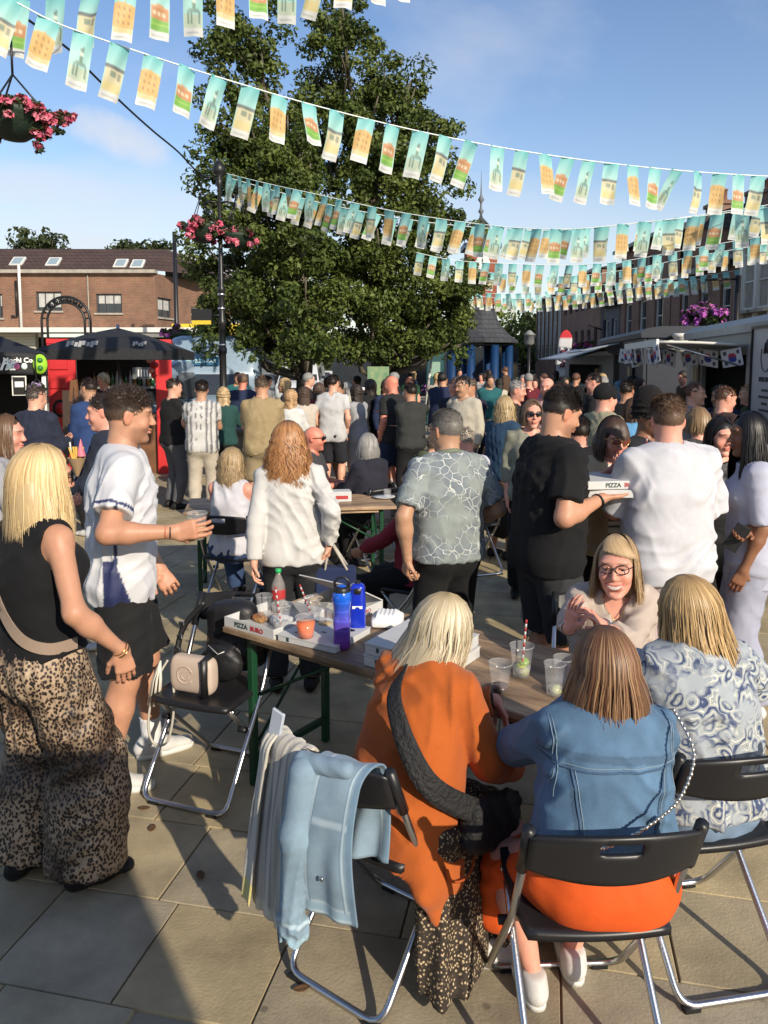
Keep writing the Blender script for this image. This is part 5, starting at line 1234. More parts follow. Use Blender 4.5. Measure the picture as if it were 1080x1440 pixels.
# ------------------------------------------------------------------ stalls on the left
M_CANVAS = mat('black_canvas', (.016, .017, .019), .75, bump=.3, bscale=14, bdist=.03)
YG = 10.0
gz = empty('black_gazebo', 'black canvas gazebo with white lettering and a green emblem on its valance', 'gazebo', (atY(-40, 520, YG).x, YG, 0))
gz.location.x = atY(66, 500, YG).x; gz.rotation_euler.z = RAD(24); gx1 = 0.0; gx0 = -3.0; zv1, zv0 = atY(30, 497, YG).z, atY(30, 527, YG).z; zv1r = atY(66, 499, YG).z
P = np.array([[(gx0+(gx1-gx0)*i/24, .025*math.sin(i*1.1)-.02, zv0+(zv1-zv0)*j/6+.012*math.sin(i*.7)) for j in range(7)] for i in range(25)]); sheet(P, .006, 'valance', M_CANVAS, gz)
P = np.array([[(gx1, 3.0*i/16, zv0+(zv1-zv0)*j/6) for j in range(7)] for i in range(17)]); sheet(P, .006, 'valance', M_CANVAS, gz)
q = MB(); zp_ = zv1+.62; q.add([(gx0, 0, zv1), (gx1, 0, zv1), (gx1, 3, zv1), (gx0, 3, zv1), ((gx0+gx1)/2, 1.5, zp_)], [(0, 1, 4), (1, 2, 4), (2, 3, 4), (3, 0, 4)], True); q.build('canopy', M_CANVAS, gz)
for (x, y) in ((gx0+.05, .05), (gx1-.05, .05), (gx1-.05, 2.95), (gx0+.05, 2.95)): q = MB(); q.box((x, y, zv1/2), (.05, .05, zv1)); q.build('leg', M_WHITE if y < 1 else M_BLACK, gz)
M_INK = mat('white_print', (.75, .75, .72), .6)
put_text('halaha', .20, (gx1-.62, -.06, (zv0+zv1)/2-.01), (1, 0, 0), (0, 0, 1), M_INK, gz, shear=.35, bold=.006)
put_text('Mochi Co', .085, (gx1-.34, -.055, zv1-.09), (1, 0, 0), (0, 0, 1), M_INK, gz, bold=.003)
for k, cc in enumerate(((.6, .7, .65), (.5, .12, .25), (.6, .7, .65))):
    q = MB(); q.lathe((gx1-.44+k*.085, -.06, zv0+.11), [(.001, 0), (.036, .0), (.036, .006), (.001, .007)], 12, R=Matrix.Rotation(RAD(90), 3, 'X'), sy=1.2); q.build('mochi_print', mat('mochi%d' % k, cc, .6), gz)
q = MB(); q.lathe((gx1-.085, -.07, (zv0+zv1)/2), [(.001, 0), (.085, 0), (.085, .01), (.001, .012)], 20, R=Matrix.Rotation(RAD(90), 3, 'X'), sy=1.5); q.build('emblem', mat('lime_green', (.28, .55, .03), .5), gz)
for k in (-1, 1): q = MB(); q.lathe((gx1-.085, -.082, (zv0+zv1)/2+k*.05), [(.001, 0), (.035, 0), (.035, .006), (.001, .007)], 14, R=Matrix.Rotation(RAD(90), 3, 'X')); q.build('emblem_spot', mat('dark_green', (.03, .16, .03), .5), gz)
for sx in (1,):
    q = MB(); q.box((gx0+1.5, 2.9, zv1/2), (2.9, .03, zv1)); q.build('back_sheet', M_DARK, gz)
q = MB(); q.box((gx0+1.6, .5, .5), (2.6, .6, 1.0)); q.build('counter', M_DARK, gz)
fr_ = MB(); fx = -.34; 
fr_.box((fx, -.0, atY(33, 542, YG).z), (.17, .02, .25)); fo = fr_.build('menu_frame', M_WHITE, gz); q = MB(); q.box((fx, -.015, atY(33, 542, YG).z), (.14, .02, .22)); q.build('menu_board', M_DARK, fo); q = MB(); q.box((fx, -.028, atY(33, 540, YG).z), (.10, .01, .07)); q.build('menu_card', M_INK, fo)
basket('bunch of lilac paper flowers hanging under the gazebo valance', (atY(56, 540, YG-.1).x, YG-.2, atY(56, 548, YG).z+.05), .10, [(.35, .22, .50), (.5, .38, .62), (.6, .5, .7)], 21, hang=.1, fs=.035, n=.5, group=None)['category'] = 'flowers'

YR = 13.0; KRZ = RAD(14); ksx = atY(68, 540, YR).x
ks = empty('red_kiosk', 'red painted kiosk bar with open dark front between two red door panels', 'kiosk', (ksx, YR, 0), KRZ)
w1, w2, w3 = atY(105, 540, YR).x-ksx, atY(213, 540, YR).x-ksx, atY(236, 540, YR).x-ksx; zt_ = atY(80, 483, YR).z
q = MB(); q.box((w1/2, 0, zt_/2), (w1, .07, zt_), bev=.01); d = q.build('door_panel', M_RED, ks)
for (a, b_) in ((.08, .62), (.66, .78), (.80, .97)):
    for zc0, hh in ((zt_*(a+b_)/2, zt_*(b_-a)),):
        q = MB(); q.box((w1*.40, -.045, zc0), (w1*.66, .03, hh-.03), bev=.008); q.build('raised_panel', M_RED, d)
q = MB(); q.lathe((w1*.42, -.065, zt_*.52), [(.001, 0), (.12, 0), (.12, .02), (.095, .03)], 24, R=Matrix.Rotation(RAD(90), 3, 'X'), sy=1.25); q.build('round_window', M_DARK, d)
q = MB(); q.lathe((w1*.42, -.09, zt_*.52), [(.001, .01), (.075, 0), (.08, .01)], 20, R=Matrix.Rotation(RAD(90), 3, 'X'), sy=1.25); q.build('window_boss', M_RED, d)
for k in range(7): q = MB(); q.box((w1*.40, -.075, zt_*.12+k*.075), (w1*.5, .03, .035)); q.build('louvre', mat('deep_red_paint', (.30, .012, .015), .5), d)  # louvre slats in a deeper red than the door panel
q = MB(); q.box(((w2+w3)/2, 0, zt_/2), (w3-w2, .07, zt_), bev=.01); q.build('side_panel', M_RED, ks)
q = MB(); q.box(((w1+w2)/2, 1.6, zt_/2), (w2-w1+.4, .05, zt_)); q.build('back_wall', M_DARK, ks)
q = MB(); q.box((w3/2, .8, zt_+.04), (w3, 1.7, .08)); q.build('roof', M_RED, ks)
for x in (0.03,): q = MB(); q.box((x, .82, zt_/2), (.05, 1.55, zt_)); q.build('side_wall', M_RED, ks)
q = MB(); q.box(((w1+w2)/2, .3, 1.02), (w2-w1-.02, .5, .06)); q.box(((w1+w2)/2, .1, .5), (w2-w1-.02, .04, 1.0)); q.build('bar_counter', mat('varnished_wood', (.16, .07, .03), .4, var=.3), ks)
rb = random.Random(5)
for k in range(14):
    q = MB(); x = w1+.12+k*(w2-w1-.24)/13; h_ = rb.uniform(.2, .3); q.lathe((x, .0, 0), [(.001, 1.5), (.035, 1.5), (.035, 1.5+h_*.6), (.012, 1.5+h_*.8), (.012, 1.5+h_)], 8); q.v = [(a, b_+1.45, c) for a, b_, c in q.v]; o = q.build('bottle', mat('bottle%d' % (k % 3), [(.2, .12, .03), (.03, .1, .04), (.3, .3, .3)][k % 3], .15), ks)
q = MB(); q.box(((w1+w2)/2, 1.45, 1.48), (w2-w1, .2, .04)); q.build('shelf', M_GREYP, ks)
q = MB(); q.box((atY(196, 540, YR).x-ksx, -.1, atY(196, 525, YR).z), (.34, .02, .2)); q.build('price_board', mat('chalk_grey', (.10, .11, .11), .7), ks)
for k in range(5): q = MB(); q.box((atY(190+k*4, 540, YR).x-ksx, -.115, atY(196, 525, YR).z), (.02, .008, .12)); q.build('chalk_text', M_INK, ks)
ch = empty('red_paper_lantern', 'red and white paper lantern string hanging at the right of the kiosk', 'lantern', atY(214, 508, YR-.5), 0)
for k, (dx, dz, r_) in enumerate(((0, .12, .05), (-.03, .02, .07), (.03, -.06, .07), (-.02, -.15, .06), (.02, -.23, .05))): q = MB(); q.lathe((dx, 0, dz), [(.001, -r_), (r_*.8, -r_*.5), (r_, 0), (r_*.8, r_*.5), (.001, r_)], 10); q.build('lantern', M_RED if k % 2 == 0 else mat('lantern_pink', (.65, .25, .22), .6), ch)
# umbrella
YU = 11.4; ux = atY(167, 500, YU).x
um = empty('black_parasol', 'large square black parasol with white print over the red kiosk', 'parasol', (ux, YU, 0))
ztop = atY(172, 461, YU).z; zed = atY(172, 491, YU-1.0).z; a_ = .90
P8 = [(-a_, -a_), (0, -a_*1.0), (a_, -a_), (a_, 0), (a_, a_), (0, a_), (-a_, a_), (-a_, 0)]
q = MB(); vs = [(0, 0, ztop)]
for t in (.35, .7, 1.0):
    for (x, y) in P8: sag = 0 if (x == 0 or y == 0) else 0; vs.append((x*t, y*t, ztop-(ztop-zed)*t**1.25+(-.02 if (x and y) else .02)*t))
fs_ = [(0, 1+i, 1+(i+1) % 8) for i in range(8)]+[(1+r*8+i, 9+r*8+i, 9+r*8+(i+1) % 8, 1+r*8+(i+1) % 8) for r in range(2) for i in range(8)]
vs += [(x, y, zed-.14) for x, y in P8]; fs_ += [(17+i, 25+i, 25+(i+1) % 8, 17+(i+1) % 8) for i in range(8)]
q.add(vs, fs_); q.build('canopy', M_CANVAS, um)
q = MB(); q.tube([(0, 0, 0), (0, 0, ztop+.05)], .025, 8); q.build('pole', M_STEEL, um); q = MB(); q.box((0, 0, .06), (.5, .5, .1)); q.build('base', M_BLACK, um)
for i, (x, y) in enumerate(P8): q = MB(); q.tube([(0, 0, ztop-.12), (x*.97, y*.97, zed-.03)], .01, 4); q.build('rib', M_BLACK, um)
for (x0, n, s) in ((-.40, 8, 1), (.50, 5, .7)):
    for k in range(n): q = MB(); q.box((x0+k*.055*s*1.0, -a_*.93, zed+.075-.0+.012*math.sin(k*2)), (.042*s, .012, (.075+.03*(k % 3 == 0))*s), R=Matrix.Rotation(RAD(-40), 3, 'X')); q.build('print', mat('grey_print', (.30, .30, .30), .7), um)
# ------------------------------------------------------------------ vehicles
M_TYRE = mat('tyre', (.02, .02, .02), .8); M_RIM = mat('rim', (.4, .4, .42), .35, metal=.8); M_LAMP = mat('headlamp', (.6, .62, .65), .1, spec=.9); M_TAIL = mat('tail_lamp', (.35, .01, .01), .2)
def loft_x(sections, name, m, par, smooth=True):
    """sections: list of (y, [(x,z)...]) closed rings of equal length"""
    n = len(sections[0][1]); V = [(x, y, z) for y, r in sections for x, z in r]; F = []
    for i in range(len(sections)-1):
        for k in range(n): F.append((i*n+k, i*n+(k+1) % n, (i+1)*n+(k+1) % n, (i+1)*n+k))
    b = MB(); b.add(V, F+[tuple(range(n-1, -1, -1)), tuple((len(sections)-1)*n+k for k in range(n))], smooth); return b.build(name, m, par)
def ring(w, z0, z1, r=.12, top=1.0):
    """rounded rectangle, half width w, taper at the top"""
    pts = []
    for (sx, sz, a0) in ((1, -1, -90), (1, 1, 0), (-1, 1, 90), (-1, -1, 180)):
        ww = w*(top if sz > 0 else 1)
        for k in range(4):
            a = RAD(a0+k*30); pts.append((sx*(ww-r)+math.cos(a)*r, (z1-r if sz > 0 else z0+r)+math.sin(a)*r))
    return pts
def car(label, x, y, heading, kind='car', colr=(.3, .3, .3), group=None):
    e = empty({'car': 'parked_car', 'van': 'parked_van'}[kind], label, kind, (x, y, 0), RAD(heading), group)
    m = mat('car_%d_%d_%d' % tuple(int(c*100) for c in colr), colr, .3, coat=.6, metal=.1)
    if kind == 'car': prof = [(-2.0, .45, .62, .78), (-1.9, .30, .72, .86), (-1.2, .28, .88, .88), (-.95, .28, .92, .88), (1.3, .28, .95, .88), (1.85, .3, .92, .86), (2.0, .42, .8, .8)]; cab = [(-1.15, .90, .80), (-.45, 1.42, .64), (.9, 1.45, .64), (1.75, .95, .76)]; H = 1.45
    else: prof = [(-2.5, .5, .8, .86), (-2.4, .35, 1.0, .95), (-1.7, .33, 1.15, .97), (2.4, .33, 1.2, .97), (2.5, .4, 1.1, .95)]; cab = [(-1.75, 1.12, .93), (-1.15, 1.85, .82), (-.6, 1.98, .82), (2.35, 2.0, .84), (2.48, 1.15, .93)]; H = 2.0
    loft_x([(yy, ring(w, z0, z1, .12)) for yy, z0, z1, w in prof], 'body', m, e)
    V = []; zb = cab[0][1]-.06
    loft_x([(cab[0][0], ring(cab[0][2], zb-.1, cab[0][1]+.02, .04))]+[(yy, ring(w+.06, zb-.1, zz, .08, top=w/(w+.10))) for yy, zz, w in cab[1:-1]]+[(cab[-1][0], ring(cab[-1][2], zb-.1, cab[-1][1]+.02, .04))], 'cabin', m, e)
    (ya, za, wa), (yb, zb2, wb) = cab[0], cab[1]
    b = MB(); b.add([(-wa*.92, ya-.02, za+.05), (wa*.92, ya-.02, za+.05), (wb*.90, yb-.03, zb2-.10), (-wb*.90, yb-.03, zb2-.10)], [(0, 1, 2, 3)]); b.build('windscreen', M_GLASS, e)
    (yc, zc, wc), (yd, zd, wd) = cab[-2], cab[-1]
    b = MB(); b.add([(-wd*.88, yd+.03, zd+.06), (wd*.88, yd+.03, zd+.06), (wc*.85, yc+.05, zc-.10), (-wc*.85, yc+.05, zc-.10)], [(0, 3, 2, 1)]); b.build('rear_window', M_GLASS, e)
    for sx in (-1, 1):
        wv = (.80 if kind == 'car' else .97)
        q = MB(); x0 = sx*(wv+.01); zz0, zz1 = (.94, 1.34) if kind == 'car' else (1.25, 1.75)
        q.add([(x0, ya+.45, zz0), (x0*.9, yb+.15, zz1), (x0*.9, (.75 if kind == 'car' else -.2), zz1), (x0, (1.2 if kind == 'car' else -.1), zz0)], [(0, 1, 2, 3)]); q.build('side_window', M_GLASS, e)
        for yy in ((-1.3, 1.3) if kind == 'car' else (-1.6, 1.6)):
            R = Matrix.Rotation(RAD(90), 3, 'Y'); q = MB(); q.lathe((sx*(.78 if kind == 'car' else .88), yy, .32), [(.20, -.11), (.30, -.11), (.32, -.07), (.32, .07), (.30, .11), (.20, .11)], 18, R=R, cap=False); w = q.build('wheel', M_TYRE, e); q = MB(); q.lathe((sx*(.78 if kind == 'car' else .88)+sx*.08, yy, .32), [(.001, 0), (.2, .0), (.21, .02)], 12, R=R); q.build('rim', M_RIM, w)
        q = MB(); q.box((sx*.62, prof[0][0]-.0, .66 if kind == 'car' else .85), (.34, .10, .15), bev=.03); q.build('headlight', M_LAMP, e)
        q = MB(); q.box((sx*.68, prof[-1][0], .75), (.2, .06, .22), bev=.02); q.build('tail_light', M_TAIL, e)
        q = MB(); q.box((sx*(wv+.12), ya+.4, zz0+.05), (.16, .1, .12), bev=.03); q.build('mirror', M_BLACK, e)
    q = MB(); q.box((0, prof[0][0]-.03, .45), (.52, .02, .11)); q.build('number_plate', M_INK, e); q = MB(); q.box((0, prof[0][0]-.01, .62 if kind == 'car' else .8), (.8, .04, .12)); q.build('grille', M_BLACK, e)
    return e
for k, (px, Y, hd_, kd, cc, lab) in enumerate([(487, 40, 10, 'car', (.25, .27, .30), 'grey hatchback parked under the big trees, left of the trunks'), (425, 36, 0, 'van', (.55, .56, .56), 'white van parked behind the left tree trunk'),
        (575, 46, 80, 'car', (.05, .06, .08), 'dark car seen side-on under the right tree'), (545, 40, 5, 'car', (.35, .36, .36), 'silver car facing us under the right tree'),
        (708, 62, 0, 'van', (.65, .66, .66), 'small white van seen between the blue pavilion columns'), (665, 50, 60, 'car', (.30, .32, .32), 'silver car behind the thick blue pavilion column'), (735, 56, 20, 'car', (.22, .26, .28), 'pale blue-grey car right of the white van'),
        (460, 50, 80, 'car', (.5, .5, .5), 'white car seen side-on behind the left tree')]):
    car(lab, atY(px, 520, Y).x, Y, hd_, kd, cc, 'cars parked beyond the square')
# mobile bar van
mv = empty('mobile_bar_van', 'pale blue horsebox van with a blue sign over its windscreen, behind the lamp post', 'van', (atY(292, 540, 16).x, 16, 0), RAD(4))
M_PALEB = mat('pale_blue_paint', (.22, .30, .38), .35, coat=.3, var=.1); zr = atY(280, 470, 16).z
loft_x([(0.35, ring(.95, .5, zr-.75, .2)), (.42, ring(1.0, .5, zr-.60, .25)), (.62, ring(1.02, .5, zr-.14, .34)), (.95, ring(1.02, .5, zr, .34)), (5, ring(1.02, .5, zr, .34))], 'body', M_PALEB, mv)
loft_x([(-.55, ring(.82, .45, 1.0, .15)), (-.45, ring(.90, .42, 1.12, .2)), (.2, ring(.95, .42, 1.28, .2)), (.5, ring(.96, .42, 1.3, .2))], 'bonnet', M_PALEB, mv)
b = MB(); b.add([(-.85, .16, 1.22), (.85, .16, 1.22), (.80, .40, zr-.70), (-.80, .40, zr-.70)], [(0, 1, 2, 3)]); b.build('windscreen', M_GLASS, mv)
zs_ = atY(276, 508, 16).z; q = MB(); q.box((-.18, .37, zs_), (.74, .06, .18), bev=.01); sg_ = q.build('sign', mat('sign_blue', (.015, .10, .20), .5), mv); put_text('MOBILE BAR', .115, (-.18, .33, zs_), (1, 0, 0), (0, 0, 1), mat('sign_pale', (.35, .5, .55), .6), mv, bold=.003)
for sx in (-1, 1):
    q = MB(); q.lathe((sx*.62, -.52, .85), [(.001, -.02), (.1, .0), (.11, .04)], 14, R=Matrix.Rotation(RAD(90), 3, 'X')); q.build('headlight', M_LAMP, mv)
    for yy in (0, 3.6): R = Matrix.Rotation(RAD(90), 3, 'Y'); q = MB(); q.lathe((sx*.85, yy, .34), [(.2, -.1), (.34, -.08), (.34, .08), (.2, .1)], 18, R=R, cap=False); w = q.build('wheel', M_TYRE, mv); q = MB(); q.lathe((sx*.92, yy, .34), [(.001, 0), (.2, .0)], 12, R=R); q.build('rim', M_RIM, w)
    q = MB(); q.box((sx*1.1, .3, 1.45), (.14, .08, .28), bev=.03); q.build('mirror', M_BLACK, mv)
vb = car('pale blue van nose showing left of the mobile bar', atY(236, 540, 15).x-.6, 16.4, -8, 'van', (.20, .27, .36))
# ------------------------------------------------------------------ trailers on the right
def trailer(label, A, B, H, m, roofm=M_WHITE, D=2.0, z0=.45, name='food_trailer', win=(.2, .7), wz=(1.15, 2.0), roundtop=True):
    A, B = Vector(A), Vector(B); d = B-A; L = d.length; rz = math.atan2(d.y, d.x); e = empty(name, label, 'food trailer', (A.x, A.y, 0), rz)
    a, b_ = win[0]*L, win[1]*L; w = MB(); wall_panel(w, 0, L, z0, H, [(a, b_, wz[0], wz[1])], 0, .06); w.build('serving_wall', m, e)
    q = MB(); q.box((L/2, D, (z0+H)/2), (L, .06, H-z0)); q.build('back_wall', m, e)
    for x in (.031, L-.031): q = MB(); q.box((x, D/2+.03, (z0+H)/2), (.06, D-.1, H-z0-.01)); q.build('end_wall', m, e)
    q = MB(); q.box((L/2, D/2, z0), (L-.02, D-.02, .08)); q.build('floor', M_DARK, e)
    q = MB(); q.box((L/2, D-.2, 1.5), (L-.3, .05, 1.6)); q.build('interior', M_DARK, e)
    q = MB(); n = 8; prof = [(-.06, H-.10), (-.07, H), (.05, H+.09), (.3, H+.13), (D-.3, H+.13), (D-.05, H+.09), (D+.07, H), (D+.06, H-.10)]
    q.add([(x, y, z) for x in (-.05, L+.05) for y, z in prof], [(i, (i+1) % 8, 8+(i+1) % 8, 8+i) for i in range(8)]+[tuple(range(7, -1, -1)), tuple(range(8, 16))], False); q.build('roof', roofm, e)
    q = MB(); q.box(((a+b_)/2, -.14, wz[0]-.03), (b_-a+.1, .34, .04)); q.build('counter', M_STEEL, e)
    for x in (L*.35, L*.65): q = MB(); q.lathe((x, .12, .33), [(.18, -.1), (.32, -.08), (.32, .08), (.18, .1)], 16, R=Matrix.Rotation(RAD(90), 3, 'X'), cap=False); q.build('wheel', M_TYRE, e)
    return e, L, a, b_
YA, YB1 = 12.8, 6.6
A = Vector((atY(967, 500, YA).x, YA)); Bn = Vector((4.0, YB1)); M_PGREY = mat('trailer_grey', (.27, .275, .28), .45, var=.12, vscale=1.3)
t1, L1, wa_, wb_ = trailer('pale grey food trailer with open awning, small Korean flags and a tall menu panel', A, Bn, 2.42, M_PGREY, mat('trailer_roof', (.30, .31, .32), .5, var=.1), win=(.16, .52), wz=(1.15, 2.05))
P = np.array([[(wa_-.5+(wb_-wa_+.55)*i/10, -.02-1.05*j/6, 2.16+.10*j/6-.05*(j/6)**2) for j in range(7)] for i in range(11)]); sheet(P, .03, 'awning', M_WHITE, t1)
q = MB(); q.box(((wa_+wb_)/2-.22, -1.07, 2.20), (wb_-wa_+.55, .03, .09)); q.build('awning_edge', M_INK, t1)
for x in (wb_,): q = MB(); q.tube([(x, -.03, 1.9), (x, -.95, 2.18)], .012, 6); q.build('awning_strut', M_STEEL, t1)
nu, nv = 21, 15; U, Vv = np.meshgrid(np.linspace(-1, 1, nu), np.linspace(-1, 1, nv), indexing='ij'); KC = np.zeros((nu, nv, 3)); KC[:] = (.62, .62, .66)
X_, Z_ = U*.15, Vv*.11; rr_ = np.hypot(X_, Z_); KC[(rr_ < .056) & (Z_ > .0)] = (.42, .03, .08); KC[(rr_ < .056) & (Z_ <= 0)] = (.03, .05, .25)
for sx in (-1, 1):
    for sz in (-1, 1): KC[(np.abs(X_-sx*.095) < .022) & (np.abs(Z_-sz*.068) < .022)] = (.05, .05, .09)
for k in range(14):
    if k >= 8: x = wa_+.05+(k-8)*(wb_-wa_-.1)/5; y = -.98+.80*(k-8)/5; ry = RAD(30)
    elif k < 6: x = wa_-.4+k*(wb_-wa_+.5)/5.2; y = -1.09; ry = 0
    else: x = wa_-.52; y = -1.0+.45*(k-6); ry = RAD(90)
    PP = np.stack([U*.15, .02*np.sin(U*2+k)+.03*(1-Vv)*.5, (Vv-1)*.11+.012*U*(k % 3-1)], 2)
    f_ = sheet(PP, .002, 'korean_flag', mat('korean_flag', attr=True, rough=.7), t1, col=KC); f_.location = (x, y, 2.15 if k < 8 else 2.12); f_.rotation_euler = (0, RAD((-8, 6, 10, -5, 4, -9, 5, -6)[k % 8]), ry)
# menu panel
mx0, mx1 = L1*.60, L1*.76; q = MB(); q.box(((mx0+mx1)/2, -.05, 1.42), (mx1-mx0, .05, 1.84)); mp_ = q.build('menu_panel', mat('menu_white', (.42, .42, .43), .5), t1)
for x in (mx0, mx1): q = MB(); q.box((x, -.065, 1.42), (.03, .07, 1.9)); q.build('menu_frame', M_BLACK, mp_)
for z in (.49, 2.355): q = MB(); q.box(((mx0+mx1)/2, -.066, z), (mx1-mx0-.04, .066, .03)); q.build('menu_frame', M_BLACK, mp_)
mc = (mx0+mx1)/2; M_PRINT = mat('menu_print', (.06, .06, .07), .6)
q = MB(); q.tube([(mc+.17*math.cos(a), -.08, 2.02+.17*math.sin(a)) for a in np.linspace(RAD(150), RAD(390), 18)], .006, 5); q.tube([(mc-.06, -.08, 2.05), (mc-.03, -.08, 2.17), (mc, -.08, 2.06), (mc+.03, -.08, 2.2), (mc+.06, -.08, 2.05)], .010, 5); q.build('emblem', M_PRINT, mp_)
put_text('SEOUL FOOD', .07, (mc, -.08, 1.76), (1, 0, 0), (0, 0, 1), M_PRINT, mp_, bold=.002)
rl = random.Random(8)
for k in range(13): q = MB(); q.box((mc, -.078, 1.64-k*.075), (rl.uniform(.15, .42), .006, .028)); q.build('menu_line', M_PRINT, mp_)
# posters beside the window
for (x, z, w_, h_) in ((wa_-.35, 1.5, .5, .9), (.35, 2.15, .4, .4)):
    q = MB(); q.box((x, -.02, z), (w_, .02, h_)); po = q.build('poster', mat('poster_base', (.22, .20, .16), .6), t1)
    for i in range(2):
        for j in range(3 if h_ > .5 else 1): q = MB(); q.box((x-w_*.22+i*w_*.44, -.035, z-h_*.3+j*h_*.3), (w_*.36, .01, min(h_*.24, .22))); q.build('poster_picture', mat('pic%d' % ((i+j) % 3), [(.30, .22, .12), (.10, .09, .08), (.38, .36, .30)][(i+j) % 3], .6), po)
# second trailer, its slate blue darkened to carry the Korean trailer's shadow
A = Vector((atY(843, 500, 22.5).x, 22.5)); Bn = Vector((atY(905, 500, 15.8).x, 15.8)); M_SL = mat('shaded_slate_panel', (.026, .030, .042), .5, var=.15)
t2, L2, a2, b2_ = trailer('dark slate-blue food trailer with a raised silver awning behind the Korean trailer', A, Bn, atY(905, 468, 15.8).z, M_SL, M_SL, D=2.4, win=(.1, .55), wz=(1.2, 2.2))
P = np.array([[(a2-.3+(b2_-a2+.6)*i/8, -.02-.95*j/6, 2.42-.20*j/6) for j in range(7)] for i in range(9)]); sheet(P, .03, 'awning', mat('silver_sheet', (.28, .30, .31), .4), t2)
q = MB(); q.box((L2*.80, -.04, 1.65), (.75, .03, 1.5)); ap = q.build('poster', M_BLACK, t2); put_text('A', .42, (L2*.80, -.06, 2.15), (1, 0, 0), (0, 0, 1), M_INK, ap, bold=.01)
q = MB(); q.lathe((L2*.80, -.06, 1.5), [(.02, -.3), (.16, -.28), (.2, -.1), (.12, .1), (.17, .3), (.05, .36)], 10, sy=.1); q.build('poster_picture', mat('pic0'), ap)
t2e = MB(); px_ = atY(957, 483, 15.5); 
cu_ = empty('cup_sign', 'white takeaway cup shaped sign on the edge of the slate-blue trailer', 'sign', px_, 0); q = MB(); q.lathe((0, 0, 0), [(.10, -.16), (.15, .12), (.17, .13), (.17, .19), (.14, .2)], 14); q.build('cup', M_WHITE, cu_); q = MB(); q.lathe((0, 0, -.02), [(.125, -.05), (.142, .06)], 14, cap=False); q.build('sleeve', mat('kraft', (.3, .16, .08), .8), cu_); q = MB(); q.tube([(-.14, 0, .05), (-.3, 0, .02), (-.34, 0, -.06), (-.1, 0, -.1)], .03, 6); q.build('swoosh', M_WHITE, cu_)
# third, white stall with awning further left
A = Vector((atY(800, 500, 25).x, 25.5)); Bn = Vector((atY(838, 500, 21.5).x+.2, 20.5))
t3, L3, a3, b3_ = trailer('small white catering stall with curved glass and low awning left of the slate-blue trailer', A, Bn, 2.25, M_GREYP, M_WHITE, D=2.0, win=(.1, .8), wz=(1.1, 1.9))
P = np.array([[(a3-.2+(b3_-a3+.4)*i/8, -.02-.9*j/6, 2.3-.25*(j/6)) for j in range(7)] for i in range(9)]); sheet(P, .03, 'awning', mat('silver_sheet'), t3)
P = np.array([[(a3-.2+(b3_-a3+.4)*i/8, -.12-.6*j/6, 1.32-.08*(j/6)) for j in range(7)] for i in range(9)]); sheet(P, .03, 'shelf', M_WHITE, t3)
# poster boards and odds and ends under the trees
bd = empty('green_poster_board', 'green painted poster board standing behind the crowd under the trees', 'board', (atY(532, 560, 15).x, 15, 0)); q = MB(); q.box((0, 0, atY(532, 548, 15).z), (.42, .04, .9)); q.build('board', mat('green_poster', (.10, .22, .12), .6, col2=(.25, .3, .15), vscale=6), bd); 
for sx in (-.18, .18): q = MB(); q.box((sx, .03, .6), (.04, .04, 1.2)); q.build('leg', M_BLACK, bd)
bd = empty('teal_sign_post', 'dark teal information post with pale notice near the pavilion', 'sign', (atY(612, 520, 24).x, 24, 0)); q = MB(); q.box((0, 0, 1.25), (.55, .12, 2.5), bev=.03); q.build('panel', mat('teal_post', (.01, .06, .07), .5), bd); q = MB(); q.box((0, -.07, 1.75), (.3, .02, .45)); q.build('notice', mat('notice', (.22, .35, .28), .6), bd)
bd = empty('white_mast', 'thin white leaning mast over the crowd left of the pavilion', 'pole', (atY(598, 540, 20).x, 20, 0)); q = MB(); q.tube([(0, 0, .8), (.18, 0, atY(604, 498, 20).z)], .03, 8); q.build('pole', M_WHITE, bd); q = MB(); q.box((.18, 0, atY(604, 498, 20).z+.05), (.12, .1, .15), bev=.03); q.build('head', M_WHITE, bd)
bd = empty('traffic_signal', 'black lamp head on a post right of the pavilion', 'lamp post', (atY(744, 500, 30).x, 30, 0)); q = MB(); q.tube([(0, 0, 0), (0, 0, 2.6)], .06, 8); q.build('pole', M_BLACK, bd); q = MB(); q.lathe((0, 0, 2.6), [(.1, 0), (.2, .1), (.2, .4), (.26, .42), (.05, .6)], 8); q.build('lamp_head', M_GREYP, bd)
fl_ = empty('flower_bed', 'raised planter of dark purple flowers beneath the pavilion roof', 'planter', (atY(676, 530, 29).x, 29, 0)); q = MB(); q.box((0, 0, .35), (4, 1.2, .7)); q.build('planter_box', M_STONE, fl_)
V, T, C = leaf_cloud([(x, y, .9+.3*random.random(), .35) for x in np.linspace(-1.9, 1.9, 14) for y in (-.4, .3)], 50, .14, PURP+[(.03, .05, .02)]*3+[(.5, .35, .05)], 3); link('flowers', mesh_np('flowers', V, T, False, C), mat('petals'), fl_, kind='stuff')

# unseen trailer added behind the photographer to shade the lower left of the paving
trailer('tall white catering trailer standing behind the photographer, outside the picture', (1.68, -1.45), (-2.4, -1.45), 2.86, M_PGREY, D=2.2, z0=.04)
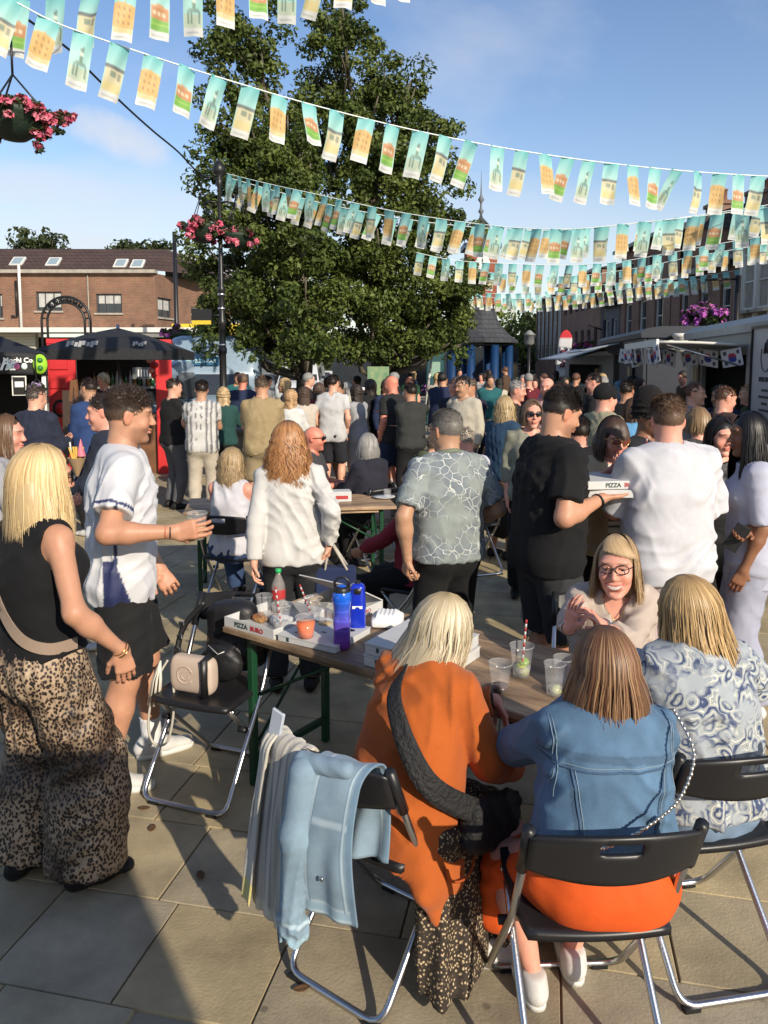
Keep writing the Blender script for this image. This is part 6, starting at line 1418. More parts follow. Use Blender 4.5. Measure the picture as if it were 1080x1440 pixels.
# ================================================================== furniture
M_PLAST = mat('black_plastic', (.014, .014, .016), .38, bump=.1, bscale=150, bdist=.002, var=.15, vscale=8)
def rounded(pts, r=.05, n=5, closed=False):
    pts = [Vector(p) for p in pts]; out = []
    m = len(pts); rng = range(m) if closed else range(1, m-1)
    if not closed: out.append(pts[0])
    for i in rng:
        a, b, c = pts[i-1], pts[i], pts[(i+1) % m]; d1 = (a-b).normalized(); d2 = (c-b).normalized(); rr = min(r, (a-b).length*.45, (c-b).length*.45)
        p, q = b+d1*rr, b+d2*rr
        for k in range(n+1): t = k/n; out.append(p*(1-t)**2+b*2*t*(1-t)+q*t*t)
    if not closed: out.append(pts[-1])
    return out
def make_chair(label, loc, rz, group='black folding chairs'):
    e = empty('folding_chair', label, 'chair', loc, rz, group)
    w = .215; q = MB(); pts = rounded([(-w, -.27, .80), (-w, -.10, .45), (-w, .24, .012), (w, .24, .012), (w, -.10, .45), (w, -.27, .80)], .06); q.tube(pts, .0115, 8); q.build('front_leg_frame', M_STEEL, e)
    w = .185; q = MB(); pts = rounded([(-w, .15, .44), (-w, .02, .30), (-w, -.27, .012), (w, -.27, .012), (w, .02, .30), (w, .15, .44)], .06); q.tube(pts, .0115, 8); q.build('rear_leg_frame', M_STEEL, e)
    q = MB(); q.tube([(-.2, .13, .425), (.2, .13, .425)], .009, 6); q.build('cross_bar', M_STEEL, e)
    for sx in (-1, 1):
        q = MB(); q.tube([(sx*.218, -.274, .81), (sx*.218, -.205, .66)], .017, 8); q.build('back_clamp', M_PLAST, e)
        q = MB(); q.lathe((sx*.20, .06, .315), [(.001, -.02), (.014, -.02), (.014, .02), (.001, .02)], 8, R=Matrix.Rotation(RAD(90), 3, 'Y')); q.build('rivet', M_BLACK, e)
        for yy in (-.27, .24): q = MB(); q.box((sx*.15, yy, .006), (.05, .03, .012)); q.build('foot_pad', M_BLACK, e)
    # seat
    n = 15; P = np.zeros((n, n, 3))
    for i in range(n):
        for j in range(n):
            u, v = i/(n-1)*2-1, j/(n-1)*2-1; rx = .205; ry = .195; x, y = u*rx*math.sqrt(1-.12*v*v), v*ry*math.sqrt(1-.14*u*u); P[i, j] = (x, y, .452-.012*(1-u*u)*(1-v*v)-.01*max(0, v-.6))
    sheet(P, .022, 'seat', M_PLAST, e)
    nu, nv = 25, 9; P = np.zeros((nu, nv, 3))
    for i in range(nu):
        for j in range(nv):
            u, v = i/(nu-1)*2-1, j/(nv-1); z = .665+v*(.15-.018*u*u)+(.022*u*u)*(1-v); P[i, j] = (u*.217, -.27-.045*(1-u*u)-.012*v+.03*(1-v), z)
    sheet(P, .012, 'backrest', M_PLAST, e, hole=lambda i, j: 9 <= i <= 14 and 5 <= j <= 6)
    return e
CH_DENIM = ((.56, 2.07, 0), RAD(3)); CH_OR = ((.0, 2.40, 0), RAD(-36)); CH_PA = ((1.03, 2.44, 0), RAD(10))
chairs = [make_chair('black folding chair in which the woman in the blue denim jacket sits', *CH_DENIM)]
def chair(label, loc, rz):
    c = copy_tree(chairs[0]); c['label'] = label; c.location = loc; c.rotation_euler = (0, 0, rz); return c
ch_or = chair('folding chair of the woman in orange, a scarf and pale denim jacket over its back', *CH_OR)
chair('black folding chair at the right edge under the woman in the paisley blouse', *CH_PA)
CH_BAG = ((-.80, 3.42, 0), RAD(160)); chair('empty folding chair at the left end of the table, holding bags', *CH_BAG)
chair('folding chair under the seated blonde woman in a white sleeveless top', (-1.17, 5.95, 0), RAD(-12))
chair('folding chair with crossed legs under the seated person in red', (.20, 5.1, 0), RAD(60))
chair('folding chair of the grey-haired woman in the dark hooded top', (-.10, 7.2, 0), RAD(35))
chair('folding chair of the bald man in sunglasses behind the curly-haired woman', (-.70, 7.5, 0), RAD(-100))
chair('folding chair of the grey-haired man in the pale lilac shirt', (.84, 7.15, 0), RAD(20))
chair('folding chair of the smiling woman on the far side of the near table', (.99, 3.42, 0), RAD(164))
chair('folding chair of the crouched person in the olive jacket', (.22, 7.6, 0), RAD(-60))

def wood_mat(name, c1, c2, sc=(1.2, 14, 14)):
    m = bpy.data.materials.new(name); m.use_nodes = True; nt = m.node_tree; L = nt.links; b = nt.nodes['Principled BSDF']
    t = nt.nodes.new('ShaderNodeTexCoord'); mp = nt.nodes.new('ShaderNodeMapping'); mp.inputs['Scale'].default_value = sc; L.new(t.outputs['Object'], mp.inputs[0])
    n = nt.nodes.new('ShaderNodeTexNoise'); n.inputs['Scale'].default_value = 3.2; n.inputs['Detail'].default_value = 10; n.inputs['Roughness'].default_value = .7; n.inputs['Distortion'].default_value = .6; L.new(mp.outputs[0], n.inputs[0])
    n2 = nt.nodes.new('ShaderNodeTexNoise'); n2.inputs['Scale'].default_value = 2.2; n2.inputs['Detail'].default_value = 6; mp2 = nt.nodes.new('ShaderNodeMapping'); mp2.inputs['Scale'].default_value = (1, 3, 1); L.new(t.outputs['Object'], mp2.inputs[0]); L.new(mp2.outputs[0], n2.inputs[0])
    r = nt.nodes.new('ShaderNodeValToRGB'); r.color_ramp.elements[0].position = .36; r.color_ramp.elements[0].color = (*c2, 1); r.color_ramp.elements[1].position = .62; r.color_ramp.elements[1].color = (*c1, 1); L.new(n.outputs[0], r.inputs[0])
    mr = nt.nodes.new('ShaderNodeMapRange'); mr.inputs[1].default_value = .35; mr.inputs[2].default_value = .6; mr.inputs[3].default_value = .35; mr.inputs[4].default_value = 1.1; L.new(n2.outputs[0], mr.inputs[0])
    mx = nt.nodes.new('ShaderNodeMixRGB'); mx.blend_type = 'MULTIPLY'; mx.inputs[0].default_value = 1; L.new(r.outputs[0], mx.inputs[1]); L.new(mr.outputs[0], mx.inputs[2]); L.new(mx.outputs[0], b.inputs['Base Color'])
    b.inputs['Roughness'].default_value = .55; bp = nt.nodes.new('ShaderNodeBump'); bp.inputs['Strength'].default_value = .3; bp.inputs['Distance'].default_value = .004; L.new(n.outputs[0], bp.inputs['Height']); L.new(bp.outputs[0], b.inputs['Normal'])
    return m
M_WOOD = wood_mat('worn_table_wood', (.47, .32, .19), (.27, .17, .10)); M_GREEN = mat('green_steel', (.006, .048, .020), .4)
def make_table(label, origin, ang, L=1.85, Wd=.65, group='folding beer tables'):
    e = empty('folding_table', label, 'table', (origin[0], origin[1], 0), ang, group)
    for k in range(3):
        q = MB(); w = Wd/3; q.box((L/2, w*(k+.5), .736), (L, w-.0025, .028), bev=.004); q.build('plank', M_WOOD, e)
    q = MB(); q.box((L/2, .05, .708), (L-.3, .04, .025)); q.build('batten', M_WOOD, e); q = MB(); q.box((L/2, Wd-.05, .708), (L-.3, .04, .025)); q.build('batten', M_WOOD, e)
    for sx in (0, 1):
        x = .12 if sx == 0 else L-.12; xi = .62 if sx == 0 else L-.62
        for y in (.07, Wd-.07): q = MB(); q.box((x, y, .35), (.035, .035, .70), bev=.004); q.build('leg', M_GREEN, e)
        q = MB(); q.box((x, Wd/2, .12), (.028, Wd-.18, .028)); q.build('foot_rail', M_GREEN, e); q = MB(); q.box((x, Wd/2, .685), (.03, Wd-.18, .03)); q.build('top_rail', M_GREEN, e)
        for y in (.10, Wd-.10): q = MB(); q.tube([(x, y, .42), (xi, Wd/2+(y-Wd/2)*.55, .69)], .009, 6); q.build('brace', M_GREEN, e)
        q = MB(); q.tube([(x, .1, .2), (x, Wd-.1, .62)], .008, 6); q.build('brace', M_GREEN, e)
    return e
TA = RAD(-36); TO = Vector((-.74, 3.41, 0)); TD = Vector((math.cos(TA), math.sin(TA), 0)); TN = Vector((-math.sin(TA), math.cos(TA), 0))
make_table('worn wooden folding table with green legs in the foreground, covered with drinks and pizza boxes', TO, TA)
make_table('second worn wooden table behind the curly-haired woman, with a small box on it', (-1.62, 6.10), RAD(9), L=1.75)
ZT = .7505
def ts(s, t, z=ZT): return TO+TD*s+TN*t+Vector((0, 0, z))
M_CARD = mat('white_card', (.50, .50, .49), .7, var=.06, vscale=20); M_CARDIN = mat('card_inside', (.46, .44, .40), .8, var=.15, vscale=12)
M_RINK = mat('red_ink', (.38, .03, .03), .6); M_KINK = mat('dark_green_ink', (.03, .06, .05), .6)
def pizza_lettering(par, c, xd, up, s=.030, dup=None):
    """PIZZA in dark ink and BURO in red on the side of a box, centred at c"""
    x = Vector(xd).normalized()
    put_text('PIZZA', s, Vector(c)-x*s*1.55, x, up, M_KINK, par, bold=.0008, depth=.0006); put_text('BURO', s, Vector(c)+x*s*1.75, x, up, M_RINK, par, bold=.0008, depth=.0006)
def box_closed(label, s0, t0, z0, w=.33, d=.33, h=.042, rot=0.0, flip=False, e=None, side_text=True, marks=False):
    c = ts(s0, t0, z0); e = empty('pizza_box', label, 'pizza box', c, TA+rot)
    q = MB(); q.box((w/2, d/2, h/2), (w, d, h), bev=.003); q.build('tray', M_CARD, e)
    q = MB(); q.box((w/2, d/2, h+.0025), (w+.004, d+.004, .004)); q.build('lid', M_CARD, e)
    if side_text: pizza_lettering(e, (w*.54, -.0014, h*.5), (-1, 0, 0) if flip else (1, 0, 0), (0, 0, -1) if flip else (0, 0, 1))
    q = MB(); q.box((w*.18, -.001, h*.62), (.012, .002, .018)); q.build('print', M_KINK, e)
    if marks:
        for (x, y, a) in ((.06, .22, .02), (.24, .20, .03), (.07, .06, .026), (.27, .08, .018), (.16, .12, .014)): q = MB(); q.lathe((x, y, h+.0046), [(.001, 0), (a, 0), (a, .0006), (.001, .0008)], 7, sy=.55, smooth=False); q.build('print', M_BLACK, e)
    return e
def box_open(label, s0, t0, z0, w=.33, d=.33, h=.045, lid_ang=115, rot=0.0, lid_side='far', text=True):
    e = empty('pizza_box', label, 'pizza box', ts(s0, t0, z0), TA+rot)
    q = MB(); q.box((w/2, d/2, .003), (w, d, .006)); q.build('tray', M_CARDIN, e)
    for (c, sz) in (((w/2, .003, h/2), (w, .005, h)), ((.003, d/2, h/2), (.005, d-.012, h)), ((w-.003, d/2, h/2), (.005, d-.012, h)), ((w/2, d-.003, h/2), (w, .005, h))): q = MB(); q.box(c, sz); q.build('side', M_CARD, e)
    if lid_side:
        R = Matrix.Rotation(RAD(lid_ang), 3, 'X') if lid_side == 'far' else Matrix.Rotation(RAD(0), 3, 'X')
        b = MB(); c = Vector((w/2, d, h)); b.box(c+R@Vector((0, -d/2, .0)), (w, d, .005), R=R); b.build('lid', M_CARD, e)
    if text: pizza_lettering(e, (w*.5, -.0010, h*.5), (1, 0, 0), (0, 0, 1)); 
    put_text('BURO', .028, (w+.0012, d*.5, h*.5), (0, 1, 0), (0, 0, 1), M_RINK, e, depth=.0006)
    return e
box_open('open white pizza box tray at the left near corner of the table', .005, .01, ZT, w=.31, d=.34, lid_side=None)
box_closed('flat closed pizza box with dark printed spots, under the orange drink', .335, .015, ZT, w=.30, d=.28, h=.026, marks=True, side_text=False, rot=.10)
box_closed('lower of the two stacked closed pizza boxes beside the purple bottle', .80, .02, ZT, w=.34, d=.34, h=.042, rot=.02, flip=True)
box_closed('upper of the two stacked closed pizza boxes, lettering upside down', .805, .022, ZT+.0475, w=.335, d=.335, h=.042, rot=.05, flip=True)
box_open('open pizza box at the far edge of the table with its lid tilted back', .12, .36, ZT, w=.33, d=.27, lid_ang=-28)
q = MB(); na = empty('napkins', 'crumpled white paper napkins lying in the open pizza tray', 'napkin', ts(.22, .16, ZT+.008), TA)
def crumple(name, par, c, r, seed, m):
    V, Q = sdf_mesh([ell(c, (r, r*.8, r*.5), k=.01), ell((c[0]+r*.6, c[1]-r*.3, c[2]), (r*.7, r*.5, r*.4), k=.01), ell((c[0]-r*.5, c[1]+r*.4, c[2]), (r*.6, r*.7, r*.35), k=.01)], .005, lambda X, Y, Z: .012*noise3(X*30, Y*30, Z*30, seed)+.006*noise3(X*70, Y*70, Z*70, seed)); V[:, 2] = np.maximum(V[:, 2], 0)
    return link(name, mesh_np(name, V, Q, True), m, par)
crumple('napkin', na, (0, 0, .018), .055, 1, M_CARD); crumple('napkin', na, (.09, .06, .016), .045, 2, M_CARD)
na = empty('pizza_leftovers', 'pizza crusts and sauce left in the open tray', 'food', ts(.10, .14, ZT+.008), TA); crumple('crust', na, (0, 0, .012), .035, 4, mat('crust', (.30, .10, .04), .7, col2=(.45, .25, .1), vscale=30)); crumple('crust', na, (.05, .05, .01), .025, 5, mat('crust'))
na = empty('paper_wrap', 'brown paper bag crumpled beside the far open pizza box', 'paper bag', ts(.16, .40, ZT+.008), TA); crumple('paper', na, (.05, .02, .03), .05, 7, mat('kraft_paper', (.30, .20, .11), .8))
M_CUP = mat('clear_plastic', (.8, .8, .8), .12, alpha=.16, spec=.9)
def cup(label, c, r0=.029, r1=.042, h=.115, liquid=None, level=.5, straw=None, lime=0, name='plastic_cup', m=None, cat='cup', extra=None):
    e = empty(name, label, cat, c, 0)
    prof = [(.001, .002), (r0, .002), (r0+(r1-r0)*.25, h*.25), (r0+(r1-r0)*.27, h*.26), (r0+(r1-r0)*.55, h*.62), (r0+(r1-r0)*.6, h*.63), (r1, h), (r1+.003, h), (r1+.003, h-.004)]
    q = MB(); q.lathe((0, 0, 0), prof, 24, cap=False); q.build('cup_wall', m or M_CUP, e)
    if liquid: rl_ = r0+(r1-r0)*level; q = MB(); q.lathe((0, 0, 0), [(r0*.96, .004), (rl_*.965, h*level), (.001, h*level)], 24); q.build('drink', liquid, e)
    if straw: 
        q = MB(); a, b_ = Vector(straw[0]), Vector(straw[1]); n = 14
        for k in range(n): q.cur = k % 2; q.tube([a.lerp(b_, k/n), a.lerp(b_, (k+1)/n)], .0042, 7)
        q.build('straw', [M_CARD, M_RINK], e)
    for k in range(lime): q = MB(); q.lathe((.012*math.cos(k*2.2), .012*math.sin(k*2.2), .02+.012*k), [(.001, -.004), (.017, -.004), (.019, 0), (.017, .004), (.001, .004)], 12, R=Matrix.Rotation(RAD(50+60*k), 3, 'X')); q.build('lime_slice', mat('lime%d' % (k % 2), [(.40, .46, .05), (.18, .32, .03)][k % 2], .4), e)
    return e
M_ICE = mat('icy_water', (.6, .6, .58), .1, alpha=.35); M_ORD = mat('orange_drink', (.80, .13, .008), .12); M_COLA = mat('cola', (.04, .01, .01), .1, alpha=.85)
def onT(px, py, z=ZT): return atZ(px, py, z)
cup('clear cup with lime slices and a red-striped straw, on the right half of the table', onT(733, 951), r0=.031, r1=.045, h=.125, liquid=M_ICE, level=.35, straw=((0, 0, .01), (.018, .01, .22)), lime=4)
cup('clear cup with dark cola dregs at the right hand of the woman in orange', onT(703, 972), liquid=M_COLA, level=.22, h=.11)
cup('clear cup holding a pale lemon slice, nearer of the two beside the brown-haired head', onT(779, 977), liquid=M_ICE, level=.3, lime=1, h=.12, r0=.027, r1=.037)
cup('clear cup with ice, behind the lemon cup beside the brown-haired head', onT(793, 966), liquid=M_ICE, level=.3, h=.115, r0=.028, r1=.040)
cup('clear plastic cup of bright orange drink standing on the spotted box', onT(430, 896, ZT+.032), liquid=M_ORD, level=.75, h=.092, r0=.033, r1=.044)
cup('empty clear cup in the open tray, with a striped straw leaning left', onT(396, 886, ZT+.01), liquid=M_ICE, level=.3, straw=((0, 0, .01), (-.03, .03, .19)), h=.12, r0=.031, r1=.045)
cup('clear cup with straw leaning right, standing behind the orange drink', onT(440, 872), straw=((0, 0, .01), (-.06, .0, .17)), h=.11)
cup('clear tumbler at the left end of the tray, beside the cola bottle', onT(372, 872, ZT+.01), h=.12, r0=.028, r1=.038)
cup('clear cup with amber drink between the boxes and the purple bottle', onT(457, 886), liquid=mat('amber', (.5, .3, .05), .1, alpha=.7), level=.3, h=.115)
cup('clear cup under the table edge on the ground by the chair leg', atZ(378, 948, .0)+Vector((0, 0, .0)), h=.12)
# bottles
wb = empty('water_bottle', 'tall water bottle fading from blue to purple with a black loop lid', 'bottle', onT(481, 912), 0)
V, Q = sdf_mesh([flat((0, 0, .004), (0, 0, .075), (1, 0, 0), .036, .036, .035, .035, p=4, k=.01), flat((0, 0, .09), (0, 0, .19), (1, 0, 0), .034, .034, .036, .036, k=.012), cone((0, 0, .19), (0, 0, .215), .033, .028)], .003)
V[:, 2] -= V[:, 2].min(); t = np.clip(V[:, 2]/.22, 0, 1)[:, None]; C = np.array((.16, .02, .22))*(1-t)+np.array((.01, .10, .55))*t; C = np.where(np.sin(V[:, 2:3]*160) > .88, C*1.4, C)
link('bottle_body', mesh_np('bottle_body', V, Q, True, C), mat('bottle_gradient', attr=True, rough=.15, coat=.5), wb)
q = MB(); q.lathe((0, 0, .225), [(.030, -.01), (.036, 0), (.036, .035), (.030, .045), (.001, .045)], 20); q.build('lid', M_PLAST, wb)
q = MB(); q.tube([(-.028, 0, .262), (-.03, 0, .285), (-.015, 0, .305), (.012, 0, .308), (.03, 0, .29), (.03, 0, .265)], .006, 8); q.build('carry_loop', M_PLAST, wb)
wb = empty('sports_bottle', 'blue sports bottle with white print and a black push cap', 'bottle', onT(503, 889), 0)
V, Q = sdf_mesh([flat((0, 0, .004), (0, 0, .06), (1, 0, 0), .036, .036, .036, .036, p=4, k=.01), cone((0, 0, .085), (0, 0, .09), .028, .028, k=.02), flat((0, 0, .11), (0, 0, .16), (1, 0, 0), .036, .036, .034, .034, p=3, k=.01)], .003); V[:, 2] -= V[:, 2].min()
link('bottle_body', mesh_np('bottle_body', V, Q, True), mat('bottle_blue', (.01, .03, .42), .2, coat=.4), wb)
q = MB(); q.lathe((0, 0, .185), [(.03, -.012), (.037, 0), (.037, .02), (.028, .03), (.014, .034), (.014, .05), (.001, .052)], 20); q.build('cap', M_PLAST, wb)
q = MB(); q.box((0, -.0365, .125), (.045, .002, .012)); q.build('print', M_INK, wb)
wb = empty('cola_bottle', 'clear soda bottle with red label and green cap among the cups', 'bottle', onT(392, 862), 0)
q = MB(); q.lathe((0, 0, 0), [(.001, .003), (.028, .0), (.032, .01), (.031, .05), (.033, .06), (.033, .13), (.029, .15), (.012, .19), (.0125, .205)], 20); q.build('bottle_body', mat('cola_plastic', (.35, .32, .30), .1, alpha=.45), wb)
q = MB(); q.lathe((0, 0, 0), [(.0335, .075), (.0340, .08), (.0340, .115), (.0335, .12)], 20, cap=False); q.build('label', M_RINK, wb); q = MB(); q.lathe((0, 0, .205), [(.015, -.006), (.015, .012), (.001, .014)], 14); q.build('cap', mat('cap_green', (.02, .35, .10), .4), wb)
fb_ = empty('foam_box', 'white foam takeaway box with ribbed lid behind the stacked pizza boxes', 'takeaway box', onT(545, 878), TA+.5)
V, Q = sdf_mesh([flat((-.05, 0, .02), (.05, 0, .02), (0, 1, 0), .075, .022, .075, .022, p=4, k=.01), flat((-.035, 0, .045), (.035, 0, .045), (0, 1, 0), .055, .016, .055, .016, p=4, k=.015)], .004, after=lambda F, X, Y, Z: F+.0025*(np.sin(X*330) > 0)*(Z > .045)); V[:, 2] -= V[:, 2].min()
link('clamshell', mesh_np('clamshell', V, Q, True), mat('foam', (.75, .75, .74), .6), fb_)
sm_ = empty('small_box', 'small cream box at the left of the second table', 'box', (-.42, 6.62, 0), RAD(9)); q = MB(); q.box((0, 0, .75+.045), (.26, .14, .09), bev=.004); q.build('carton', M_CARD, sm_); q = MB(); q.box((0, -.0705, .79), (.2, .002, .03)); q.build('print', M_RINK, sm_)
nt_ = empty('saucer_and_cup', 'white plate and glass on the right end of the second table', 'plate', (.0, 6.75, .7505), 0); q = MB(); q.lathe((0, 0, 0), [(.001, .002), (.06, .002), (.1, .014), (.1, .018), (.06, .008), (.001, .008)], 20); q.build('plate', M_CARD, nt_); q = MB(); q.lathe((.03, 0, .01), [(.03, 0), (.035, .07)], 14, cap=False); q.build('glass', M_CUP, nt_)
# bags on the empty chair
bg = empty('crossbody_bag', 'small cream camera bag with embossed smiling face and a white tassel', 'handbag', (-.86, 3.36, .463), RAD(160)+math.pi)
V, Q = sdf_mesh([flat((-.07, 0, .085), (.07, 0, .085), (0, 0, 1), .085, .042, .085, .042, p=3.2, k=.02)], .005)
V[:, 2] -= V[:, 2].min(); link('bag_body', mesh_np('bag_body', V, Q, True), mat('cream_leather', (.48, .38, .31), .5, bump=.2, bscale=120, bdist=.002), bg)
q = MB(); q.tube([(.085, -.046, .0), (.085, -.048, .17), (.085, 0, .178), (.085, .045, .17)], .016, 8, flat=.3); q.build('strap_band', M_BLACK, bg)
M_CRL = mat('cream_leather')
q = MB(); q.tube([(.04*math.cos(a)-.02, -.043, .09+.04*math.sin(a)) for a in np.linspace(RAD(20), RAD(330), 16)], .003, 5); q.tube([(.02*math.cos(a)-.02, -.0435, .09+.02*math.sin(a)) for a in np.linspace(RAD(190), RAD(350), 8)], .0025, 5); q.build('embossing', M_CRL, bg)
q = MB(); q.tube(smooth_path([Vector(v) for v in ((-.14, 0, .13), (-.19, -.03, .02), (-.22, -.05, -.16), (-.20, -.04, -.26), (-.13, -.03, -.24), (-.09, -.03, -.05), (-.12, -.01, .12))], 8), .006, 6); q.build('strap', mat('pale_strap', (.45, .42, .36), .6), bg)
ta = MB()
for k in range(26): a = k*.77; ta.tube([(-.15, -.04, .14), (-.15-.02+.022*math.cos(a), -.045+.02*math.sin(a), .05), (-.19+.03*math.cos(a), -.045+.025*math.sin(a), -.07)], [.004, .003, .002], 4)
ta.build('tassel', mat('tassel_white', (.62, .58, .50), .8), bg)
bp_ = empty('backpack', 'black backpack with buckled straps slumped against the back of the empty chair', 'backpack', (-.74, 3.52, .465), RAD(160))
V, Q = sdf_mesh([flat((-.02, -.06, .12), (0, -.05, .30), (1, 0, 0), .16, .09, .13, .07, p=2.6, k=.03), ell((0, .05, .10), (.11, .05, .09), k=.03)], .008, folds(.008, 4, (16, 16, 14))); V[:, 2] -= V[:, 2].min(); link('bag_body', mesh_np('bag_body', V, Q, True), mat('nylon_black', (.012, .012, .014), .5, bump=.3, bscale=40), bp_)
q = MB(); q.tube(smooth_path([Vector(v) for v in ((.10, .03, .36), (.19, .08, .24), (.20, .12, .08), (.15, .12, -.02))], 6), .014, 6, flat=.3); q.build('strap', M_BLACK, bp_)
for k in range(4): q = MB(); q.box((.185+.004*k, .095+.012*k, .27-.06*k), (.03, .012, .02), bev=.003); q.build('buckle', M_STEEL, bp_)
q = MB(); q.tube([(-.05, .11, .17), (-.02, .115, .155), (.04, .10, .185)], .003, 5, flat=.5); q.build('logo', M_INK, bp_)
cl_ = empty('grey_cloth', 'dark grey folded cloth hanging over the far edge of the table', 'cloth', ts(.62, .60, 0), TA); P = np.array([[(.30*i/10, (-.04+.10*j/4 if j < 4 else .06+.01*(j-4)), ZT+.005+(0 if j < 4 else -.05*(j-4))+.004*math.sin(i*1.3)) for j in range(10)] for i in range(11)]); sheet(P, .005, 'cloth', mat('grey_fabric', (.06, .06, .065), .9, bump=.3), cl_)

# scarf and jacket over the back of the orange woman's chair (chair frame: +y is the seat side)
M_SCARF = mat('cream_knit', attr=True, rough=.95, bump=.5, bscale=260, bdist=.004, sheen=.3)
M_DEN_P = mat('pale_denim', attr=True, rough=.85, bump=.35, bscale=240, bdist=.003, var=.22, vscale=9, detail=8, sheen=.1)
def drape(name, x0, x1, back, front, par, m, nu=40, nv=60, fold=.012, freq=5, seed=1, off=.016, flare=0.0, th=.006, colf=None, shift=0.0, zt=.822, bulge=.0):
    P = np.zeros((nu, nv, 3)); r = np.random.RandomState(seed); ph = r.uniform(0, 6, 4)
    for i in range(nu):
        u = i/(nu-1); x = x0+(x1-x0)*u
        for j in range(nv):
            t = -back+(back+front)*j/(nv-1); a = abs(t); rr = .024+off; arc = rr*math.pi/2
            yb = -.315+.04*(x/.21)**2
            if a < arc: th_ = t/rr; y = yb+rr*math.sin(th_); z = zt-.01+rr*math.cos(th_)-rr
            else: sgn = 1 if t > 0 else -1; y = yb+sgn*rr; z = zt-.01-rr-(a-arc)
            f = min(1, a/.25); w = fold*math.sin(u*freq*6.28+ph[0]+a*3+1.3*math.sin(u*4+ph[2]+a*4))+fold*.5*math.sin(u*freq*11+ph[1]-a*7+1.5*math.sin(a*9+u*3))
            sgn = -1 if t < 0 else 1
            P[i, j] = (x+flare*(u-.5)*a+shift*a+.004*math.sin(a*9+u*4), y+sgn*(w*.8*f+.012*f+bulge*math.sin(min(1, a/back)*3.14))+w*.4, z)
    U, Vv = np.meshgrid(np.linspace(0, 1, nu), np.linspace(-back, front, nv), indexing='ij')
    return sheet(P, th, name, m, par, col=colf(U, Vv) if colf else None)
sc = empty('scarf', 'cream knitted striped scarf with pale ends hanging over the chair back', 'scarf', CH_OR[0], CH_OR[1])
def scol(U, Vv):
    C = np.zeros(U.shape+(3,)); C[:] = (.50, .46, .38); st = np.sin(U*38) > .55; C[st] = (.26, .25, .23); e = Vv < -.56; C[e] = (.58, .53, .42); return C
drape('scarf_cloth', -.235, -.03, .60, .34, sc, M_SCARF, fold=.012, freq=3.2, seed=3, colf=scol, shift=-.10, off=.012, th=.009)
def ycol(U, Vv): C = np.zeros(U.shape+(3,)); C[:] = (.50, .47, .40); C[Vv < -.52] = (.58, .50, .18); return C
drape('scarf_end', -.225, -.175, .60, .1, sc, M_SCARF, nu=12, fold=.008, freq=1.5, seed=6, colf=ycol, shift=-.16, off=.026, th=.008)
q = MB(); q.box((-.19, -.30, .845), (.05, .012, .09), R=Matrix.Rotation(RAD(14), 3, 'Y'), bev=.004); q.build('care_label', mat('pale_label', (.42, .46, .52), .6), sc)
dj = empty('denim_jacket', 'pale blue denim jacket hung over the chair back beside the scarf', 'jacket', CH_OR[0], CH_OR[1])
def dcol(U, Vv):
    C = np.zeros(U.shape+(3,)); C[:] = (.20, .285, .36); 
    seam = (np.abs(U-.22) < .018) | (np.abs(U-.86) < .015) | (np.abs(Vv+.17) < .006) | (np.abs(Vv+.43) < .006); C[seam] = (.36, .46, .53); C[(np.abs(U-.25) < .012) | (np.abs(U-.83) < .012)] = (.13, .21, .29); C[(Vv < -.435)] = (.25, .37, .46); C[(np.abs(Vv+.465) < .004)] = (.40, .50, .56)
    C[(U > .9)] = (.15, .24, .33); return C
drape('jacket_body', .0, .175, .475, .36, dj, M_DEN_P, nu=60, nv=90, fold=.011, freq=1.1, seed=9, off=.020, colf=dcol, th=.006, flare=.02, bulge=.035, shift=-.05)
xs_ = -.01
V, Q = sdf_mesh([cone((xs_, -.375, .78), (xs_-.01, -.40, .60), .046, .045, k=.03), cone((xs_-.01, -.40, .60), (xs_-.03, -.40, .34),   .045, .040, k=.03), flat((xs_-.03, -.40, .33), (xs_-.03, -.40, .30), (1, 0, 0), .048, .036, .048, .036, k=.008, p=3)], .006, folds(.007, 8, (20, 20, 16), .6))
C = np.tile(np.array((.19, .275, .35)), (len(V), 1)); C[(np.abs(V[:, 2]-.335) < .006)] = (.36, .46, .53); C[V[:, 2] < .30] = (.26, .38, .46); link('sleeve', mesh_np('sleeve', V, Q, True, C), M_DEN_P, dj)
V, Q = sdf_mesh([flat((-.03, -.36, .80), (.12, -.345, .815), (0, 0, 1), .030, .030, .026, .026, k=.01)], .006, folds(.003, 3, (25, 25, 25))); link('collar', mesh_np('collar', V, Q, True, np.tile(np.array((.19, .275, .35)), (len(V), 1))), M_DEN_P, dj)
for (x, z) in ((.06, .60), (.07, .50)): q = MB(); q.lathe((x, -.398, z), [(.001, .004), (.008, .003), (.008, 0)], 10, R=Matrix.Rotation(RAD(90), 3, 'X')); q.build('button', M_STEEL, dj)

lv = [('small brown fallen leaf on the sunlit slab right of the white trainers', 203, 1138), ('second brown leaf on the paving just below the first one', 214, 1166), ('dark scrap of leaf on the slab at the foot of the scarf chair', 424, 1392), ('tiny curled leaf near the left edge of the lit paving', 282, 1232)]
for k, (lab, px, py) in enumerate(lv):
    e = empty('fallen_leaf', lab, 'leaf', atZ(px, py, .002), k*1.7); P = np.array([[((i/6-.5)*.05, (j/4-.5)*.032*math.sin(math.pi*(i+.6)/7.2), .004+.006*abs(j/4-.5)+.005*(i/6-.5)**2) for j in range(5)] for i in range(7)]); sheet(P, .001, 'blade', mat('dry_leaf', (.12, .06, .025), .8, var=.3, vscale=40), e)
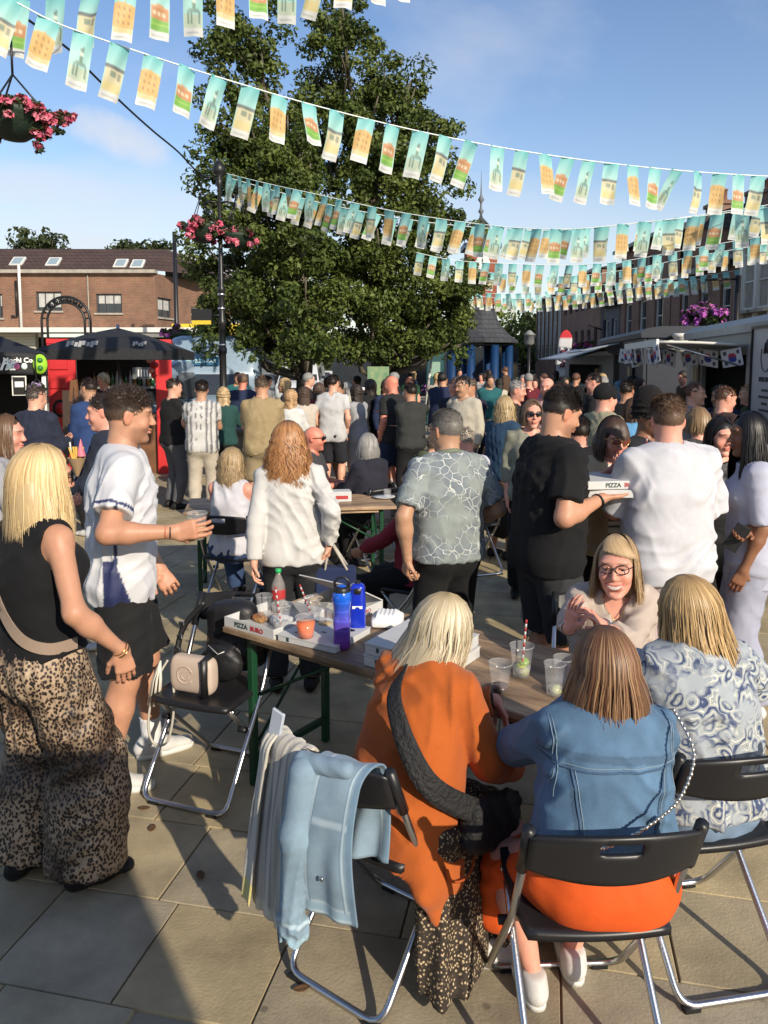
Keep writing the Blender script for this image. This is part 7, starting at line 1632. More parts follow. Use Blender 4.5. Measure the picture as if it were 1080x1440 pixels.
# ================================================================== people
HAIR = mat('hair', attr=True, rough=.42, spec=.45); HSH = mat('short_hair', attr=True, rough=.6, bump=.6, bscale=260, bdist=.003, var=.4, vscale=110, stretch=(1, 1, .3))
def cloth(name, col=(.5, .5, .5), rough=.88, bump=.3, bs=320, **k): return mat(name, col, rough, bump=bump, bscale=bs, bdist=.003, var=k.pop('var', .14), vscale=k.pop('vscale', 7), sheen=k.pop('sheen', .02), spec=k.pop('spec', .22), wr=k.pop('wr', .6), **k)
CL_A = mat('cloth', attr=True, rough=.88, bump=.3, bscale=320, bdist=.003, var=.14, vscale=7, sheen=.02, spec=.22, wr=.6)
def pattern(name, scale, ramp, kind='F1', feature='F1', warp=.0, rough=.85, ring=0.0, big=None, stretch=(1, 1, 1)):
    m = bpy.data.materials.new(name); m.use_nodes = True; nt = m.node_tree; L = nt.links; b = nt.nodes['Principled BSDF']; b.inputs['Roughness'].default_value = rough
    t = nt.nodes.new('ShaderNodeTexCoord'); mp = nt.nodes.new('ShaderNodeMapping'); mp.inputs['Scale'].default_value = stretch; L.new(t.outputs['Object'], mp.inputs[0]); vec = mp.outputs[0]
    if warp:
        n = nt.nodes.new('ShaderNodeTexNoise'); n.inputs['Scale'].default_value = scale*.35; n.inputs['Detail'].default_value = 3; L.new(vec, n.inputs[0])
        vm = nt.nodes.new('ShaderNodeVectorMath'); vm.operation = 'MULTIPLY_ADD'; L.new(n.outputs[1], vm.inputs[0]); vm.inputs[1].default_value = (warp,)*3; L.new(vec, vm.inputs[2]); vec = vm.outputs[0]
    v = nt.nodes.new('ShaderNodeTexVoronoi'); v.feature = feature; v.inputs['Scale'].default_value = scale; L.new(vec, v.inputs['Vector']); f = v.outputs['Distance']
    if ring:
        a = nt.nodes.new('ShaderNodeMath'); a.operation = 'MULTIPLY'; a.inputs[1].default_value = ring; L.new(f, a.inputs[0]); s = nt.nodes.new('ShaderNodeMath'); s.operation = 'SINE'; L.new(a.outputs[0], s.inputs[0])
        c = nt.nodes.new('ShaderNodeMath'); c.operation = 'MULTIPLY_ADD'; c.inputs[1].default_value = .5; c.inputs[2].default_value = .5; L.new(s.outputs[0], c.inputs[0]); f = c.outputs[0]
    r = nt.nodes.new('ShaderNodeValToRGB'); e = r.color_ramp.elements; e[0].position, e[0].color = ramp[0][0], (*ramp[0][1], 1); e[1].position, e[1].color = ramp[-1][0], (*ramp[-1][1], 1)
    for p_, c_ in ramp[1:-1]: q = e.new(p_); q.color = (*c_, 1)
    L.new(f, r.inputs[0]); out = r.outputs[0]
    if big:
        n = nt.nodes.new('ShaderNodeTexNoise'); n.inputs['Scale'].default_value = big[0]; n.inputs['Detail'].default_value = 4; L.new(t.outputs['Object'], n.inputs[0])
        mr = nt.nodes.new('ShaderNodeMapRange'); mr.inputs[1].default_value = .42; mr.inputs[2].default_value = .6; L.new(n.outputs[0], mr.inputs[0]); mx = nt.nodes.new('ShaderNodeMixRGB'); mx.blend_type = 'MULTIPLY' if big[2] == 'm' else 'MIX'
        L.new(mr.outputs[0], mx.inputs[0]); L.new(out, mx.inputs[1]); mx.inputs[2].default_value = (*big[1], 1); out = mx.outputs[0]
    L.new(out, b.inputs['Base Color']); return m
M_LEOP = pattern('leopard_print', 98, [(.0, (.012, .009, .008)), (.40, (.016, .012, .010)), (.48, (.13, .07, .04)), (.56, (.33, .24, .155)), (1, (.39, .29, .195))], warp=.010, rough=.6, big=(5, (.22, .18, .16), 'm'), stretch=(1, 1, .8))
M_FLORAL = pattern('dark_floral', 95, [(.0, (.50, .42, .28)), (.26, (.42, .33, .20)), (.34, (.10, .06, .03)), (.5, (.02, .015, .012)), (1, (.03, .02, .012))], warp=.008)
M_LEAFSH = pattern('leaf_line_print', 19, [(.0, (.60, .62, .58)), (.018, (.48, .50, .48)), (.04, (.14, .165, .185)), (.5, (.17, .20, .22)), (1, (.20, .23, .245))], feature='DISTANCE_TO_EDGE', warp=.10, big=(9, (.22, .25, .24), 'x'))
M_PAIS = pattern('paisley_print', 20, [(.0, (.035, .05, .12)), (.25, (.06, .09, .17)), (.4, (.42, .44, .42)), (.55, (.10, .14, .22)), (.7, (.45, .45, .34)), (.85, (.16, .20, .28)), (1, (.55, .55, .48))], warp=.13, ring=17, big=(14, (.30, .33, .36), 'x'))
M_SHOEW = cloth('white_trainer', (.54, .53, .51), .5, var=.05); M_SOLE = mat('rubber_white', (.62, .61, .57), .6); M_SUNG = mat('sunglass_lens', (.008, .008, .009), .05, spec=.9); M_GOLD = mat('gold', (.60, .40, .16), .25, metal=1); M_SHOEB = cloth('black_shoe', (.012, .012, .013), .5)
M_TEE = cloth('white_cotton', (.50, .50, .53), .85)
def tolocal(loc, face, w):
    return np.array(Matrix.Rotation(-RAD(face), 3, 'Z')@(Vector(w)-Vector(loc)))
def headpt(p, q): return p.T[0]+p.T[1]@(np.array(q)*p.T[2])
def glasses(p, lens=M_SUNG, frame=M_BLACK, name='sunglasses', wr=.024, hr=.019, fr=.0022, fill=True):
    b = MB()
    for sx in (-1, 1):
        pts = [Vector(headpt(p, (sx*.032+wr*math.cos(a)*(1 if abs(math.cos(a)) < .9 else .97), .108-.012*abs(sx*.032+wr*math.cos(a))/.05, .008+hr*math.sin(a)*(1.05 if math.sin(a) > 0 else .95)))) for a in np.linspace(0, 2*math.pi, 17)[:-1]]
        b.tube(pts, fr, 5, closed=True); b.tube([headpt(p, (sx*.056, .098, .013)), headpt(p, (sx*.078, .04, .014)), headpt(p, (sx*.080, -.005, .008))], fr*.9, 5)
        if fill: c = MB(); c.add([Vector(headpt(p, (sx*.032, .110, .008)))]+pts, [(0, 1+k, 1+(k+1) % 16) for k in range(16)], True); c.build('lens', lens, p.e)
    b.tube([headpt(p, (-.010, .112, .013)), headpt(p, (0, .114, .016)), headpt(p, (.010, .112, .013))], fr, 5); return b.build(name, frame, p.e)
def band(p, i, r, m, t=.0, w=.004, name='bracelet'):
    c = p.J['wr', i]-nrm(p.J['wr', i]-p.J['el', i])*t; n = nrm(p.J['wr', i]-p.J['el', i]); a = nrm(np.cross(n, [0, 0, 1])); b_ = np.cross(n, a)
    q = MB(); q.tube([c+(a*math.cos(k)+b_*math.sin(k)*.85)*r for k in np.linspace(0, 2*math.pi, 19)[:-1]], w, 5, closed=True); q.build(name, m, p.e)
def neckband(p, m, r=.062, w=.008, dz=.0, name='collar', dy=.012, tilt=.35):
    u = p.J['u']; c = p.J['neck']+p.J['s']*(.012+dz)*u+p.J['ys']*dy; q = MB(); q.tube([c+(p.J['xs']*math.cos(k)*1.05+p.J['ys']*math.sin(k))*r*u+p.J['s']*(-tilt*r*math.sin(k)) for k in np.linspace(0, 2*math.pi, 25)[:-1]], w, 6, closed=True, flat=1); q.build(name, m, p.e)
BLO = [(.40, .27, .12), (.60, .43, .21), (.72, .56, .32), (.66, .48, .25)]

# 1 blonde woman, left foreground, back to us
loc = (-1.26, 2.73, 0); f = -36
J = skeleton(1.67, fem=True, b=1.08, wr=(None, tolocal(loc, f, atY(172, 915, 2.63))), pole=(None, (.5, -.8, -.2)), head=(-14, 4, 4), feet=((-.12, -.04, .075, 14), (.14, .06, .075, -16)), hd=((None, None), ((.04, .12, -1), (-.9, .4, 0))), curl=(.4, .35))
p = person('blonde woman standing at the left edge in black sleeveless top and leopard print trousers', loc, f, J, 'tan', res=.010, hres=.0045, brow=(.2, .12, .06))
top(p, cloth('black_viscose', (.010, .010, .011)), 'sleeveless_top', sleeve=0, inf=.013, hem=.06, straight=.35, amp=.005, seed=2, neck=.098, res=.008)
bottom(p, M_LEOP, 'leopard_trousers', length=1.96, inf=.018, flare=.095, thigh=.055, waist=.09, amp=.012, seed=4, res=.009, f=(13, 13, 2.2))
shoes(p, M_SHOEB, name='sandal'); glasses(p); band(p, 1, .031, M_GOLD, .0, .0035); band(p, 1, .033, M_GOLD, .014, .002)
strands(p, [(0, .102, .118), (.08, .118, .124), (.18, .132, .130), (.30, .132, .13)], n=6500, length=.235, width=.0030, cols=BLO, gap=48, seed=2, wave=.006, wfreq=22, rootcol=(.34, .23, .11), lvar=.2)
st = [(-.145, -.02, 1.36), (-.125, -.085, 1.32), (-.085, -.118, 1.25), (-.02, -.135, 1.16), (.06, -.142, 1.07), (.125, -.12, 1.00), (.17, -.06, .965), (.175, .03, .96)]
pt = smooth_path([Vector(v) for v in st], 6); P = np.zeros((len(pt), 4, 3))
for i, v in enumerate(pt):
    t_ = (pt[min(i+1, len(pt)-1)]-pt[max(i-1, 0)]).normalized(); o = Vector((v.x*.6, v.y*1.2-.01, 0)).normalized(); sd_ = t_.cross(o).normalized()
    for j in range(4): P[i, j] = v+sd_*(.021*(j/1.5-1))+o*.012
sheet(P, .003, 'bag_strap', mat('taupe_strap', (.27, .20, .15), .6, bump=.2, bscale=300), p.e, smooth=False); v = pt[len(pt)//2]; q = MB(); q.box(v+Vector((0, -.02, 0)), (.012, .008, .05), R=Matrix.Rotation(RAD(-48), 3, 'Y')); q.build('strap_buckle', M_STEEL, p.e)

# 2 young man in white football shirt
loc = (-1.22, 3.50, 0); f = -68
J = skeleton(1.86, b=1.0, lean=.02, wr=(tolocal(loc, f, atY(224, 800, 3.55)), tolocal(loc, f, atY(243, 748, 3.22))), pole=((-.6, -1, -.3), (.5, -.9, -.9)), head=(-4, 5, 0), hd=((None, None), (tolocal((0, 0, 0), f, (1, .1, .12)), tolocal((0, 0, 0), f, (.1, 1, 0)))), curl=(.95, .62), feet=((-.13, .12, .075, 10), (.13, -.10, .075, -12)))
p = person('young man in white football shirt with navy trim and black shorts, holding a drink', loc, f, J, 'tan', res=.010, hres=.0042, stub=.55, curl=(.95, .62), handkw=({}, dict(thumb=.9, tc=.9)))
def c_foot(V):
    C = np.tile(np.array((.52, .52, .54)), (len(V), 1)); d = V-J['P']; side = d@J['xs']; fw = d@J['ys']
    C[(V[:, 2] < 1.08) & (np.abs(side) > .12) & (fw < -.04+.35*(1.08-V[:, 2])) & (fw > -.09)] = (.018, .025, .085); C[(V[:, 2] < 1.36) & (np.abs(fw+.04) < .008) & (side > .1)] = (.02, .03, .09)
    for i in (0, 1):
        n = nrm(J['el', i]-J['sh', i]); t = (V-J['sh', i])@n/np.linalg.norm(J['el', i]-J['sh', i]); near = np.linalg.norm(V-(J['sh', i]+np.outer(t, n)*np.linalg.norm(J['el', i]-J['sh', i])), axis=1) < .1
        C[near & (t > .60) & (t < .645)] = (.02, .03, .10)
    return C
top(p, mat('football_shirt', attr=True, rough=.6, bump=.15, bscale=500, bdist=.002, sheen=.02, wr=.4), 'football_shirt', sleeve=.70, inf=.024, hem=-.10, straight=.7, flare=.022, amp=.009, seed=7, res=.008, col=c_foot, f=(9, 9, 4))
neckband(p, cloth('navy_rib', (.015, .02, .06)), .064, .010); bottom(p, cloth('black_shorts', (.014, .014, .015)), 'shorts', length=.92, inf=.022, thigh=.035, waist=.02, amp=.008, seed=5)
shoes(p, M_SHOEW, M_SOLE)
for i in (0, 1): garment(p, 'sock', [cone(J['an', i]+np.array([0, 0, -.02]), J['an', i]+nrm(J['kn', i]-J['an', i])*.13, .046, .052, k=.01, clip=[(J['an', i]+nrm(J['kn', i]-J['an', i])*.13, nrm(J['kn', i]-J['an', i]))])], cloth('white_sock', (.68, .68, .68)), .006, folds(.003, 3, (30, 30, 60)))
short_strands(p, [(.030, .019, .012), (.060, .038, .024)], n=6500, length=.020, low=-.03, topl=1.9, lift=.55, side=(.10, .062, .042), seed=3, comb=(-.2, -.5, -.8), curl=.22); band(p, 1, .032, M_BLACK, .01, .003); band(p, 1, .033, mat('orange_cord', (.5, .12, .05)), .03, .002)
hp_ = Vector(loc)+Matrix.Rotation(RAD(f), 3, 'Z')@Vector(J['wr', 1]+J['hd', 1]*.085*J['u']+J['pn', 1]*.042)
cup('white paper-rimmed plastic cup of pale beer held by the man in the football shirt', hp_-Vector((0, 0, .055)), r0=.030, r1=.044, h=.12, liquid=mat('pale_drink', (.42, .27, .13), .2), level=.55)

# 3 man in leaf print shirt, back to us, hand on hip
loc = (.36, 4.25, 0); f = 22
J = skeleton(1.71, b=1.04, wr=(tolocal(loc, f, atY(573, 786, 4.12)), tolocal(loc, f, atY(655, 735, 4.45))), pole=((-1, -.5, -.1), (.8, -1, -.4)), head=(16, 4, 0), hd=((tolocal((0, 0, 0), f, (-.1, .2, -.8)), None), (None, None)), curl=(1.0, .5))
p = person('grey-haired man with hand on hip, leaf line print shirt and black trousers, back turned', loc, f, J, 'olive', res=.011, hres=.005, curl=(1.0, .5))
top(p, M_LEAFSH, 'printed_shirt', sleeve=.8, inf=.022, hem=-.03, straight=.8, flare=.014, amp=.008, seed=11, res=.009); neckband(p, cloth('sage_collar', (.16, .18, .13)), .066, .015, .01)
bottom(p, cloth('black_chino', (.012, .012, .013)), length=1.95, inf=.014, seed=6); shoes(p, M_SHOEB); short_strands(p, [(.16, .145, .125), (.27, .25, .22)], n=5000, length=.011, low=-.04, lift=.5, seed=4); glasses(p, mat('clear_lens', (.5, .5, .5), .05, alpha=.15), name='glasses', fill=False)

# 4 curly-haired woman in white jacket
loc = (-.54, 4.45, 0); f = 4
J = skeleton(1.62, fem=True, b=1.0, side=-.03, wr=(tolocal(loc, f, atY(357, 790, 4.30)), tolocal(loc, f, atY(463, 764, 4.40))), pole=((-.6, -.8, .0), (.5, -1, .0)), head=(-6, 8, 0), curl=(.6, 1.0))
p = person('woman with long curly auburn hair and white denim jacket, back turned, leaning over', loc, f, J, 'fair', res=.011, hres=.006, curl=(.6, 1.0))
top(p, cloth('white_denim', (.52, .51, .49), bump=.5, bs=160), 'white_jacket', sleeve=1.95, inf=.022, hem=-.06, straight=.7, flare=.010, amp=.011, seed=13, res=.009, f=(10, 10, 6)); bottom(p, cloth('charcoal_jeans', (.022, .023, .025)), length=1.95, seed=8); shoes(p, M_SHOEB)
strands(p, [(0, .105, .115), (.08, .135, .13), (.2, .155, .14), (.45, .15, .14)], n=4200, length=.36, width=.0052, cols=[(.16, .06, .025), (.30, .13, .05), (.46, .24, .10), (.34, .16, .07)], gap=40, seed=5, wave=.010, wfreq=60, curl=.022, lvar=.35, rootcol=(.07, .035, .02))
cb_ = empty('carrier_bag', 'dark blue paper carrier bag with pale handles in the hand of the curly-haired woman', 'bag', (atY(472, 800, 4.45).x, 4.45, 0)); q = MB(); q.box((0, 0, .62), (.24, .10, .26), bev=.01); q.build('bag_body', cloth('navy_paper', (.02, .03, .08)), cb_)
for y in (-.045, .045): q = MB(); q.tube([(-.06, y, .74), (-.035, 0, .90), (-.03, 0, .91), (.07, y, .74)], .008, 5); q.build('handle', mat('pale_strap'), cb_)

# 5 smiling woman facing us
loc = (1.03, 3.36, 0); f = 166
J = skeleton(1.48, fem=True, b=1.16, seat=.42, lean=.20, wr=(tolocal(loc, f, atY(846, 878, 2.98)), tolocal(loc, f, atY(800, 884, 2.90))), pole=((-.35, -.1, -1), (.75, .3, -1)), head=(-8, -2, 3), hd=((tolocal((0, 0, 0), f, (-.62, -.25, .62)), tolocal((0, 0, 0), f, (-.6, .3, -.6))), (tolocal((0, 0, 0), f, (.10, -.1, 1)), tolocal((0, 0, 0), f, (.9, .5, .0)))), curl=(.45, .35))
J['hs'] *= 1.10
p = person('smiling woman in black glasses and beige jumper sitting at the far side of the table', loc, f, J, 'pink', res=.010, hres=.0028, handres=.003, smile=1.0, eyes=True, brow=(.26, .16, .10), fat=.35, curl=(.45, .30), lips=(.42, .09, .08))
top(p, cloth('beige_knit', (.42, .35, .30), bump=.35, bs=240), 'jumper', sleeve=(1.55, 1.05), inf=.024, hem=-.08, straight=.7, flare=.016, amp=.008, seed=17, res=.008, vneck=.085, neck=.080)
bottom(p, cloth('blue_jeans', (.07, .11, .19)), length=1.95, seed=9); shoes(p, M_SHOEW, M_SOLE); glasses(p, mat('clear_lens'), name='glasses', wr=.026, hr=.0185, fr=.0024, fill=False)
strands(p, [(0, .094, .112), (.07, .104, .114), (.13, .116, .118), (.3, .12, .12)], n=4600, length=.150, width=.003, cols=[(.22, .13, .07), (.38, .25, .13), (.55, .40, .23), (.44, .30, .16)], gap=58, part=-.02, seed=8, wave=.004, wfreq=20, fringe=(.066, -30), rootcol=(.24, .16, .09))
for i in (0, 1): band(p, i, .031, M_STEEL, .012, .0045)
for k in range(6): q = MB(); a = k*1.05; c = J['wr', 1]-nrm(J['wr', 1]-J['el', 1])*.04; q.lathe(c+np.array((math.cos(a), math.sin(a), 0))*.036, [(.001, -.007), (.007, 0), (.001, .007)], 8); q.build('charm', M_GOLD if k % 2 else M_STEEL, p.e)
for sx in (-1, 1): q = MB(); c = headpt(p, (sx*.084, -.004, -.040)); q.tube([c+np.array((0, .008*math.cos(a), .012*math.sin(a))) for a in np.linspace(0, 6.28, 11)[:-1]], .002, 5, closed=True); q.build('earring', M_GOLD, p.e)
q = MB(); nk = J['neck']; q.tube(smooth_path([Vector(nk+J['xs']*a+J['ys']*b_+J['s']*c) for a, b_, c in ((-.062, .02, .01), (-.045, .085, -.03), (-.01, .118, -.075), (.0, .12, -.085), (.01, .118, -.075), (.045, .085, -.03), (.062, .02, .01))], 5), .0016, 4); q.lathe(nk+J['ys']*.124-J['s']*.090, [(.001, -.007), (.006, 0), (.001, .007)], 8); q.build('necklace', M_GOLD, p.e)

# 6 woman in blue denim jacket, nearest
loc = (.615, 2.05, 0); f = 2
J = skeleton(1.38, fem=True, b=1.26, seat=.43, lean=.12, side=.05, wr=(tolocal(loc, f, (.38, 2.46, .66)), tolocal(loc, f, (.78, 2.48, .70))), pole=((-1, -.5, -.5), (1, -.5, -.5)), head=(-3, 8, 0), feet=((-.15, .16, .075, 5), (.00, .25, .075, -4)))
p = person('woman seen from behind with long brown hair, blue denim jacket and orange dress', loc, f, J, 'pink', res=.010, hres=.008)
def c_denim(base, light, dark, yoke, hem):
    def c(V):
        C = np.tile(np.array(base), (len(V), 1)); C *= (1+.16*noise3(V[:, 0]*11, V[:, 1]*11, V[:, 2]*7, 3)+.12*noise3(V[:, 0]*40, V[:, 1]*40, V[:, 2]*25, 5))[:, None]
        d = V-J['P']; x = d@J['xs']; z = d@J['s']; y = d@J['ys']; bk = (y < .02) & (np.abs(x) < .20)
        def ln(m): C[m] = C[m]*.93
        def dk(m): C[m] = C[m]*.72
        dk(bk & (np.abs(z-yoke) < .010)); ln(bk & (np.abs(z-yoke-.009) < .003)); ln(bk & (np.abs(z-yoke+.009) < .0028))
        for sx in (-.10, .10): xx = sx*(1+.35*(z-hem)/(yoke-hem)); q = bk & (z < yoke-.01) & (z > hem+.05); dk(q & (np.abs(x-xx) < .008)); ln(q & (np.abs(np.abs(x-xx)-.008) < .0025))
        h0 = z < hem+.048; C[h0] = C[h0]*1.12; ln((np.abs(z-hem-.048) < .003)); ln((np.abs(z-hem-.012) < .0025)); dk((z < hem+.048) & (np.sin(x*160+y*120) > .86))
        q = (np.abs(x) > .155) & (y < .06) & (z > yoke-.16) & (z < yoke+.2); ln(q & (np.abs(np.abs(x)-.166) < .003)); return C
    return c
dj_ = top(p, mat('blue_denim', attr=True, rough=.85, bump=.4, bscale=260, bdist=.003, var=.16, vscale=14, detail=8, wr=.6), 'denim_jacket', sleeve=1.9, inf=.030, hem=.065, straight=.75, flare=.018, amp=.009, seed=21, res=.0055, col=c_denim((.080, .155, .255), (.18, .26, .35), (.05, .1, .2), .34, .065), f=(9, 9, 6))
zy, zh = J['P'][2]+.325, J['P'][2]+.075; M_THR = mat('denim_thread', (.20, .27, .33), .8); M_SEAM = mat('denim_seam', (.055, .105, .18), .9, bump=.4, bscale=300)
sl_ = J['s'][0]/J['s'][2]; X0_ = lambda z: (z-J['P'][2])*sl_
def vl(x0, x1, dx): return [(X0_(zy)+x0+dx, zy), (X0_(zh)+x1+dx, zh)]
L_ = [[(X0_(zy)-.19, zy+d), (X0_(zy), zy+d+.006), (X0_(zy)+.19, zy+d)] for d in (-.005, .005)]+[vl(sx*.125, sx*.085, d) for sx in (-1, 1) for d in (-.004, .004)]+[[(X0_(zh)-.19, zh+d), (X0_(zh)+.19, zh+d)] for d in (0, -.035)]
L_ += [[(X0_(zy)+sx*(.165+d), zy+.11), (X0_(zy)+sx*(.158+d), zy+.05), (X0_(zy)+sx*(.160+d), zy-.02), (X0_(zy)+sx*(.172+d), zy-.09)] for sx in (-1, 1) for d in (0, .008)]
stitches(p, dj_, L_, M_THR, r=.0013); stitches(p, dj_, [L_[0], L_[2], L_[4]], M_SEAM, r=.0032, name='seam', off=.0)
J6 = J; mo = cloth('orange_jersey', (.62, .088, .014), .7)
pr = torso_prims(J, .030, .2, bust=False)[:1]+[dict(q) for q in torso_prims(J, .045, .2, bust=False)[5:7]]
for q in pr: q['clip'] = [(J['P']+J['s']*.10, J['s'])]
pr += [flat(J['P']+np.array([0, -.02, -.03]), (J['kn', 0]+J['kn', 1])/2+np.array([0, -.02, -.03]), (1, 0, 0), .235, .105, .20, .085, k=.04), flat((J['kn', 0]+J['kn', 1])/2+np.array([-.04, -.02, -.02]), (J['kn', 0]+J['kn', 1])/2+np.array([-.03, -.02, -.20]), (1, 0, 0), .19, .08, .20, .07, k=.04)]
garment(p, 'orange_dress', pr, mo, .009, folds(.006, 6, (7, 5, 9))); shoes(p, M_SHOEW, M_SOLE, big=1.18)
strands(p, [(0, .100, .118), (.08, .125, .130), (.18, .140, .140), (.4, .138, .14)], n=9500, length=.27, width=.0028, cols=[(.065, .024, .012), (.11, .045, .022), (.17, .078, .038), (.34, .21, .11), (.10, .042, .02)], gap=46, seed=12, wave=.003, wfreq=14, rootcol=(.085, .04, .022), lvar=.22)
q = MB(); ch = smooth_path([Vector(v) for v in ((.19, .0, .99), (.195, -.125, .93), (.15, -.168, .84), (.08, -.178, .775), (-.02, -.183, .72), (-.10, -.175, .69))], 9)
for k in range(len(ch)-1): a, b_ = ch[k], ch[k+1]; q.tube([a, a.lerp(b_, .5)+Vector((0, -.003*(k % 2), .002)), b_], [.0032, .0052, .0032], 5)
q.build('chain_strap', mat('silver_chain', (.62, .60, .56), .3, metal=.9), p.e)

# 7 woman in paisley blouse, right edge
loc = (1.04, 2.42, 0); f = 16
J = skeleton(1.48, fem=True, b=1.24, seat=.44, lean=.10, wr=(tolocal(loc, f, (.80, 2.86, .78)), tolocal(loc, f, (1.25, 2.85, .80))), pole=((-1, -.5, -.7), (1, -.5, -.7)), head=(24, 6, -6))
p = person('woman with long blonde hair in a blue paisley blouse, sitting at the right edge', loc, f, J, 'pink', res=.011, hres=.007)
top(p, M_PAIS, 'paisley_blouse', sleeve=.86, inf=.034, hem=-.04, straight=.8, flare=.040, amp=.013, seed=23, res=.009, f=(8, 8, 5), sinf=.030)
bottom(p, cloth('pale_jeans', (.16, .23, .33)), length=1.95, inf=.02, seed=10); shoes(p, M_SHOEW, M_SOLE)
def bend7(W, z): W = W.copy(); k = np.clip(-z/.3, 0, 1)**1.3; W[:, :, 0] += .09*k; W[:, :, 1] -= .04*k; return W
strands(p, [(0, .102, .118), (.08, .125, .128), (.18, .140, .135), (.4, .12, .13)], n=6500, length=.27, width=.0030, cols=[(.26, .15, .06), (.42, .27, .12), (.55, .38, .18), (.47, .30, .14)], gap=48, seed=15, wave=.008, wfreq=24, bend=bend7, rootcol=(.30, .19, .09), lvar=.22)

# 8 woman in orange cardigan
loc = (.05, 2.36, 0); f = -40
J = skeleton(1.46, fem=True, b=1.10, seat=.43, lean=.34, side=.04, wr=(tolocal(loc, f, atY(697, 985, 2.60)), tolocal(loc, f, (.44, 2.50, .58))), pole=((-1, -.4, -.6), (.5, -.6, -.6)), head=(-26, 12, 0), hd=((tolocal((0, 0, 0), f, (.45, -.35, -.75)), tolocal((0, 0, 0), f, (-.7, -.2, -.3))), (None, None)), feet=((-.10, .30, .075, 8), tuple(tolocal(loc, f, atZ(668, 1318, .08)))+(-48,)), curl=(.5, .5))
p = person('blonde woman in long burnt-orange cardigan and dark floral skirt leaning over the table', loc, f, J, 'pink', res=.010, hres=.007, curl=(.5, .5), handkw=(dict(spread=.22), {}))
M_ORK = cloth('orange_knit', (.40, .095, .018), .92, bump=.5, bs=210, var=.10, sheen=.12); P_, xs, ys = J['P'], J['xs'], J['ys']
flap = [flat(P_+xs*.08+ys*.02+np.array([0, 0, .22]), P_+xs*.19-ys*.02+np.array([0, 0, -.16]), ys, .07, .075, .120, .034, k=.08), flat(P_+xs*.195-ys*.04+np.array([0, 0, -.12]), P_+xs*.215-ys*.005+np.array([0, 0, -.30]), ys, .125, .028, .055, .018, k=.03, p=2.6)]
top(p, M_ORK, 'cardigan', sleeve=1.93, inf=.032, hem=-.17, straight=.7, flare=.016, amp=.009, seed=27, res=.008, f=(7, 7, 6), extra=flap)
pk = P_+xs*.245-ys*.0+np.array([0, 0, -.12]); q = MB(); q.tube(smooth_path([Vector(pk+ys*a+np.array([0, 0, b_])+xs*c) for a, b_, c in ((-.075, .03, -.004), (-.06, -.005, .002), (.0, -.012, .006), (.05, .008, .004), (.085, .05, -.006))], 6), .0055, 6, flat=.6); q.build('pocket_edge', cloth('orange_rib', (.40, .085, .02)), p.e)
K0, K1 = J['kn', 0], J['kn', 1]
pr = [flat(P_+np.array([0, 0, -.03]), (K0+K1)/2+np.array([0, 0, -.02]), (1, 0, 0), .23, .10, .21, .085, k=.05), flat((K0+K1)/2+np.array([0, .02, -.03]), (K0+K1)/2+np.array([.04, -.03, -.34]), (1, 0, 0), .20, .10, .24, .10, k=.05),
      flat(P_+xs*.14+ys*.05+np.array([0, 0, -.05]), P_+xs*.23+ys*.04+np.array([0, 0, -.515]), ys, .13, .07, .19, .065, k=.05, p=2.3)]
for q in pr: q['clip'] = [(np.array([0, 0, .035+loc[2]]), np.array([0, 0, -1.]))]
def sk(X, Y, Z):
    a = X*.8+Y*.6; return .013*np.sin(a*75+2.5*noise3(X*5, Y*5, Z*2, 4))*sst(.62-Z, 0, .5)+.006*noise3(X*20, Y*20, Z*6, 5)
garment(p, 'floral_skirt', pr, M_FLORAL, .009, sk, after=lambda F, X, Y, Z: np.maximum(F, .045+.02*noise3(X*6, Y*6, Z*0, 2)-Z))
shoes(p, M_SHOEW, M_SOLE, big=1.15)
def bend8(W, z): W = W.copy(); k = np.clip(-z/.28, 0, 1)**1.2; W[:, :, 0] -= .13*k; W[:, :, 1] -= .09*k; return W
strands(p, [(0, .102, .118), (.08, .122, .128), (.18, .142, .138), (.4, .13, .13)], n=7500, length=.26, width=.0030, cols=[(.34, .26, .15), (.52, .43, .28), (.68, .60, .44), (.60, .50, .34)], gap=46, seed=19, wave=.010, wfreq=24, bend=bend8, rootcol=(.36, .27, .14), lvar=.28)
band(p, 0, .030, mat('leather_strap', (.05, .03, .02)), .01, .004); band(p, 0, .030, M_GOLD, .026, .003)
hb = empty('crossbody_bag', 'black textured crossbody bag with wide strap on the back of the woman in orange', 'handbag', loc, RAD(f)); s_p = J['sh', 0]*.5+J['neck']*.5
sp_ = [s_p+np.array([.02, .06, .02]), s_p+np.array([.03, -.05, .03]), J['chest']-ys*.165+xs*.03+np.array([0, 0, .05]), J['waist']-ys*.13+xs*.16+np.array([0, 0, .03]), J['waist']+xs*.235+ys*.02+np.array([0, 0, -.05])]
pt = smooth_path([Vector(v) for v in sp_], 7); P = np.zeros((len(pt), 5, 3)); ctr_ = [Vector(J['chest'])]
for i, v in enumerate(pt):
    t_ = (pt[min(i+1, len(pt)-1)]-pt[max(i-1, 0)]).normalized(); o = (v-Vector(J['P']+J['s']*max(0., min(.45, float((np.array(v)-J['P'])@J['s']))))).normalized(); sd_ = t_.cross(o).normalized(); wd = .018+.018*min(1, max(0, (i/len(pt)-.25)*2))
    for j in range(5): P[i, j] = v+sd_*wd*(j/2-1)+o*.020
M_BAGB = mat('black_woven', (.012, .012, .013), .7, bump=1.0, bscale=70, bdist=.01); sheet(P, .006, 'strap', M_BAGB, hb)
c = J['waist']+xs*.245+ys*.12+np.array([0, 0, -.10]); V, Q = sdf_mesh([flat(c-ys*.10, c+ys*.10, (0, 0, 1), .085, .04, .095, .045, p=2.6, k=.02)], .008, folds(.006, 5, (16, 16, 16))); link('bag_body', mesh_np('bag_body', V, Q), M_BAGB, hb)

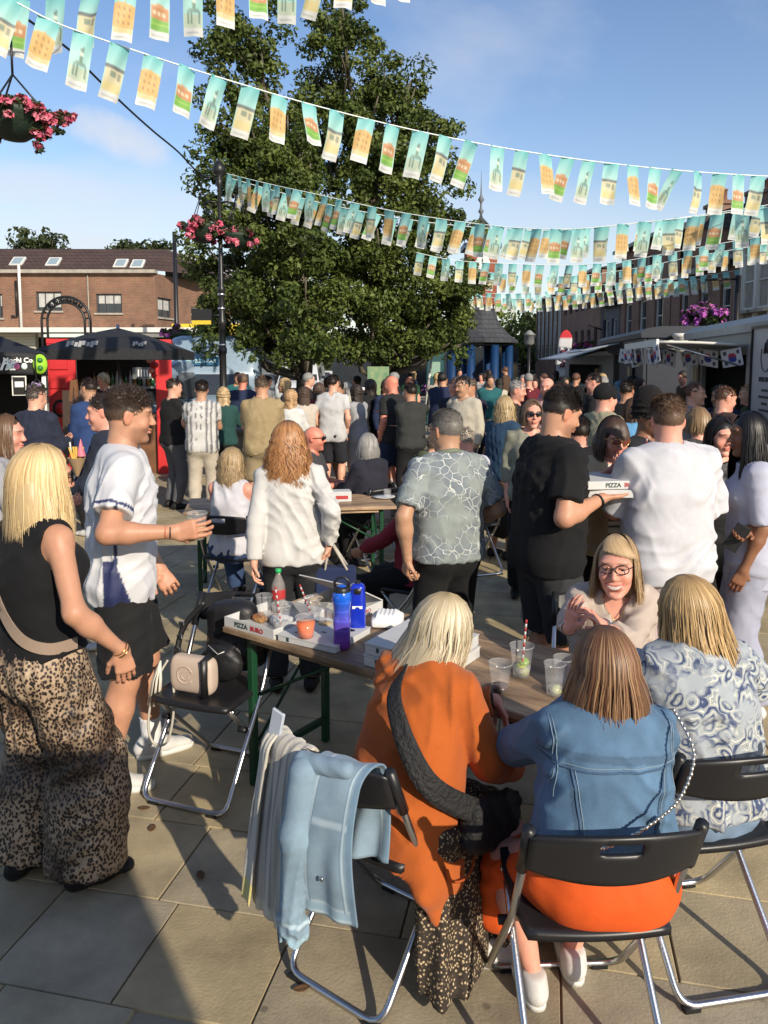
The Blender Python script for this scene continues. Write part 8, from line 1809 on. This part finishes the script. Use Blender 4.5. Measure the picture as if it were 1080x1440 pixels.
# ------------------------------------------------------------------ standing group on the right
loc = (.86, 3.98, 0); f = -72
J = skeleton(1.84, b=1.10, lean=.04, wr=(tolocal(loc, f, (1.14, 4.20, 1.28)), tolocal(loc, f, (1.10, 3.82, 1.27))), pole=((-.5, -1, -.8), (.4, -1, -1)), head=(-4, 20, 0), curl=(.35, .3), hd=((None, None), (tolocal((0, 0, 0), f, (1, .25, .05)), tolocal((0, 0, 0), f, (0, .3, 1)))))
p = person('dark-haired man in black t-shirt and dark denim shorts holding out pizza boxes', loc, f, J, 'tan', res=.011, hres=.0045, stub=.5, curl=(.35, .28), fat=.5)
top(p, cloth('black_tee', (.010, .010, .011)), 't_shirt', sleeve=.72, inf=.026, hem=-.09, straight=.9, flare=.020, amp=.010, seed=31); bottom(p, cloth('charcoal_denim', (.030, .032, .034), bump=.5), 'shorts', length=.98, inf=.022, thigh=.030, waist=.0, amp=.006, seed=12); shoes(p, M_SHOEB)
short_strands(p, [(.014, .010, .008), (.032, .024, .018)], n=6000, length=.020, low=-.03, topl=1.6, lift=.5, side=(.03, .022, .017), seed=5, curl=.1); band(p, 1, .036, M_BLACK, .03, .006, 'watch')
pz_ = empty('pizza_box', 'pizza box held between the man in black and the woman in the camel jacket', 'pizza box', (1.02, 3.80, 1.315), RAD(8))
q = MB(); q.box((.17, .17, .021), (.34, .34, .042), bev=.003); q.build('tray', M_CARD, pz_); pizza_lettering(pz_, (.18, -.0014, .021), (1, 0, 0), (0, 0, 1))
pz_ = empty('pizza_box', 'second pizza box under the held one, its near corner poking out', 'pizza box', (1.00, 3.83, 1.272), RAD(-4)); q = MB(); q.box((.17, .17, .020), (.34, .34, .040), bev=.003); q.build('tray', M_CARD, pz_)
loc = (1.31, 4.46, 0); f = 186
J = skeleton(1.66, fem=True, b=1.05, lean=.05, wr=(tolocal(loc, f, (1.44, 4.15, 1.36)), tolocal(loc, f, (1.18, 4.12, 1.34))), pole=((-.8, -.8, -.8), (.8, -.8, -.8)), head=(6, 15, 0))
p = person('woman with brown bob, tinted glasses and camel jacket looking down at a pizza box', loc, f, J, 'pink', res=.012, hres=.0035, eyes=False, smile=.3, brow=(.06, .03, .02), handres=.005)
top(p, mat('striped_top', attr=True, rough=.85), 'striped_top', sleeve=0, inf=.012, hem=.0, straight=.3, seed=3, col=lambda V: np.where((np.sin(V[:, 2:3]*150) > .55), np.array((.03, .03, .035)), np.array((.60, .56, .48))), neck=.066)
top(p, cloth('camel_wool', (.42, .33, .21)), 'camel_jacket', sleeve=1.9, inf=.034, hem=-.02, straight=.8, flare=.018, amp=.010, seed=33, cuts=[flat(J['P']+J['ys']*.17+J['s']*(-.2), J['neck']+J['ys']*.12+J['s']*.05, J['xs'], .045, .09, .050, .10, k=.01, sub=True)], neck=.08)
bottom(p, cloth('black_trouser', (.010, .010, .011)), flare=.04); shoes(p, M_SHOEB)
strands(p, [(0, .092, .110), (.07, .108, .112), (.16, .114, .112), (.3, .11, .11)], n=2800, length=.135, width=.004, cols=[(.035, .018, .011), (.06, .032, .02), (.10, .055, .035)], gap=56, seed=22, fringe=(.040, 6), wave=.003, rootcol=(.03, .016, .011))
glasses(p, mat('rose_lens', (.16, .045, .03), .08, spec=.9), M_GOLD, wr=.027, hr=.021)
loc = (1.46, 3.90, 0); f = 4
J = skeleton(1.80, b=1.10, wr=(tolocal(loc, f, (1.27, 4.25, 1.14)), tolocal(loc, f, (1.66, 4.25, 1.12))), pole=((-.5, -1, -.6), (.5, -1, -.6)), head=(-10, 4, 0))
p = person('broad man with short brown hair in oversized white t-shirt, back to us', loc, f, J, 'pink', res=.011, hres=.005)
top(p, M_TEE, 'white_t_shirt', sleeve=.96, inf=.030, hem=-.10, straight=1.0, flare=.026, amp=.015, seed=37, res=.009, f=(8, 8, 2.6)); neckband(p, M_TEE, .070, .009)
bottom(p, cloth('mauve_shorts', (.40, .32, .32)), 'shorts', length=1.0, inf=.026, thigh=.035, waist=.0, amp=.008, seed=14); shoes(p, M_SHOEW); short_strands(p, [(.11, .062, .036), (.20, .125, .075)], n=7000, length=.019, low=-.05, topl=1.7, lift=.5, side=(.15, .09, .06), seed=6, curl=.15)
loc = (1.72, 5.05, 0); f = 222
J = skeleton(1.74, b=.95, head=(-6, 2, 0), wr=(tolocal(loc, f, (1.62, 4.75, 1.25)), None)); p = person('man with tall afro hair and dark sunglasses behind the white t-shirt', loc, f, J, 'brown', res=.013, hres=.0045, handres=.006)
top(p, cloth('dark_shirt', (.02, .02, .022)), sleeve=.6); bottom(p, cloth('black_trouser')); shoes(p, M_SHOEB); glasses(p, wr=.028, hr=.018)
c, R, s = p.T; hair_cap(p, mat('afro', attr=True, rough=.95, bump=1.0, bscale=120, bdist=.02), inf=.022, low=.0, top=.055, col=(.010, .008, .007), amp=.016, res=.008)
cup('clear cup with white straw held by the man with the afro', Vector((1.60, 4.66, 1.30)), straw=((0, 0, .01), (.01, .02, .20)))
loc = (2.12, 4.85, 0); f = 178
J = skeleton(1.62, fem=True, head=(10, 6, 0)); p = person('young dark-haired woman facing us in black, right of the white t-shirt', loc, f, J, 'pink', res=.013, hres=.004, brow=(.02, .015, .012), handres=.006)
top(p, cloth('black_leather', (.014, .014, .015), .4), sleeve=1.8, seed=5); bottom(p, cloth('black_trouser')); shoes(p, M_SHOEB)
strands(p, [(0, .09, .108), (.08, .092, .10), (.3, .10, .10)], n=1800, length=.26, width=.004, cols=[(.008, .007, .007), (.02, .015, .013)], gap=62, seed=24)
loc = (2.02, 4.15, 0); f = 72
J = skeleton(1.70, fem=True, head=(14, 4, 0), wr=(None, tolocal(loc, f, atY(1052, 745, 4.0)))); p = person('woman with very long straight black hair and pale lilac blouse at the right edge', loc, f, J, 'brown', res=.012, hres=.005, handres=.0045)
top(p, cloth('lilac_blouse', (.40, .41, .50)), 'blouse', sleeve=.95, inf=.018, hem=-.16, straight=.4, amp=.010, seed=6); bottom(p, cloth('lilac_trouser', (.30, .31, .39)), flare=.06, thigh=.03, amp=.01); shoes(p, M_SHOEW)
strands(p, [(0, .100, .114), (.08, .115, .12), (.2, .12, .125), (.6, .11, .12)], n=3200, length=.44, width=.0045, cols=[(.006, .006, .007), (.012, .011, .012)], gap=50, seed=26, rootcol=(.008, .007, .008))
hw = Vector(loc)+Matrix.Rotation(RAD(f), 3, 'Z')@Vector(J['wr', 1]+J['hd', 1]*.10); ph_ = empty('phone', 'black mobile phone in the hand of the woman at the right edge', 'phone', hw, RAD(f)); q = MB(); q.box((0, 0, 0), (.010, .075, .15), R=Matrix.Rotation(RAD(30), 3, 'X'), bev=.003); q.build('handset', M_PLAST, ph_)

# ------------------------------------------------------------------ everyone else: (label, px, depth, height, facing, top, bottom, hair, options)
TONES = ('fair', 'pink', 'tan', 'olive')
def folk(label, px, Y, H, f, tc, bc, hc, fem=False, sleeve=.6, short=False, long=0.0, seat=None, skirt=False, b=1.0, tone=None, sung=False, bald=False, cap=None, arms=None, hood=False, dress=False, lean=0.0, stripes=None, head=None, hem=-.05, shoe=None, group=None, x=None, curly=False, seed=None, hat=None):
    sd = seed if seed is not None else int(px*7+Y*13) % 997; r = random.Random(sd); Xp = atY(px, 560, Y).x if x is None else x; far = Y > 9; res = .013 if Y < 6 else (.018 if Y < 8.5 else (.028 if Y < 14 else .042)); loc = (Xp, Y, 0)
    wr = [None, None]; pole = ((-.6, -1, -.6), (.6, -1, -.6)); u = H/1.75; base = 0 if seat is None else -.42*u
    a = arms if arms is not None else r.choice(('down', 'down', 'front', 'drink', 'phone', 'fold'))
    zt = (.92*u if seat is None else seat+.095)
    if a in ('front', 'both'): wr = [np.array((-.10, .33, zt+.22)), np.array((.10, .33, zt+.24))]
    if a == 'drink': wr = [None, np.array((.14, .30, zt+.28))]
    if a == 'phone': wr = [np.array((-.05, .28, zt+.30)), np.array((.06, .28, zt+.32))]
    if a == 'fold': wr = [np.array((.08, .20, zt+.20)), np.array((-.08, .22, zt+.22))]
    if a == 'pocket': wr = [np.array((-.20, .06, zt+.0)), np.array((.20, .06, zt+.0))]
    if seat is not None and a == 'down': wr = [np.array((-.12, .35, seat+.22)), np.array((.12, .35, seat+.22))]
    J = skeleton(H, fem=fem, b=b, seat=seat, lean=lean, wr=wr, pole=pole, head=head or (r.uniform(-18, 18), r.uniform(-2, 10), r.uniform(-4, 4)), curl=(.5, .5), twist=r.uniform(-4, 4))
    p = person(label, loc, f, J, tone or r.choice(TONES), res=res, hres=.0072 if Y < 6.5 else (.0115 if Y < 10 else (.0165 if Y < 14 else .023)), hands=Y < 8, handres=.0085, group=group, brow=tuple(np.array(hc)*.6), stub=0 if fem else r.choice((0, .4)))
    t_ = CL_A; kw = dict(amp=.010 if Y < 9 else .014, seed=sd % 50)
    colf = tc if not stripes else (lambda V: np.where((np.sin((V@J['xs'])[:, None]*stripes[1]) > .45), np.array(stripes[0]), np.array(tc)))
    if dress:
        pr = torso_prims(J, .012, .1)
        pr += [flat(J['P'], J['P']+np.array([0, 0, -.62*u]), (1, 0, 0), .19*u, .14*u, .17*u, .13*u, k=.05)]+arm_prims(J, 0, .012, 1.9)+arm_prims(J, 1, .012, 1.9); garment(p, 'dress', pr, t_, None, folds(.008, sd % 40), tc)
    else:
        ex = []
        if hood: ex = [ell(J['neck']-J['ys']*.075-J['s']*.03, (.10, .06, .075), k=.03)]
        top(p, t_, 'jacket' if sleeve > 1.2 else 'shirt', sleeve=sleeve, inf=.018 if sleeve < 1.2 else .023, hem=hem, straight=.45 if fem else .8, flare=.014, col=colf, extra=ex, **kw)
        if skirt: garment(p, 'skirt', [flat(J['P']+np.array([0, 0, .04]), J['P']+np.array([0, 0, -.50*u]), (1, 0, 0), .17*u, .13*u, .25*u, .20*u, k=.03)], t_, None, folds(.014, sd % 30, (10, 10, 2)), bc)
        else: bottom(p, t_, 'shorts' if short else 'trousers', length=.95 if short else 1.95, inf=.016, thigh=.03 if short else .008, flare=.02, col=bc, amp=.008)
    shoes(p, M_SHOEW if (shoe or r.choice(('w', 'b'))) == 'w' else M_SHOEB, name='shoe', res=.013 if Y < 6 else .019)
    hc = np.array(hc)
    if long:
        if Y < 9.5:
            strands(p, [(0, .098, .112), (.08, .108, .116), (.2, .114, .118), (.5, .105, .115)], n=1200 if Y < 7 else 480, mres=.018, seg=8, length=long, width=.0065 if Y < 7 else .011, cols=[hc*.55, hc, hc*1.4], gap=50, seed=sd, curl=.018 if curly else 0, wfreq=50 if curly else 22, wave=.008, lvar=.25, rootcol=tuple(hc*.6))
        else:
            c, R, s = p.T; ex = [flat(c-R[:, 1]*.055, c-R[:, 1]*.075-np.array([0, 0, long]), R[:, 0], .085, .05, .085, .035, k=.03)]+[cone(c+R[:, 0]*.07*sg, c+R[:, 0]*.075*sg-R[:, 1]*.03-np.array([0, 0, long*.8]), .03, .02, k=.02) for sg in (-1, 1)]
            hair_cap(p, HSH, inf=.018, low=-.02, extra=ex, col=lambda V: hc*(1+.5*noise3(V[:, 0:1]*50, V[:, 1:2]*50, V[:, 2:3]*9, 3)), amp=.010, seed=sd)
            # the long part must survive the neckline trim
            b_ = garment(p, 'hair', ex, HSH, max(.012, res*.7), folds(.010, sd % 20, (40, 40, 8)), lambda V: hc*(1+.5*noise3(V[:, 0:1]*50, V[:, 1:2]*50, V[:, 2:3]*9, 3)))
    elif not bald and Y < 11.6: short_strands(p, [hc*.8, hc*1.5], seg=3, n=1500 if Y < 6.6 else 420, length=.020, low=-.035, topl=1.5, lift=.5, seed=sd, curl=.2, width=.004 if Y < 6.6 else .0085)
    elif not bald: hair_cap(p, HSH, inf=.009, low=-.03, col=tuple(hc), top=r.uniform(0, .012), amp=.003, res=.018, seed=sd)
    if cap is not None:
        c, R, s = p.T; hair_cap(p, CL_A, inf=.020, low=.0, col=cap, amp=.002, res=.008, name='cap', extra=[flat(c+R[:, 1]*.08+R[:, 2]*.045, c+R[:, 1]*.15+R[:, 2]*.035, R[:, 0], .07, .012, .055, .008, k=.01)])
    if sung: glasses(p, name='sunglasses', fr=.003)
    return p
BK, NV, GR, WH = (.014, .014, .015), (.018, .026, .06), (.16, .16, .165), (.62, .62, .62); DKB, BRN, LBR = (.022, .014, .010), (.07, .038, .022), (.15, .085, .045); BLN = (.42, .29, .14)
F_ = folk
p = F_('blonde woman in white sleeveless top seated on a folding chair, back to us', 322, 5.88, 1.62, -12, (.50, .49, .52), (.035, .06, .13), (.34, .24, .13), fem=True, sleeve=0, long=.24, seat=.455, arms='front', curly=True, tone='pink')
F_('grey-haired woman seated in a dark navy hooded top at the second table', 520, 7.1, 1.60, 40, (.022, .022, .032), BK, (.26, .25, .23), fem=True, sleeve=1.9, long=.16, seat=.455, hood=True, b=1.1, arms='front')
F_('bald sunburnt man in sunglasses seated behind the curly-haired woman', 437, 7.45, 1.72, -100, (.05, .05, .055), BK, GR, bald=True, seat=.455, sung=True, tone='red', arms='front', head=(0, 0, 0))
F_('balding grey-haired man in a pale lilac shirt sitting right of the leaf shirt', 657, 7.05, 1.74, 26, (.50, .50, .58), NV, (.30, .25, .20), seat=.455, sleeve=1.7, b=1.05, arms='front', tone='pink')
F_('stooping person in an olive jacket with cream edge, left of the leaf shirt', 582, 7.7, 1.60, -50, (.085, .10, .05), (.40, .35, .26), (.10, .08, .06), seat=.455, sleeve=1.9, lean=.5, hood=True, arms='front')
F_('person seated in a dusky red top and black trousers behind the leaf shirt', 585, 5.1, 1.55, 62, (.26, .03, .045), BK, (.04, .025, .02), fem=True, seat=.455, sleeve=1.9, arms='down', lean=-.05, head=(0, 10, 0))
F_('woman with wavy blonde hair, dark denim jacket and long black skirt', 708, 7.55, 1.64, -50, (.025, .055, .10), BK, (.40, .29, .15), fem=True, sleeve=1.9, long=.22, skirt=True, arms='front', curly=True, b=1.1)
F_('woman in dark sunglasses facing us between the denim jacket and the black t-shirt', 748, 6.3, 1.67, 176, (.22, .22, .17), BK, (.17, .11, .07), fem=True, sleeve=1.2, long=.10, sung=True, tone='pink', head=(8, 2, 0), arms='down')
F_('bald pink-faced man in a pale pink shirt over the shoulder of the black t-shirt', 770, 9.2, 1.80, 150, (.42, .27, .28), BK, GR, bald=True, tone='pink', head=(0, 0, 0))
F_('man in beige t-shirt and black cap looking right, behind the pizza boxes', 848, 6.9, 1.78, -62, (.30, .28, .19), BK, DKB, cap=(.010, .010, .011), sleeve=.7, b=1.1, arms='down', head=(-10, 4, 0), tone='pink')
F_('person in black hoodie directly behind the black t-shirt man', 818, 5.4, 1.58, 30, BK, BK, DKB, sleeve=1.9, hood=True, arms='front', b=1.1)
F_('woman with gold hair clip and streaked brown hair behind the white t-shirt', 985, 5.6, 1.64, -8, (.06, .06, .06), BK, (.22, .14, .07), fem=True, sleeve=1.8, long=.07, arms='front')
F_('brown-haired person at the window of the Korean trailer', 1016, 7.4, 1.74, -70, (.05, .03, .03), BK, (.10, .05, .03), sleeve=1.8)
F_('person with light blue top between the beige t-shirt and the afro', 892, 7.8, 1.60, 20, (.10, .26, .45), BK, BRN, fem=True, long=.14)
F_('man in a dark jacket against the slate-blue trailer', 838, 9.8, 1.84, 60, BK, BK, DKB, sleeve=1.9)
F_('dark-haired woman by the trailer counter, left of the afro', 905, 9.4, 1.68, -60, (.03, .03, .04), BK, DKB, fem=True, long=.2, sleeve=1.8)
F_('person in black seen over the head of the woman in the camel jacket', 880, 8.9, 1.76, -30, BK, BK, DKB, sleeve=.6)
# left side
F_('brown-haired girl in a grey top cut by the left edge', -2, 4.55, 1.66, -78, (.30, .30, .32), BK, (.12, .065, .035), fem=True, sleeve=1.6, long=.14, arms='front', head=(-6, 4, 0), tone='pink')
F_('man in navy tracksuit top with white piping before the black gazebo', 48, 7.6, 1.74, -20, (.022, .026, .045), BK, (.08, .06, .05), sleeve=1.9, arms='front', b=1.1)
F_('young man in profile behind the football shirt, facing left', 152, 5.2, 1.76, 96, (.02, .025, .04), BK, (.04, .025, .018), sleeve=1.9, arms='front', head=(6, 6, 0), tone='pink')
F_('young man in a blue jacket reading beside the wooden easel', 128, 8.6, 1.80, 60, (.025, .05, .14), BK, DKB, sleeve=1.9, arms='phone')
F_('blond server behind the counter of the red kiosk', 148, 12.9, 1.80, 160, BK, BK, (.45, .36, .22), long=.05, fem=True)
F_('slim young man in black t-shirt and grey tracksuit bottoms near the blue van', 242, 10.2, 1.76, -50, BK, (.10, .10, .11), (.04, .026, .018), arms='phone', tone='fair')
F_('young man in a white striped shirt and cream trousers, back to us', 283, 9.6, 1.75, 4, (.50, .49, .47), (.42, .37, .30), DKB, arms='front', stripes=((.12, .12, .13), 105), b=1.05, hem=-.08)
F_('fair woman in bottle green beside the striped shirt', 314, 10.8, 1.62, 10, (.02, .06, .055), BK, (.40, .28, .15), fem=True, sleeve=1.8, long=.16)
F_('man in a navy blazer right of the lamp post', 341, 12.2, 1.80, 5, NV, BK, (.14, .08, .05), sleeve=1.9, tone='red')
F_('stocky man in tan t-shirt and matching tan shorts, back to us', 368, 9.3, 1.80, 6, (.29, .22, .12), (.28, .215, .125), (.10, .07, .045), short=True, b=1.18, arms='front', tone='tan', hem=-.10, sleeve=.8)
F_('woman with fair hair and a white cardigan behind the tan t-shirt', 408, 10.3, 1.60, -12, (.56, .56, .54), (.05, .05, .06), (.36, .22, .11), fem=True, sleeve=1.8, long=.22, arms='front')
F_('long-haired brunette in a cream top between the tan and the maroon tops', 428, 10.9, 1.62, 24, (.45, .40, .34), BK, (.055, .032, .02), fem=True, sleeve=1.6, long=.30, arms='fold')
F_('woman in a maroon jacket left of the pale grey t-shirt', 447, 11.6, 1.66, -20, (.16, .02, .03), (.03, .03, .035), (.07, .04, .025), fem=True, sleeve=1.8, long=.22)
F_('man in pale grey t-shirt and black shorts, back to us', 468, 11.0, 1.80, -14, (.46, .46, .46), (.02, .021, .026), DKB, short=True, arms='pocket', hem=-.12, shoe='w', tone='fair')
F_('woman in a long pale grey fitted dress with folded hands', 503, 11.4, 1.64, 54, (.30, .30, .315), BK, (.03, .02, .015), fem=True, dress=True, long=.28, arms='fold')
F_('tall dark-haired woman in black behind the grey dress', 522, 12.4, 1.70, 40, BK, BK, (.03, .02, .015), fem=True, sleeve=1.9, long=.30)
F_('red-faced bald man in black t-shirt and navy shorts holding a drink', 553, 10.6, 1.80, 48, (.022, .023, .024), NV, GR, bald=True, short=True, b=1.12, tone='red', arms='drink', sleeve=.7, hem=-.10)
F_('young man in dark grey hoodie left of the leaf shirt head', 578, 10.0, 1.70, 24, (.035, .037, .035), BK, DKB, sleeve=1.9, hood=True)
F_('bearded man in a navy sweatshirt, centre of the crowd', 642, 9.9, 1.78, 155, (.02, .022, .038), BK, (.05, .035, .025), sleeve=1.9, arms='fold')
F_('man in matching navy top standing right beside the bearded man', 662, 10.1, 1.76, 140, (.022, .02, .04), BK, (.09, .06, .04), sleeve=1.9, arms='phone')
# the deeper crowd: rows of people with their own clothes
rc = random.Random(77); TOPS = [('black', BK), ('navy', NV), ('charcoal', (.04, .04, .042)), ('white', (.44, .44, .44)), ('maroon', (.14, .02, .03)), ('olive', (.06, .07, .04)), ('grey', (.20, .20, .21)), ('sky blue', (.18, .32, .45)), ('brown', (.09, .055, .035)), ('teal', (.02, .10, .11)), ('cream', (.45, .41, .33)), ('dark green', (.02, .06, .035))]
HR = [('black hair', (.012, .010, .009)), ('brown hair', BRN), ('blond hair', BLN), ('grey hair', (.24, .23, .22)), ('chestnut hair', (.11, .05, .03)), ('dark hair', DKB)]
def place_word(px, Y):
    if px < 200: s = 'in front of the red kiosk'
    elif px < 330: s = 'near the pale blue van'
    elif px < 480: s = 'under the left tree'
    elif px < 600: s = 'under the right tree'
    elif px < 700: s = 'before the clock pavilion'
    elif px < 790: s = 'near the feather banner'
    elif px < 900: s = 'by the white catering stall'
    else: s = 'beside the grey trailers'
    return s
seen = set(); rows = [(12.8, 350, 640, 66), (14.4, 215, 980, 58), (16.6, 300, 900, 50), (19.5, 440, 880, 40), (24, 560, 860, 34), (9.0, 600, 830, 62), (8.4, 925, 1080, 50)]
for Y0, a, b_, st_ in rows:
    px = a+rc.uniform(0, st_)
    while px < b_:
        Y = Y0+rc.uniform(-.9, .9); fem = rc.random() < .5
        if 13 < Y < 16.5 and px < 320: px += st_; continue
        for _ in range(60):
            (tn_, tcol), (hn, hcol) = rc.choice(TOPS), rc.choice(HR); bn = rc.choice(('black trousers', 'blue jeans', 'grey shorts')) if not fem else rc.choice(('black trousers', 'blue jeans', 'long skirt'))
            sl = rc.choice(('t-shirt', 'jacket', 'jumper')) if not fem else rc.choice(('top', 'jacket', 'cardigan')); who = 'woman' if fem else 'man'
            lab = f'{who} with {hn}, {tn_} {sl} and {bn} {place_word(px, Y)}'
            if lab not in seen: break
        seen.add(lab)
        folk(lab, px, Y, rc.uniform(1.58, 1.72) if fem else rc.uniform(1.68, 1.84), rc.uniform(0, 360), tuple(np.array(tcol)*rc.uniform(.85, 1.15)), {'black trousers': BK, 'blue jeans': (.05, .08, .15), 'grey shorts': (.12, .12, .12), 'long skirt': (.05, .03, .05)}[bn], hcol, fem=fem, sleeve=.6 if sl in ('t-shirt', 'top') else 1.9, short='shorts' in bn, skirt='skirt' in bn, long=rc.choice((.12, .2, .28)) if fem else 0, group='people in the crowd across the square', b=rc.uniform(.85, 1.08), seed=int(px)+int(Y*31))
        px += st_*rc.uniform(.75, 1.2)
# wooden easel by the kiosk
ea = empty('wooden_easel', 'leaning brown wooden easel stand in front of the red kiosk', 'easel', (atY(100, 600, 9.0).x, 9.0, 0)); M_EA = mat('varnished_wood')
for (a, b_) in (((-.16, 0, 0), (.02, .05, 1.75)), ((.2, 0, 0), (.05, .05, 1.75)), ((.02, .5, 0), (.03, .06, 1.7))): q = MB(); q.tube([a, b_], .028, 4, smooth=False); q.build('leg', M_EA, ea)
q = MB(); q.box((.02, .0, .8), (.34, .03, .06)); q.build('ledge', M_EA, ea); q = MB(); q.box((.03, .02, 1.25), (.26, .02, .75), R=Matrix.Rotation(RAD(-3), 3, 'X')); q.build('panel', mat('dark_panel', (.05, .03, .02), .5), ea)
fc = empty('food_cone', 'paper cone with yellow dip and chips held up in front of the football shirt', 'food', atY(108, 650, 4.9), 0); q = MB(); q.lathe((0, 0, 0), [(.01, -.09), (.06, .03)], 10, cap=False); q.build('cone', mat('kraft_paper'), fc)
for k in range(5): q = MB(); q.box((-.03+.015*k, .01*(k % 2), .05), (.012, .012, .10), R=Matrix.Rotation(RAD(-16+8*k), 3, 'Y')); q.build('chip', mat('chip', (.6, .40, .08), .6), fc)
q = MB(); q.tube([(-.03, 0, .02), (-.04, 0, .13)], .006, 5); q.build('fork', M_WHITE, fc); q = MB(); q.lathe((.03, 0, .08), [(.03, -.04), (.002, .07)], 6, cap=False); q.build('pink_leaf', mat('pink_paper', (.6, .15, .2)), fc)
